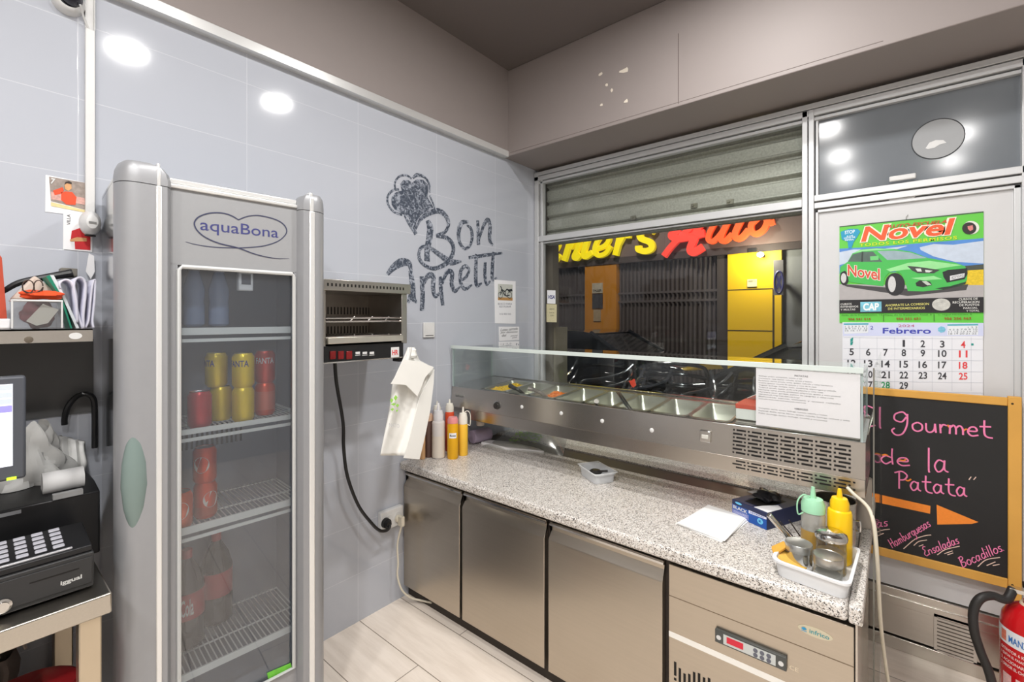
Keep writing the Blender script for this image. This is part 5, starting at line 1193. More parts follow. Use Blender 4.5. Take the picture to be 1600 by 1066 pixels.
tp = lambda u, v, z=.0006: A0 + (B0 - A0) * u + D0 * v + Z_ + Vector((0, 0, z))
MB().prism([tp(.25, .12), tp(.75, .12), tp(.75, .8), tp(.25, .8)], (0, 0, .0006)).build('opening', DARK, gx)
MB().prism([tp(.62, .02), tp(1.0, .02), tp(1.0, .42), tp(.82, .5), tp(.66, .2)], (0, 0, .001)).build('white_flap', PAPER, gx)
MB().prism([tp(-.02, .45, .012), tp(.2, .38, .018), tp(.25, .6, .02), tp(.02, .65, .014)], (0, 0, .001)).build('raised_tab', PAPER, gx)
cG = tp(.5, .5, .02); o = lump((cG.x, cG.y, cG.z + .0), (.042, .045, .022), 11).build('black_glove', mat('glove_black', (26, 26, 30), .35, vary=.1), loc=tp(.5, .5)); tag(o, 'crumpled black glove sticking out of the blue box', 'glove')

# white tray with shakers and bottles
zt2 = GT + .05
pt = [base(1206.5, 873, zt2), base(1327, 915, zt2), base(1343.5, 856, zt2), base(1225, 842, zt2)]
o = tray(pt, GT + .001, zt2, .012, .0035, .03, .006).build('white_tray', mat('tray_white', (228, 230, 232), .35, vary=.02), loc=base(1270, 880), angle=40); tag(o, 'white plastic tray of condiments at the street-door end of the worktop', 'tray')
ZB = GT + .006
p = Vector((-.203, 1.742, ZB)); squeeze('clear squeeze bottle with a mint green cap in the white tray', p, .033, zat(p, 799), glass('cloudy_plastic', (232, 232, 226), .08, .5, .2, .45, (206, 204, 196)), mat('mint_cap', (160, 214, 178), .4, vary=.03), zat(p, 778), zat(p, 761), strap=-1.0, capr=1.0, fill=(zat(p, 826), mat('ochre_oil', (176, 140, 70), .3)), grp='bottles in the white tray')
p = Vector((-.135, 1.757, ZB)); squeeze('bright yellow squeeze bottle standing in the white tray', p, .0325, zat(p, 795), mat('bright_yellow', (246, 198, 12), .35, vary=.03), mat('bright_yellow'), zat(p, 777), zat(p, 764), capr=.78, grp='bottles in the white tray')
def jar(name, label, cat, p, r, h, parts):
    t = thing(name, label, cat, p)
    for nm, prof, mt in parts: MB().lathe(prof, p, 32).build(nm, mt, t)
    return t
JG = glass('jar_glass', (246, 247, 245), .03, .6, .03, .05, (200, 205, 200))
p = Vector((-.15, 1.677, ZB)); zt_l = zat(p, 838) - p.z
jar('sugar_shaker', 'tall glass shaker with a domed silver lid in the white tray', 'shaker', p, .04, .11, [('glass', [(0, .003), (.037, 0), (.0385, .006), (.0385, zt_l - .004), (.036, zt_l)], JG), ('contents', [(0, .006), (.0345, .006), (.0345, .06), (0, .062)], mat('tan_spice', (206, 176, 116), .8, vary=.15, scale=200)),
    ('lid', [(.0415, zt_l - .006), (.0425, zt_l + .002), (.040, zt_l + .010), (.03, zt_l + .017), (.012, zt_l + .02), (0, zt_l + .0205)], POLISH)])
p = Vector((-.150, 1.592, ZB)); zt_l = zat(p, 868) - p.z
jar('salt_shaker', 'short glass salt jar with a flat mesh lid in the white tray', 'shaker', p, .036, .075, [('glass', [(0, .003), (.033, 0), (.035, .006), (.035, zt_l - .02)], JG), ('contents', [(0, .005), (.0315, .005), (.0315, .03), (0, .032)], mat('salt_white', (232, 230, 224), .8)),
    ('lid', [(.0365, zt_l - .024), (.0375, zt_l - .022), (.0375, zt_l), (.036, zt_l + .002), (.034, zt_l + .0005), (0, zt_l + .001)], mat('mesh_lid', (176, 172, 164), .32, .9, vary=.25, scale=700))])
p = Vector((-.228, 1.642, ZB)); zt_l = zat(p, 848) - p.z
jar('steel_shaker', 'plain steel shaker with a flat lid in the white tray', 'shaker', p, .036, .08, [('body', [(0, .001), (.034, 0), (.0355, .004), (.0355, zt_l - .016)], POLISH), ('lid', [(.0362, zt_l - .022), (.0368, zt_l - .001), (.0355, zt_l + .001), (.033, zt_l), (0, zt_l + .002)], mat('lid_steel', (200, 202, 200), .3, .9, vary=.08, scale=60))])
zc = GT + .036
o = MB().prism([base(1205, 858, zc + .02), base(1224, 849, zc + .02), base(1232, 856, zc + .02), base(1210, 871, zc)], (0, 0, .008)).build('folded_cloth', mat('ochre_cloth', (212, 158, 62), .75, vary=.2, scale=60), bevel=.003, loc=base(1218, 862, zc)); tag(o, 'small ochre cloth corner folded over the rim of the white tray', 'cloth')
o = MB().prism([base(1212, 873, zc), base(1226, 861, zc), base(1262, 890, zc - .02), base(1252, 893, zc - .02)], (0, 0, .006)).build('ochre_sponge', mat('ochre_sponge', (216, 172, 78), .8, vary=.25, scale=70, bump=.4), bevel=.003, loc=base(1236, 880, zc - .02)); tag(o, 'yellow ochre sponge pad in the front corner of the white tray', 'sponge')
o = MB().cyl(P(1201, 804, z=.872), P(1237, 846, z=.79), .0088, .0088, 16).build('steel_handle_tool', POLISH, loc=P(1237, 846, z=.79), bevel=.002); tag(o, 'thick steel tool handle leaning out of the white tray', 'tool')
for (a, b_, lb) in (((1219, 815, .853), (1240, 840, .79), 'thin dark skewer beside the thick steel handle'), ((1233, 813, .853), (1250, 838, .79), 'thin dark skewer leaning nearer the mint capped bottle')):
    o = MB().cyl(P(a[0], a[1], z=a[2]), P(b_[0], b_[1], z=b_[2]), .002, .002, 8).build('skewer', mat('skewer_dark', (60, 54, 50), .4, .5), loc=P(b_[0], b_[1], z=b_[2])); tag(o, lb, 'skewer', 'skewers in the white tray')
pp = Vector((-.158, 1.90, GT)); hp_ = .150
po = thing('steel_pot', 'steel pot standing behind the condiment tray below the display', 'pot', pp)
MB().lathe([(0, .001), (.05, 0), (.056, .006), (.058, hp_), (.0605, hp_ + .002), (.0605, hp_ + .005), (.056, hp_ + .003), (.0535, .01), (0, .008)], pp, 40).build('body', STEEL, po)
MB().tube([pp + Vector((.056, -.02, .10)), pp + Vector((.068, -.022, .10)), pp + Vector((.068, -.024, .07)), pp + Vector((.056, -.02, .07))], .003, 8, smooth=4).build('handle', POLISH, po)
# pale lead from the display to the floor
dl = thing('display_lead', 'cream power lead looping from the display over the end of the worktop', 'power lead', P(1388, 1066, y=2.0))
MB().tube([P(1324, 762, y=1.866), P(1336, 774, y=1.845), P(1350, 786, y=1.80), P(1360, 800, y=1.76), P(1366.5, 826, y=1.74), P(1371, 880, y=1.75), P(1375, 960, y=1.84), P(1380, 1010, y=1.92), P(1388, 1066, y=2.0), Vector((.0, 2.05, .12)), Vector((.005, 2.09, .012)), Vector((.02, 2.2, .007)), Vector((-.03, 2.35, .006))], .0052, 10, smooth=6).build('lead', CREAM, dl)
# clear side screen at the end of the counter
ss = thing('side_screen', 'clear upright side screen at the end of the counter', 'screen', (-.05, 2.1, 0))
MB().box((-.0525, 1.752, .002), (-.0495, 2.60, 1.35)).build('sheet', glass('screen_clear', (250, 251, 250), .01, .25), ss, smooth=False)
MB().box((-.0528, 1.7505, .002), (-.0492, 1.7535, 1.35)).build('edge', mat('screen_edge', (110, 108, 100), .3), ss)
# ---------------------------------------------------------------- calendar on the door
YD = 2.727; N_ = Vector((0, -1, 0)); ZC = zz(5.923, 5.923, 1290, 320); ZD = zz(3.135, 3.135, 1260, 300)
ca_ = dict(y=YD)
xk0, xk1 = P(*ZD(162, 300), **ca_).x, P(*ZD(867, 300), **ca_).x
zk1 = (P(*ZD(162, 172), **ca_).z + P(*ZD(868, 97), **ca_).z) / 2
zs_ = (P(*ZD(162, 638), **ca_).z + P(*ZD(868, 638), **ca_).z) / 2
cal = thing('wall_calendar', 'driving school wall calendar with a green car hanging on the white door', 'calendar', ((xk0 + xk1) / 2, YD, 1.16))
MB().box((xk0, YD - .003, zs_ - .004), (xk1, YD, zk1)).build('picture_card', mat('calendar_green', (98, 200, 68), .45, vary=.03), cal, smooth=False)
MB().box((xk0 + .012, YD - .006, 1.165), (xk1 - .002, YD, zs_ - .002)).build('date_pad', mat('calendar_white', (232, 234, 240), .6, vary=.01), cal, smooth=False)
LVL = [0]
def cpoly(name, polys, rgb, zf=ZC, lvl=1, rough=.45, vary=0, scale=60, base_off=.003):
    b = MB()
    for pl_ in polys:
        pts = [P(*zf(*q_), **ca_) + N_ * (base_off + lvl * .00035) for q_ in pl_]
        for v in pts: v.x = min(max(v.x, xk0), xk1)
        b.prism(pts, N_ * .0002)
    return b.build(name, mat('print_%s' % name, rgb, rough, vary=vary, scale=scale), cal, smooth=False)
def ell(cx, cy, rx, ry, n=20, t=0): return [(cx + rx * math.cos(k * 2 * math.pi / n), cy + ry * math.sin(k * 2 * math.pi / n)) for k in range(n)]
cpoly('sky', [[(128, 408), (500, 388), (1462, 310), (1462, 600), (128, 640)]], (82, 138, 208), vary=.25, scale=14)
cpoly('clouds', [[(870, 395), (1000, 365), (1180, 372), (1462, 335), (1462, 545), (1200, 530), (1000, 480), (880, 420)], [(128, 440), (260, 415), (520, 410), (760, 380), (640, 420), (128, 560)]], (196, 208, 224), lvl=2, vary=.15, scale=40)
cpoly('treeline', [[(1250, 570), (1462, 552), (1462, 605), (1280, 612)]], (70, 76, 66), lvl=3, vary=.3)
cpoly('yellow_field', [[(1270, 612), (1462, 600), (1462, 752), (1270, 745)]], (226, 192, 40), lvl=4, vary=.35, scale=160)
cpoly('road', [[(128, 735), (700, 745), (1462, 745), (1462, 858), (128, 884)]], (176, 172, 172), lvl=5, vary=.1, scale=50)
cpoly('car_shadow', [[(150, 735), (600, 770), (1000, 790), (1320, 735), (1300, 790), (760, 845), (560, 815), (200, 760)]], (70, 68, 70), lvl=6)
for e_ in (ell(642, 738, 92, 106), ell(174, 680, 42, 68)): cpoly('car_tyre', [e_], (38, 38, 42), lvl=7)
body_ = [(130, 640), (138, 575), (205, 530), (250, 452), (330, 415), (470, 403), (640, 412), (800, 438), (950, 495), (1200, 538), (1290, 570), (1312, 630), (1305, 700), (1280, 740), (1080, 785), (900, 803), (760, 800), (740, 720), (700, 640), (640, 615), (590, 625), (545, 680), (535, 755), (380, 740), (215, 712), (205, 640), (180, 610), (150, 625)]
cpoly('car_body', [body_], (70, 184, 84), lvl=8, vary=.12, scale=9)
cpoly('car_highlights', [[(560, 600), (760, 540), (960, 520), (1260, 560), (1000, 600), (760, 600), (600, 620)], [(250, 452), (330, 418), (470, 406), (640, 416), (470, 422), (340, 434)], [(790, 680), (1000, 660), (1080, 690), (900, 700)]], (150, 222, 150), lvl=9, vary=.1)
cpoly('car_windows', [[(208, 528), (252, 462), (340, 438), (440, 436), (526, 530)]], (84, 104, 96), lvl=9, vary=.3, scale=40)
cpoly('windscreen', [[(478, 430), (640, 426), (785, 444), (940, 495), (720, 508), (570, 512)]], (150, 172, 180), lvl=9, vary=.2, scale=40)
cpoly('window_pillar', [[(336, 436), (350, 436), (345, 530), (330, 530)]], (50, 60, 56), lvl=10)
cpoly('car_mirror', [[(412, 480), (490, 472), (490, 512), (415, 518)]], (110, 200, 120), lvl=11)
cpoly('car_grille', [[(1080, 625), (1130, 605), (1308, 588), (1312, 640), (1285, 690), (1122, 722), (1090, 670)]], (34, 38, 40), lvl=10)
cpoly('headlamp', [[(755, 568), (850, 575), (1055, 605), (1000, 636), (850, 634), (800, 610)]], (62, 66, 64), lvl=10)
cpoly('headlamp_glint', [[(830, 592), (880, 592), (890, 620), (850, 620)], [(920, 604), (990, 612), (960, 628), (925, 626)]], (214, 220, 214), lvl=11)
cpoly('fog_lamp', [[(832, 725), (870, 700), (965, 712), (985, 745), (900, 765), (840, 752)]], (40, 44, 42), lvl=10)
cpoly('fog_glint', [[(890, 710), (930, 706), (980, 742), (940, 748)]], (190, 200, 190), lvl=11)
cpoly('number_plate', [[(1150, 660), (1286, 634), (1280, 672), (1150, 702)]], (222, 224, 226), lvl=11)
cpoly('bumper_lip', [[(1010, 775), (1150, 755), (1300, 712), (1290, 735), (1090, 785)]], (36, 60, 44), lvl=11)
for e_ in (ell(614, 736, 36, 74), ell(168, 680, 25, 46)): cpoly('wheel_rim', [e_], (206, 206, 206), lvl=9, vary=.2, scale=160)
def ctext(name, lines, rgb, zf=ZC, lvl=12, base_off=.003, **kw):
    b = MB()
    for (s, x0, y0, x1, y1, h) in lines: wline(b, s, x0, y0, x1, y1, h, zf, ca_, N_ * (base_off + lvl * .00035), **kw)
    return b.build(name, mat('ink_%d_%d_%d' % rgb, rgb, .5), cal, smooth=False)
ctext('plate_number', [('8237 KWG', 1165, 692, 1275, 668, 26)], (50, 50, 54))
ctext('car_name_outline', [('Novel', 200, 662, 508, 708, 112)], (236, 236, 226), lvl=12, bold=.06)
ctext('car_name', [('Novel', 206, 658, 502, 702, 104)], (214, 84, 60), lvl=13, bold=.02)
ctext('title_outline', [('Novel', 316, 356, 1212, 282, 152)], (244, 236, 214), lvl=8, bold=.07, shear=.18)
ctext('title', [('Novel', 328, 348, 1198, 276, 138)], (232, 92, 48), lvl=10, bold=.025, shear=.18)
ctext('school_line', [('AUTO-ESCUELA', 560, 222, 1120, 172, 30)], (206, 66, 46), lvl=12, bold=.02, shear=.3)
ctext('licences_line', [('TODOS LOS PERMISOS', 315, 390, 1215, 320, 28)], (212, 226, 36), lvl=6, bold=.02, spacing=1.2)
cpoly('speech_mark', [[(140, 252), (220, 225), (300, 226), (322, 250), (290, 305), (262, 345), (240, 404), (212, 404), (205, 345), (150, 322)]], (32, 150, 190), lvl=6)
ctext('stop_line', [('STOP', 178, 276, 272, 264, 32), ('A LAS', 195, 300, 255, 294, 14), ('LISTAS DE', 172, 318, 275, 308, 14), ('ESPERA', 180, 336, 262, 330, 14)], (236, 244, 246), lvl=7, bold=.02)
cpoly('badge_crescent', [ell(1345, 214, 76, 62)], (226, 226, 214), lvl=6)
cpoly('badge_disc', [ell(1328, 220, 66, 56)], (40, 34, 34), lvl=7)
cpoly('badge_detail', [[(1312, 200), (1360, 192), (1364, 230), (1336, 246), (1316, 226)]], (214, 130, 126), lvl=8, vary=.3, scale=150)
cpoly('black_band', [[(162, 531), (868, 515), (868, 591), (162, 594)]], (34, 33, 36), zf=ZD, lvl=12)
cpoly('card_logo', [[(265, 540), (368, 537), (368, 586), (265, 588)]], (120, 190, 210), zf=ZD, lvl=13, vary=.5, scale=50)
ctext('card_logo_letter', [('CAP', 278, 582, 356, 580, 36)], (240, 244, 244), zf=ZD, lvl=14, bold=.04)
cpoly('oval_photo', [ell(660, 552, 45, 30)], (196, 196, 190), zf=ZD, lvl=13, vary=.5, scale=70)
ctext('band_text', [('CURSOS', 168, 555, 222, 553, 9), ('INTENSIVOS', 168, 568, 255, 566, 9), ('Y MULTAS', 168, 582, 240, 580, 9), ('CURSOS DE', 745, 532, 838, 528, 10), ('RECUPERACION', 716, 547, 846, 544, 11), ('DE PUNTOS', 748, 560, 846, 558, 10), ('PARCIAL', 768, 574, 838, 572, 9), ('Y TOTAL', 782, 588, 846, 586, 9)], (226, 226, 222), zf=ZD, lvl=13, bold=.01)
ctext('saving_text', [('AHORRATE LA COMISION', 386, 562, 600, 554, 11), ('DE INTERMEDIARIOS', 400, 578, 580, 574, 11)], (222, 216, 120), zf=ZD, lvl=13, bold=.01)
ctext('branch_text', [('Avda. de la Constitucion, 12', 172, 608, 372, 606, 7), ('Plaza de la Estacion, local 3', 384, 607, 612, 605, 7), ('C. Miguel Hernandez, 8', 645, 606, 808, 604, 7)], (40, 70, 36), zf=ZD, lvl=13)
ctext('phone_numbers', [('956 541 214', 205, 628, 315, 627, 10), ('956 251 651', 440, 627, 558, 626, 11), ('956 256 563', 674, 626, 806, 625, 11)], (160, 50, 30), zf=ZD, lvl=13, bold=.02)
cpoly('strip_dividers', [[(376, 598), (379, 598), (379, 634), (376, 634)], [(623, 597), (626, 597), (626, 634), (623, 634)]], (60, 110, 46), zf=ZD, lvl=13)
PO = .006
def ppoly(*a, **k): return cpoly(*a, zf=ZD, base_off=PO, **k)
ppoly('month_band', [[(180, 642), (866, 642), (866, 706), (180, 706)]], (206, 212, 240))
for e_ in ([(184, 644), (304, 643), (302, 690), (186, 696)], [(690, 646), (840, 645), (840, 700), (690, 702)]): ppoly('mini_month', [e_], (228, 232, 238), lvl=2)
ppoly('mini_heading', [[(184, 644), (304, 643), (304, 651), (184, 652)], [(690, 648), (840, 646), (840, 654), (690, 656)]], (90, 170, 190), lvl=3)
MD = [('1 2 3 4 5 6 7', 190, 664, 300, 662, 8), ('8 9 10 11 12', 190, 674, 300, 672, 8), ('15 16 17 18', 190, 684, 296, 682, 8), ('1 2 3', 790, 668, 835, 667, 8), ('4 5 6 7 8 9 10', 696, 679, 836, 677, 8), ('11 12 13 14 15', 696, 689, 836, 687, 8), ('18 19 20 21 22', 696, 699, 832, 697, 8)]
for md in (MD[:4], MD[4:]): ctext('mini_dates', md, (110, 116, 126), zf=ZD, lvl=4, base_off=PO)
ctext('month_name', [('Febrero', 374, 694, 610, 695, 28)], (64, 72, 176), zf=ZD, lvl=4, base_off=PO, bold=.02)
ctext('month_number', [('2', 313, 673, 328, 673, 16)], (64, 72, 176), zf=ZD, lvl=4, base_off=PO)
ctext('year', [('2024', 450, 662, 529, 662, 12)], (190, 90, 130), zf=ZD, lvl=4, base_off=PO)
ppoly('corner_motif', [ell(662, 674, 20, 16, 7)], (120, 190, 216), lvl=3, vary=.4, scale=120)
cols = [222, 303, 388, 477, 570, 665, 767]
def num(n, c, r):
    x = cols[c]; y = [758, 800, 856, 909, 960][r] + (x - 222) * .019 - (8 if r == 0 else 0) + (4 if r == 0 else 0); w = 11 if n < 10 else 21
    if n == 1: w = 6
    return (str(n), x - w, y, x + w, y, 34)
days = [(d, (d + 2) % 7, (d + 2) // 7) for d in range(1, 30)]
for d in days:
    if d[1] < 6 and d[0] != 28: ctext('weekday_number', [num(*d)], (62, 62, 68), zf=ZD, lvl=3, base_off=PO, bold=.02)
for d in days:
    if d[1] == 6: ctext('sunday_number', [num(*d)], (226, 66, 70), zf=ZD, lvl=3, base_off=PO, bold=.02)
ctext('green_number', [num(*d) for d in days if d[0] == 28], (40, 150, 90), zf=ZD, lvl=3, base_off=PO, bold=.02)
lines_ = []
for y in (712, 765, 818, 872, 925, 975): lines_.append([(182, y), (866, y + 8), (866, y + 9.5), (182, y + 1.5)])
for x in (262, 345, 432, 520, 615, 712, 805): lines_.append([(x, 712), (x + 1.5, 712), (x + 1.5, 975), (x, 975)])
ppoly('date_grid', lines_, (196, 200, 210), lvl=2)
ppoly('moon_marks', [[(216, 720), (230, 712), (228, 730), (216, 738)], [(216, 738), (230, 732), (226, 748), (216, 752)], [(806, 742), (818, 742), (818, 752), (806, 752)]], (30, 150, 140), lvl=3)
h0 = P(*ZD(489, 136), y=YD)
MB().tube([h0, h0 + Vector((0, -.004, .012)), h0 + Vector((.004, -.004, .016)), h0 + Vector((.006, 0, .022))], .0012, 6).build('wire_hook', POLISH, cal)
MB().box((xk0, YD - .004, zk1 - .003), (xk1, YD, zk1 + .002)).build('binding_strip', mat('binding_dark', (60, 90, 60), .4), cal)

# ---------------------------------------------------------------- chalkboard leaning on the door
YB_ = 2.655; WOOD = mat('pine_frame', (216, 162, 76), .45, vary=.14, scale=7, stretch=(1, 6, 1), bump=.05)
bx0_, bx1_ = -.30, P(1597, 700, y=YB_).x; bz0, bz1_ = .428, 1.184
cbd = thing('chalkboard_sign', 'pine framed chalkboard with pink handwriting standing against the door', 'chalkboard', ((bx0_ + bx1_) / 2, YB_, 0))
pw = P(1597, 700, y=YB_).x - P(1575, 700, y=YB_).x
for x in (bx0_, bx1_ - pw): MB().box((x, YB_, .0), (x + pw, YB_ + .022, bz1_ + .006)).build('post', WOOD, cbd, bevel=.003)
for z0, z1 in ((bz1_ - .033, bz1_), (bz0, bz0 + .038)): MB().box((bx0_ + pw, YB_ + .002, z0), (bx1_ - pw, YB_ + .02, z1)).build('rail', WOOD, cbd, bevel=.003)
MB().box((bx0_ + pw, YB_ + .008, bz0 + .03), (bx1_ - pw, YB_ + .014, bz1_ - .025)).build('black_panel', mat('chalkboard_black', (34, 34, 35), .55, vary=.12, scale=8), cbd)
for z in (bz1_ - .022, bz0 + .02):
    MB().lathe([(.004, 0), (.003, .001), (0, .001)], (bx1_ - pw + .012, YB_, z), 10, MX).build('screw', mat('screw_dark', (70, 56, 40), .4, .6), cbd)
ZE = zz(3.135, 3.135, 1340, 600); YS = YB_ + .0078
def E(x, y): return P(*ZE(x, y), y=YS)
GL = {
 'a': (.62, [[(.42, .42), (.2, .5), (.05, .25), (.18, .0), (.38, .15), (.43, .5)], [(.43, .5), (.43, .12), (.58, .0)]]),
 'b': (.55, [[(.08, 1), (.08, .05)], [(.08, .35), (.28, .5), (.42, .25), (.25, 0), (.08, .08)]]),
 'c': (.48, [[(.42, .42), (.22, .5), (.05, .25), (.2, 0), (.44, .08)]]),
 'd': (.56, [[(.4, .42), (.2, .5), (.05, .25), (.2, 0), (.4, .18)], [(.43, 1), (.42, .5), (.45, 0)]]),
 'e': (.52, [[(.05, .25), (.4, .28), (.34, .48), (.14, .45), (.05, .2), (.2, 0), (.48, .06)]]),
 'g': (.56, [[(.42, .42), (.2, .5), (.06, .25), (.2, .02), (.4, .2), (.43, .5)], [(.43, .5), (.42, -.2), (.25, -.42), (.05, -.3)]]),
 'i': (.25, [[(.1, .5), (.1, 0)], [(.1, .7), (.11, .74)]]),
 'l': (.28, [[(.1, 1), (.1, .05), (.14, 0)]]),
 'm': (.75, [[(.05, 0), (.07, .5)], [(.07, .35), (.2, .5), (.3, .35), (.31, 0)], [(.31, .35), (.45, .5), (.58, .35), (.6, 0)]]),
 'n': (.55, [[(.05, 0), (.07, .5)], [(.07, .35), (.25, .5), (.4, .35), (.42, 0)]]),
 'o': (.55, [[(.25, .5), (.06, .35), (.08, .1), (.25, 0), (.43, .12), (.43, .38), (.25, .5)]]),
 'r': (.42, [[(.08, .5), (.1, 0)], [(.1, .3), (.2, .48), (.36, .44)]]),
 's': (.42, [[(.36, .46), (.14, .48), (.1, .32), (.3, .2), (.3, .02), (.05, .04)]]),
 't': (.55, [[(.2, .92), (.2, .2), (.32, 0), (.55, -.04)], [(.0, .55), (.48, .58)]]),
 'u': (.55, [[(.05, .5), (.07, .1), (.22, 0), (.38, .15), (.42, .5)], [(.42, .5), (.46, 0)]]),
 'z': (.45, [[(.05, .48), (.38, .48), (.06, .02), (.42, .02)]]),
 'E': (.6, [[(.5, .9), (.25, 1), (.1, .8), (.28, .55), (.08, .25), (.25, 0), (.55, .08)]]),
 'G': (.78, [[(.6, .82), (.42, 1), (.12, .85), (.1, .55), (.38, .45), (.58, .75)], [(.62, .92), (.6, .3), (.42, -.2), (.15, -.3), (-.02, -.08), (.1, .08)]]),
 'H': (.65, [[(.1, 1), (.08, 0)], [(.5, 1), (.5, 0)], [(.08, .5), (.5, .52)]]),
 'B': (.65, [[(.12, .98), (.1, 0)], [(.0, .95), (.35, 1), (.45, .78), (.12, .52), (.5, .4), (.48, .1), (.1, 0)]]),
 'P': (.65, [[(.12, .98), (.12, 0)], [(-.12, .88), (.25, 1), (.52, .8), (.38, .55), (.08, .5)]]),
 '.': (.2, [[(.05, 0), (.09, .03)]]),
}
PINK = mat('chalk_pink', (240, 132, 178), .8, vary=.12, scale=200); ORC = mat('chalk_orange', (242, 140, 52), .8, vary=.1, scale=120); PAL = mat('chalk_pale', (236, 206, 190), .8, vary=.1)
def scribble(name, word, A_, B_, h, w, m):
    tot = sum(GL[c][0] for c in word); b = MB(); x = 0
    dx_, dy_ = (B_[0] - A_[0]) / tot, (B_[1] - A_[1]) / tot; L_ = math.hypot(dx_, dy_); ux, uy = dy_ / L_, -dx_ / L_   # up is square to the line of writing
    if abs(dy_) < abs(dx_) * .3: ux, uy = 0, -1
    for ch in word:
        adv, st = GL[ch]
        for s_ in st:
            b.stroke([E(A_[0] + (x + px_) * dx_ + ux * py_ * h, A_[1] + (x + px_) * dy_ + uy * py_ * h) for px_, py_ in s_], w, N_, n=5, off=.0002)
        x += adv
    return b.build(name, m, cbd, smooth=False)
scribble('word_el', 'El', (10, 205), (135, 215), 100, .0058, PINK)
scribble('word_gourmet', 'Gourmet', (170, 222), (662, 262), 88, .0062, PINK)
scribble('word_de', 'de', (108, 388), (262, 404), 78, .0058, PINK)
scribble('word_la', 'la', (336, 428), (450, 434), 116, .0058, PINK)
scribble('word_patata', 'Patata', (192, 512), (540, 552), 86, .0058, PINK)
scribble('word_pizzas', 'Pizzas', (-10, 722), (150, 694), 46, .0034, PINK)
scribble('word_hamburguesas', 'Hamburguesas', (170, 806), (360, 692), 48, .0034, PINK)
scribble('word_ensaladas', 'Ensaladas', (330, 846), (500, 778), 48, .0034, PINK)
scribble('word_bocadillos', 'Bocadillos.', (512, 902), (720, 812), 54, .0034, PINK)
b = MB()
for pl_ in ([(60, 532), (108, 540), (106, 581), (60, 576)], [(120, 545), (357, 598), (355, 636), (120, 586)], [(387, 592), (592, 677), (560, 686), (390, 689)]): b.prism([E(*q_) + N_ * .0003 for q_ in pl_], N_ * .0004)
b.build('orange_arrow', ORC, cbd, smooth=False)
for s_ in (((90, 728), (125, 716), (158, 712)), ((95, 746), (128, 732)), ((225, 808), (280, 762), (330, 744), (360, 740)), ((275, 792), (300, 772), (340, 765)), ((300, 796), (322, 788)), ((390, 838), (430, 812), (500, 795)), ((425, 832), (465, 818)), ((440, 838), (468, 828)), ((588, 896), (630, 862), (698, 850)), ((632, 890), (675, 872)), ((662, 890), (695, 884)), ((545, 470), (556, 455)), ((568, 470), (580, 456))):
    b = MB(); b.stroke([E(*q_) for q_ in s_], .003, N_, n=5, off=.0003); b.build('chalk_dash', PAL, cbd, smooth=False)
b = MB()
for s_ in (((440, 200), (452, 214), (466, 204)), ((515, 232), (530, 222), (545, 226)), ((120, 350), (135, 346), (150, 352)), ((205, 372), (225, 376), (238, 368)), ((235, 470), (248, 474), (262, 466))):
    b.stroke([E(*q_) for q_ in s_], .006, N_, n=5, off=.0009)
b.build('orange_accents', ORC, cbd, smooth=False)

# ---------------------------------------------------------------- fire extinguisher
ep = Vector((.362, 2.34, 0)); RED_ = mat('extinguisher_red', (196, 24, 30), .22, coat=.4, vary=.03)
fe = thing('fire_extinguisher', 'red fire extinguisher with a thick black hose standing by the chalkboard', 'fire extinguisher', ep)
MB().lathe([(0, .0), (.075, 0), (.083, .012), (.083, .44), (.078, .475), (.062, .502), (.036, .518), (.026, .522), (.026, .534), (0, .534)], ep, 40).build('cylinder', RED_, fe)
MB().lathe([(.036, .519), (.034, .524), (.027, .524)], ep, 30).build('neck_ring', mat('ring_cream', (226, 206, 180), .4), fe)
MB().lathe([(.018, .53), (.02, .55), (.017, .575), (0, .577)], ep, 20).box((ep.x - .06, ep.y - .014, .553), (ep.x - .012, ep.y + .014, .566)).build('valve', POLISH, fe)
MB().prism([(ep.x - .028, ep.y - .012, .575), (ep.x + .10, ep.y - .012, .60), (ep.x + .10, ep.y - .012, .612), (ep.x - .028, ep.y - .012, .592)], (0, .024, 0)).build('lever', BLACK, fe, bevel=.003)
hose = [Vector((ep.x - .05, ep.y, .56)), P(1572, 937, y=2.31), P(1550, 931, y=2.30), P(1531, 936, y=2.28), P(1521, 955, y=2.27), P(1522, 985, y=2.26), P(1532, 1018, y=2.26), P(1545, 1050, y=2.26), P(1554, 1085, y=2.27), P(1560, 1115, y=2.28)]
MB().tube(hose, .0135, 12, smooth=6).build('hose', mat('hose_black', (40, 38, 37), .5), fe)
def eband(name, z0, z1, m, r=.0836, a0=-2.6, a1=-.3): return MB().grid(lambda u, v: (ep.x + r * math.cos(a0 + (a1 - a0) * u), ep.y + r * math.sin(a0 + (a1 - a0) * u), z0 + (z1 - z0) * v), 24, 1).build(name, m, fe)
eband('white_band', .385, .438, mat('label_white', (228, 230, 234), .4), a0=-3.3, a1=.2)
def etext(b, s, z0, z1, a, span, r=.0842):
    tx, fs = wrap(s, r, z0, z1, span, a); b.faces([Vector(v) + ep for v in tx], fs)
b = MB(); etext(b, 'MANZANO', .396, .42, -1.95, 1.1); b.build('maker_lettering', mat('label_blue', (50, 110, 180), .5), fe, smooth=False)
b = MB(); b.grid(lambda u, v: (ep.x + .0842 * math.cos(-2.85 + .25 * u), ep.y + .0842 * math.sin(-2.85 + .25 * u), .393 + .036 * v), 6, 1); b.build('flame_mark', mat('flame_orange', (214, 120, 96), .5, vary=.4, scale=120), fe)
b = MB()
for k, s in enumerate(('EXTINTOR 6 KG POLVO ABC', '1. QUITAR EL PASADOR DE SEGURIDAD', '2. ACCIONAR LA PALANCA', '3. DIRIGIR EL CHORRO A LA BASE')): etext(b, s, .362 - k * .018, .372 - k * .018, -2.0, 1.7)
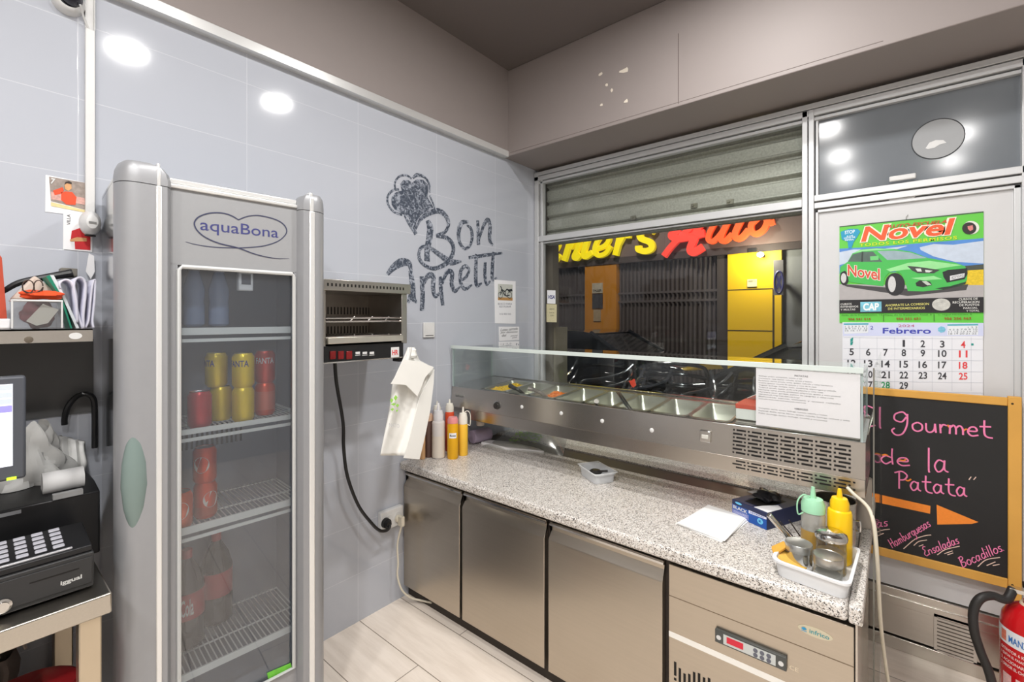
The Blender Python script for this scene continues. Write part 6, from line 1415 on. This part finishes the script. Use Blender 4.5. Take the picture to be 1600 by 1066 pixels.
b.build('instructions', mat('label_pale', (236, 214, 210), .5), fe, smooth=False)
for k in range(3): eband('picture_box', .235, .285, mat('box_pale', (226, 180, 176), .5, vary=.35, scale=140), .0842, -2.75 + k * .5, -2.4 + k * .5)
for k in range(3): eband('label_line', .222 - k * .012, .226 - k * .012, mat('label_pale'), .0842)
eband('lower_white_label', .09, .165, mat('label_white'), .0838)
# ---------------------------------------------------------------- the street beyond the window
FY = 8.5
struct(box('ground_street', (-22, FRONT_Y + .1, -.12), (10, FY + 3, -.02), mat('dark_asphalt', (78, 76, 74), .8, vary=.15, scale=30)))
struct(MB().box((WALL_X - .5, 2.86, 0), (-1.985, 2.94, 3.3)).build('wall_pier', mat('stained_render', (128, 118, 104), .8, vary=.25, scale=5)))
def F(px, py, y=FY): return P(px, py, y=y)
bl = thing('shop_building', 'dark brown shop front with yellow pillars and closed ribbed shutters across the street', 'building', (-3, FY, 0))
zf0, zf1 = F(1060, 394).z, 4.4
MB().box((-12, FY - .02, zf0), (2, FY + .3, zf1)).build('fascia', mat('fascia_brown', (104, 88, 84), .6, vary=.05, scale=2), bl)
MB().box((-12, FY - .02, zf0 - .12), (2, FY + .3, zf0 - .004)).build('fascia_edge', mat('fascia_dark', (62, 52, 50), .6), bl)
SHUT = mat('shutter_grey', (120, 112, 110), .35, .6, vary=.1)
def shutter(px0, px1):
    x0, x1 = F(px0, 480).x, F(px1, 480).x; b = MB(); n = int((x1 - x0) / .08); pts = []
    for k in range(n):
        xa = x0 + (x1 - x0) * k / n; xb = x0 + (x1 - x0) * (k + .5) / n; xc = x0 + (x1 - x0) * (k + 1) / n
        pts += [(xa, FY + .16), (xa + (xb - xa) * .5, FY + .10), (xb, FY + .10), (xb + (xc - xb) * .5, FY + .16)]
    pts.append((x1, FY + .16)); z0, z1 = -.02, zf0 - .12
    vs = [(x, y, z) for z in (z0, z1) for x, y in pts]; N = len(pts)
    b.faces(vs, [(i, i + 1, N + i + 1, N + i) for i in range(N - 1)])
    for z in (F(1040, 456).z, F(1040, 470).z): b.box((x0, FY + .085, z - .02), (x1, FY + .1, z + .02))
    return b.build('ribbed_shutter', SHUT, bl, angle=20)
shutter(840, 914); shutter(963, 1119)
MB().box((F(1119, 480).x, FY + .05, -.02), (F(1136, 480).x, FY + .25, zf0 - .12)).build('dark_reveal', mat('reveal_brown', (62, 54, 50), .7), bl)
YELW = mat('pillar_yellow', (232, 188, 14), .5, vary=.04, scale=3)
y1_ = MB().box((F(1137, 480).x, FY, -.02), (F(1221, 480).x, FY + .3, zf0 - .12)).build('yellow_pillar', YELW, bl)
m = MB()
for py in (452, 517): 
    z = F(1180, py).z; m.box((F(1137, 480).x, FY - .004, z - .008), (F(1208, 480).x, FY, z + .008))
m.box((F(1207, 480).x, FY - .006, -.02), (F(1210, 480).x, FY, F(1208, 452).z)); m.build('panel_joints', mat('joint_dark', (70, 56, 20), .7), y1_)
y2_ = MB().box((F(914, 480).x, FY + .0, -.02), (F(963, 480).x, FY + .3, zf0 - .12)).build('yellow_pillar', mat('pillar_ochre', (178, 116, 20), .5, vary=.05, scale=3), bl)
MB().box((F(1221, 480).x, FY + .1, -.02), (1.5, FY + .3, zf0 - .12)).build('grey_wall', mat('grey_stone', (120, 122, 124), .5, vary=.1, scale=3), bl)
MB().box((F(1183, 480).x, FY - .05, F(1183, 394).z), (F(1196, 480).x - .25, FY - .02, F(1183, 388).z)).build('camera_box', BLACK, y1_)
def plate(name, px0, py0, px1, py1, m, par, d=.02):
    a, b_ = F(px0, py0), F(px1, py1); return MB().box((a.x, FY - d, b_.z), (b_.x, FY, a.z)).build(name, m, par)
s1 = plate('address_plate', 1168, 437, 1183, 448, mat('plate_pale', (226, 220, 170), .5), y1_)
a, b_ = F(1169.5, 446), F(1181.5, 439); MB().text('ABIERTO', (a.x, FY - .022, a.z + .05), (b_.x - a.x, 0, 0), (0, 0, (b_.z - a.z) * .5), (0, 0, 0)).build('plate_text', INK, s1, smooth=False)
s2 = plate('poster', 926, 443, 942, 458, mat('poster_pale', (170, 160, 140), .6, vary=.5, scale=14), y2_); s3 = plate('poster', 926, 460, 942, 482, mat('poster_dark', (58, 56, 58), .6, vary=.3, scale=14), y2_); s4 = plate('poster', 928, 484, 939, 502, mat('poster_brown', (150, 130, 100), .6, vary=.3, scale=14), y2_)
a, b_ = F(927, 456), F(941, 446); MB().text('TALLER', (a.x, FY - .024, a.z), (b_.x - a.x, 0, 0), (0, 0, (b_.z - a.z) * .35), (0, 0, 0), bold=.03).build('poster_text', INK, s2, smooth=False)
# hanging parking sign
sg = thing('parking_sign', 'grey hanging sign board with a round blue emblem on the yellow pillar', 'sign', F(1215, 461, FY - .3))
a, b_ = F(1209, 407, FY - .28), F(1224, 461, FY - .28)
MB().box((a.x, FY - .3, b_.z), (b_.x, FY - .26, a.z)).build('board', mat('sign_grey', (128, 124, 124), .4, vary=.05), sg)
c = F(1217, 441, FY - .3); MB().tube([c + Vector((.06 * math.cos(k * math.pi / 12), 0, .17 * math.sin(k * math.pi / 12))) for k in range(25)], .016, 6).build('emblem_ring', mat('emblem_blue', (70, 70, 120), .4), sg)
MB().stroke([c + Vector((-.03, -.004, .1)), c + Vector((.03, -.004, -.1))], .03, N_).stroke([c + Vector((.03, -.004, .1)), c + Vector((-.03, -.004, -.1))], .03, N_).build('emblem_cross', mat('emblem_blue'), sg, smooth=False)
MB().box((a.x + .05, FY - .26, a.z - .3), (a.x + .1, FY, a.z - .26)).build('arm', BLACK, sg)
# sign letters
sn = thing('shop_sign', 'raised yellow and red lettering on the brown fascia across the street', 'shop sign', F(1030, 380))
def letters(name, zf, lst, m):
    b = MB()
    for pts, w in lst: b.stroke([F(*zf(*p), FY - .1) for p in pts], w, N_, n=6)
    return b.build(name, m, sn, smooth=False, solid=.09)
SY = mat('sign_yellow', (246, 222, 14), .4, emit=.35); SR = mat('sign_red', (240, 66, 52), .4, emit=.5); SO = mat('sign_orange', (240, 92, 44), .4, emit=.4)
ZF = zz(7.62, 7.62, 850, 320); ZG = zz(6.957, 6.957, 1030, 320); u_ = 8.3 / 720 / 7.62; u2 = 8.3 / 720 / 6.957
letters('letter_c', ZF, [([(-100, 420), (-220, 380), (-330, 520), (-280, 660), (-160, 640)], 75 * u_)], SY)
letters('letter_e', ZF, [([(20, 600), (130, 560), (180, 470), (110, 440), (30, 530), (40, 660), (120, 690), (200, 600)], 60 * u_)], SY)
letters('letter_n', ZF, [([(330, 380), (290, 520), (245, 670)], 80 * u_), ([(320, 520), (380, 430), (430, 430), (400, 540), (365, 620), (400, 640), (440, 590)], 70 * u_)], SY)
letters('letter_t', ZF, [([(580, 260), (525, 420), (480, 570), (500, 620), (580, 570)], 78 * u_), ([(480, 390), (640, 350)], 50 * u_)], SY)
letters('letter_second_e', ZF, [([(630, 530), (730, 490), (780, 410), (720, 350), (640, 440), (610, 540), (650, 605), (740, 580), (800, 495)], 62 * u_)], SY)
letters('letter_r', ZF, [([(920, 330), (890, 470), (855, 605)], 80 * u_), ([(900, 470), (960, 370), (1010, 345), (1010, 400)], 62 * u_)], SY)
letters('apostrophe', ZF, [([(1090, 270), (1060, 350)], 50 * u_)], SY)
letters('letter_s', ZF, [([(1330, 330), (1260, 270), (1160, 330), (1160, 400), (1270, 450), (1290, 520), (1220, 555), (1135, 535), (1130, 490)], 78 * u_)], SY)
letters('letter_a', ZG, [([(55, 560), (140, 450), (260, 330), (400, 200), (500, 60)], 65 * u2), ([(480, 60), (440, 220), (390, 360), (345, 480), (380, 520), (480, 460)], 80 * u2), ([(230, 270), (140, 330), (200, 370), (340, 350), (500, 310)], 80 * u2)], SR)
letters('letter_u', ZG, [([(610, 200), (550, 310), (540, 380), (590, 400), (680, 310), (760, 170)], 52 * u2), ([(760, 170), (690, 320), (680, 390), (730, 390), (800, 320)], 55 * u2)], SO)
letters('letter_second_t', ZG, [([(960, 40), (890, 180), (830, 310), (850, 370), (910, 350), (980, 270)], 60 * u2), ([(860, 150), (980, 120)], 40 * u2)], SO)
letters('letter_o', ZG, [([(1090, 130), (1010, 210), (1010, 290), (1060, 320), (1140, 270), (1180, 180), (1170, 110), (1090, 130)], 56 * u2), ([(1150, 120), (1190, 200), (1260, 185)], 48 * u2)], SO)
# lamp washing the yellow pillar
lp = F(1188, 398, FY - .22)
wl = thing('wall_lamp', 'small bright wall lamp under the fascia on the yellow pillar', 'lamp', lp)
MB().lathe([(0, -.045), (.04, -.03), (.055, 0), (.04, .03), (0, .045)], lp, 16).build('globe', mat('lamp_globe', (255, 244, 200), .3, emit=9), wl)
MB().box((lp.x - .02, lp.y, lp.z - .02), (lp.x + .02, FY, lp.z + .02)).build('arm', BLACK, wl)
ld = bpy.data.lights.new('pillar_lamp', 'POINT'); ld.energy = 34; ld.shadow_soft_size = .08; ld.color = (1, .93, .7)
lo = bpy.data.objects.new('pillar_lamp', ld); COL.objects.link(lo); lo.location = lp + Vector((0, -.16, .0))
ld = bpy.data.lights.new('street_fill', 'AREA'); ld.shape = 'DISK'; ld.size = .6; ld.energy = STREET_W * 3; ld.color = (1, .93, .86)  # unseen area light added as ambient for the shutters and fascia
lo = bpy.data.objects.new('street_fill', ld); COL.objects.link(lo); lo.location = (-3.2, 5.2, 5.6); lo.rotation_euler = (math.radians(18), 0, 0)

# dark parked cars
CARP = mat('car_paint_black', (26, 27, 30), .12, coat=.6, spec=.7); CARG = glass('car_glass', (150, 156, 160), .04, .5); TYR = mat('tyre', (22, 22, 23), .8)
CARD = mat('car_glass_dark', (22, 23, 25), .08, spec=.6)
def car(label, x0, y0, flip, CARG, group='dark cars parked in the street'):
    t = thing('car', label, 'car', (x0, y0, -.02), 0, group); ORG[t.name] = None
    s = -1 if flip else 1
    def pf(pts): return [(s * x, -.82, z) for x, z in pts]
    low = [(-2.1, .3), (2.1, .3), (2.15, .62), (1.95, .86), (1.05, .97), (-1.6, 1.0), (-2.1, .92), (-2.15, .55)]
    MB().prism(pf(low), (0, 1.64, 0)).build('body', CARP, t, local=True, bevel=.06, seg=3)
    MB().prism([(s * x, -.68, z) for x, z in [(-1.0, 1.30), (.2, 1.32), (.55, 1.28), (.5, 1.25), (-1.1, 1.26)]], (0, 1.36, 0)).build('roof', CARP, t, local=True, bevel=.03, seg=3)
    m = MB()
    for y in (-.70, .70):
        for (xa, za, xb, zb) in ((1.1, .95, .5, 1.29), (-.15, .97, -.12, 1.3), (-1.75, .98, -1.05, 1.29)): m.tube([(s * xa, y * 1.08, za), (s * xb, y * .95, zb)], .035, 8)
    m.build('pillars', CARP, t, local=True)
    m = MB()
    for y in (-.72, .72): m.faces([(s * 1.05, y, .96), (s * .5, y * .95, 1.28), (s * -1.05, y * .95, 1.28), (s * -1.7, y, .98)], [(0, 1, 2, 3)])
    m.build('side_window', CARG, t, local=True, smooth=False)
    MB().faces([(s * 1.1, -.7, .96), (s * 1.1, .7, .96), (s * .5, .66, 1.28), (s * .5, -.66, 1.28)], [(0, 1, 2, 3)]).build('windscreen', CARG, t, local=True, smooth=False)
    for x in (-1.35, 1.35):
        for y in (-.82, .64): MB().cyl((s * x, y, .32), (s * x, y + .18, .32), .32, seg=28).build('wheel', TYR, t, local=True)
    return t
car('dark car by the yellow pillar across the street', F(1140, 553, 4.9).x + 1.1, 4.9, True, CARG)
car('dark car in front of the ochre pillar across the street', F(930, 520, 7.0).x - .2, 7.0, False, CARD)

# stacked terrace chairs outside the window
CH = mat('chair_black_gloss', (22, 22, 24), .16, spec=.7, vary=.2); CHT = mat('chair_tube', (150, 150, 152), .2, .9)
def chair(label, loc, rz):
    t = thing('terrace_chair', label, 'chair', loc, rz, 'stacked terrace chairs outside the window'); ORG[t.name] = None
    MB().grid(lambda u, v: (-.23 + .46 * u, -.22 + .44 * v, .43 + .03 * (2 * u - 1) ** 2 - .02 * v), 8, 6).build('seat', CH, t, local=True, solid=.012)
    def bk(u, v): return Vector((-.22 + .44 * u, .22 + .10 * v - .05 * (1 - (2 * u - 1) ** 2), .43 + .40 * v - .03 * (2 * u - 1) ** 2 * v))
    m = MB().tube([bk(0, 0), bk(0, .5), bk(.02, .9), bk(.12, 1), bk(.5, 1), bk(.88, 1), bk(.98, .9), bk(1, .5), bk(1, 0)], .014, 8, smooth=5)
    for v in (.3, .55, .78): m.tube([bk(k / 8, v + .03 * math.sin(k * math.pi / 8)) for k in range(9)], .012, 8)
    m.build('backrest', CH, t, local=True)
    for s in (-1, 1):
        MB().tube([(s * .24, .30, .78), (s * .27, .20, .70), (s * .28, .0, .665), (s * .275, -.17, .655), (s * .265, -.22, .60), (s * .255, -.23, .43), (s * .25, -.24, .2), (s * .245, -.25, 0)], .013, 8, smooth=5).build('arm', CHT, t, local=True)
        MB().tube([(s * .22, .22, .44), (s * .235, .27, .2), (s * .24, .29, 0)], .013, 8, smooth=4).build('leg', CHT, t, local=True)
    return t
c0 = None
ORDN = ['lowest', 'second lowest', 'middle', 'second highest', 'top']
STK = [('beside the stained pier', -2.02, 3.66, .3), ('second along from the stained pier', -1.72, 3.5, -.5), ('in the middle of the window', -1.27, 3.42, .25), ('second along from the aluminium door post', -.84, 3.4, -.35), ('nearest the aluminium door post', -.42, 3.42, .5)]
for nm, x, y, rz in STK:
    for k in range(5):
        lb = '%s black terrace chair of the stack %s' % (ORDN[k], nm); loc = (x + .012 * k, y - .045 * k * math.cos(rz), -.02 + .085 * k)
        if c0 is None: c0 = chair(lb, loc, rz)
        else: dup(c0, loc, rz, lb)
st = P(989, 598, y=3.05)
# shutter rolled half way down behind the upper panes
rs = thing('roller_shutter', 'grey ribbed steel roller shutter drawn half down outside the window', 'roller shutter', (-1.2, 2.8, 2.05))
GALV = mat('galvanised_slat', (184, 182, 170), .5, .25, vary=.38, scale=90)
z = 2.068
for k in range(5):
    hh = .108; pts = [(-1.985, y_, z + dz_) for y_, dz_ in ((2.812, 0), (2.812, .004), (2.792, .010), (2.786, .016), (2.786, .020), (2.790, .026), (2.787, .06), (2.786, .086), (2.790, .092), (2.812, .098), (2.812, hh), (2.83, hh), (2.83, 0))]
    if k == 0: pts = [(-1.985, 2.785, z - .03), (-1.985, 2.785, z + .055), (-1.985, 2.80, z + .06), (-1.985, 2.83, z + .06), (-1.985, 2.83, z - .03)]; hh = .062
    MB().prism(pts, (xM0 + 1.985 + .01, 0, 0)).build('bottom_bar' if k == 0 else 'slat', GALV, rs, bevel=.002); z += hh
for px, py in ((1085, 322), (1141, 316), (990, 341)):
    p = P(px, py, y=2.784); MB().box((p.x - .018, 2.775, p.z - .012), (p.x + .018, 2.785, p.z + .014)).cyl((p.x - .005, 2.775, p.z + .004), (p.x - .005, 2.768, p.z + .004), .008).build('lock_catch', mat('catch_steel', (150, 146, 130), .4, .7, vary=.2), rs)
# stickers and a painted reflection on the pane, board outside
Z6b = zz(7.614, 7.614, 760, 420); pg = dict(y=2.7345)
o = sheet('card_sticker', 'white card payment sticker with blue letters on the window pane', 'sticker', [Z6b(724, 255), Z6b(823, 258), Z6b(823, 418), Z6b(724, 414)], plane=pg, nrm=(0, -1, 0), th=.0006)
b = MB(); wline(b, 'VISA', 735, 360, 815, 360, 46, Z6b, pg, N_ * .0016, bold=.03, shear=.2); b.build('letters', mat('visa_navy', (40, 46, 120), .5), o, smooth=False)
o = sheet('leaflet_sticker', 'cream printed sticker under the card sticker on the window pane', 'sticker', [Z6b(716, 420), Z6b(838, 424), Z6b(836, 638), Z6b(716, 634)], m=mat('sticker_cream', (206, 198, 160), .6, vary=.2, scale=120), plane=pg, nrm=(0, -1, 0), th=.0006)
b = MB(); wline(b, 'ABIERTO', 750, 490, 810, 490, 18, Z6b, pg, N_ * .0016); wline(b, 'hasta las', 752, 530, 806, 530, 16, Z6b, pg, N_ * .0016); wline(b, '23:30', 760, 565, 800, 565, 16, Z6b, pg, N_ * .0016); b.build('letters', mat('print_grey'), o, smooth=False)
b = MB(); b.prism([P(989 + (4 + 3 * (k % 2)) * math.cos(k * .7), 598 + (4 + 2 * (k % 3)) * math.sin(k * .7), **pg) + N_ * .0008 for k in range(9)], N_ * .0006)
o = b.build('red_reflection_patch', mat('painted_reflection_red', (222, 70, 44), .5, vary=.4, scale=200), loc=P(989, 598, **pg), smooth=False); tag(o, 'small ragged orange-red patch painted as the sign reflection low on the pane', 'sticker')  # coloured patch stands in for the sign's reflection in the pane
a, b_ = P(852, 511, y=2.83), P(882, 600, y=2.83)
o = MB().box((-1.983, 2.87, -.02), (-1.965, 3.03, 1.43)).build('wooden_board', mat('weathered_board', (150, 140, 118), .7, vary=.2, scale=8), loc=(-1.975, 2.96, -.02)); tag(o, 'weathered pale board propped against the stained pier outside', 'board')
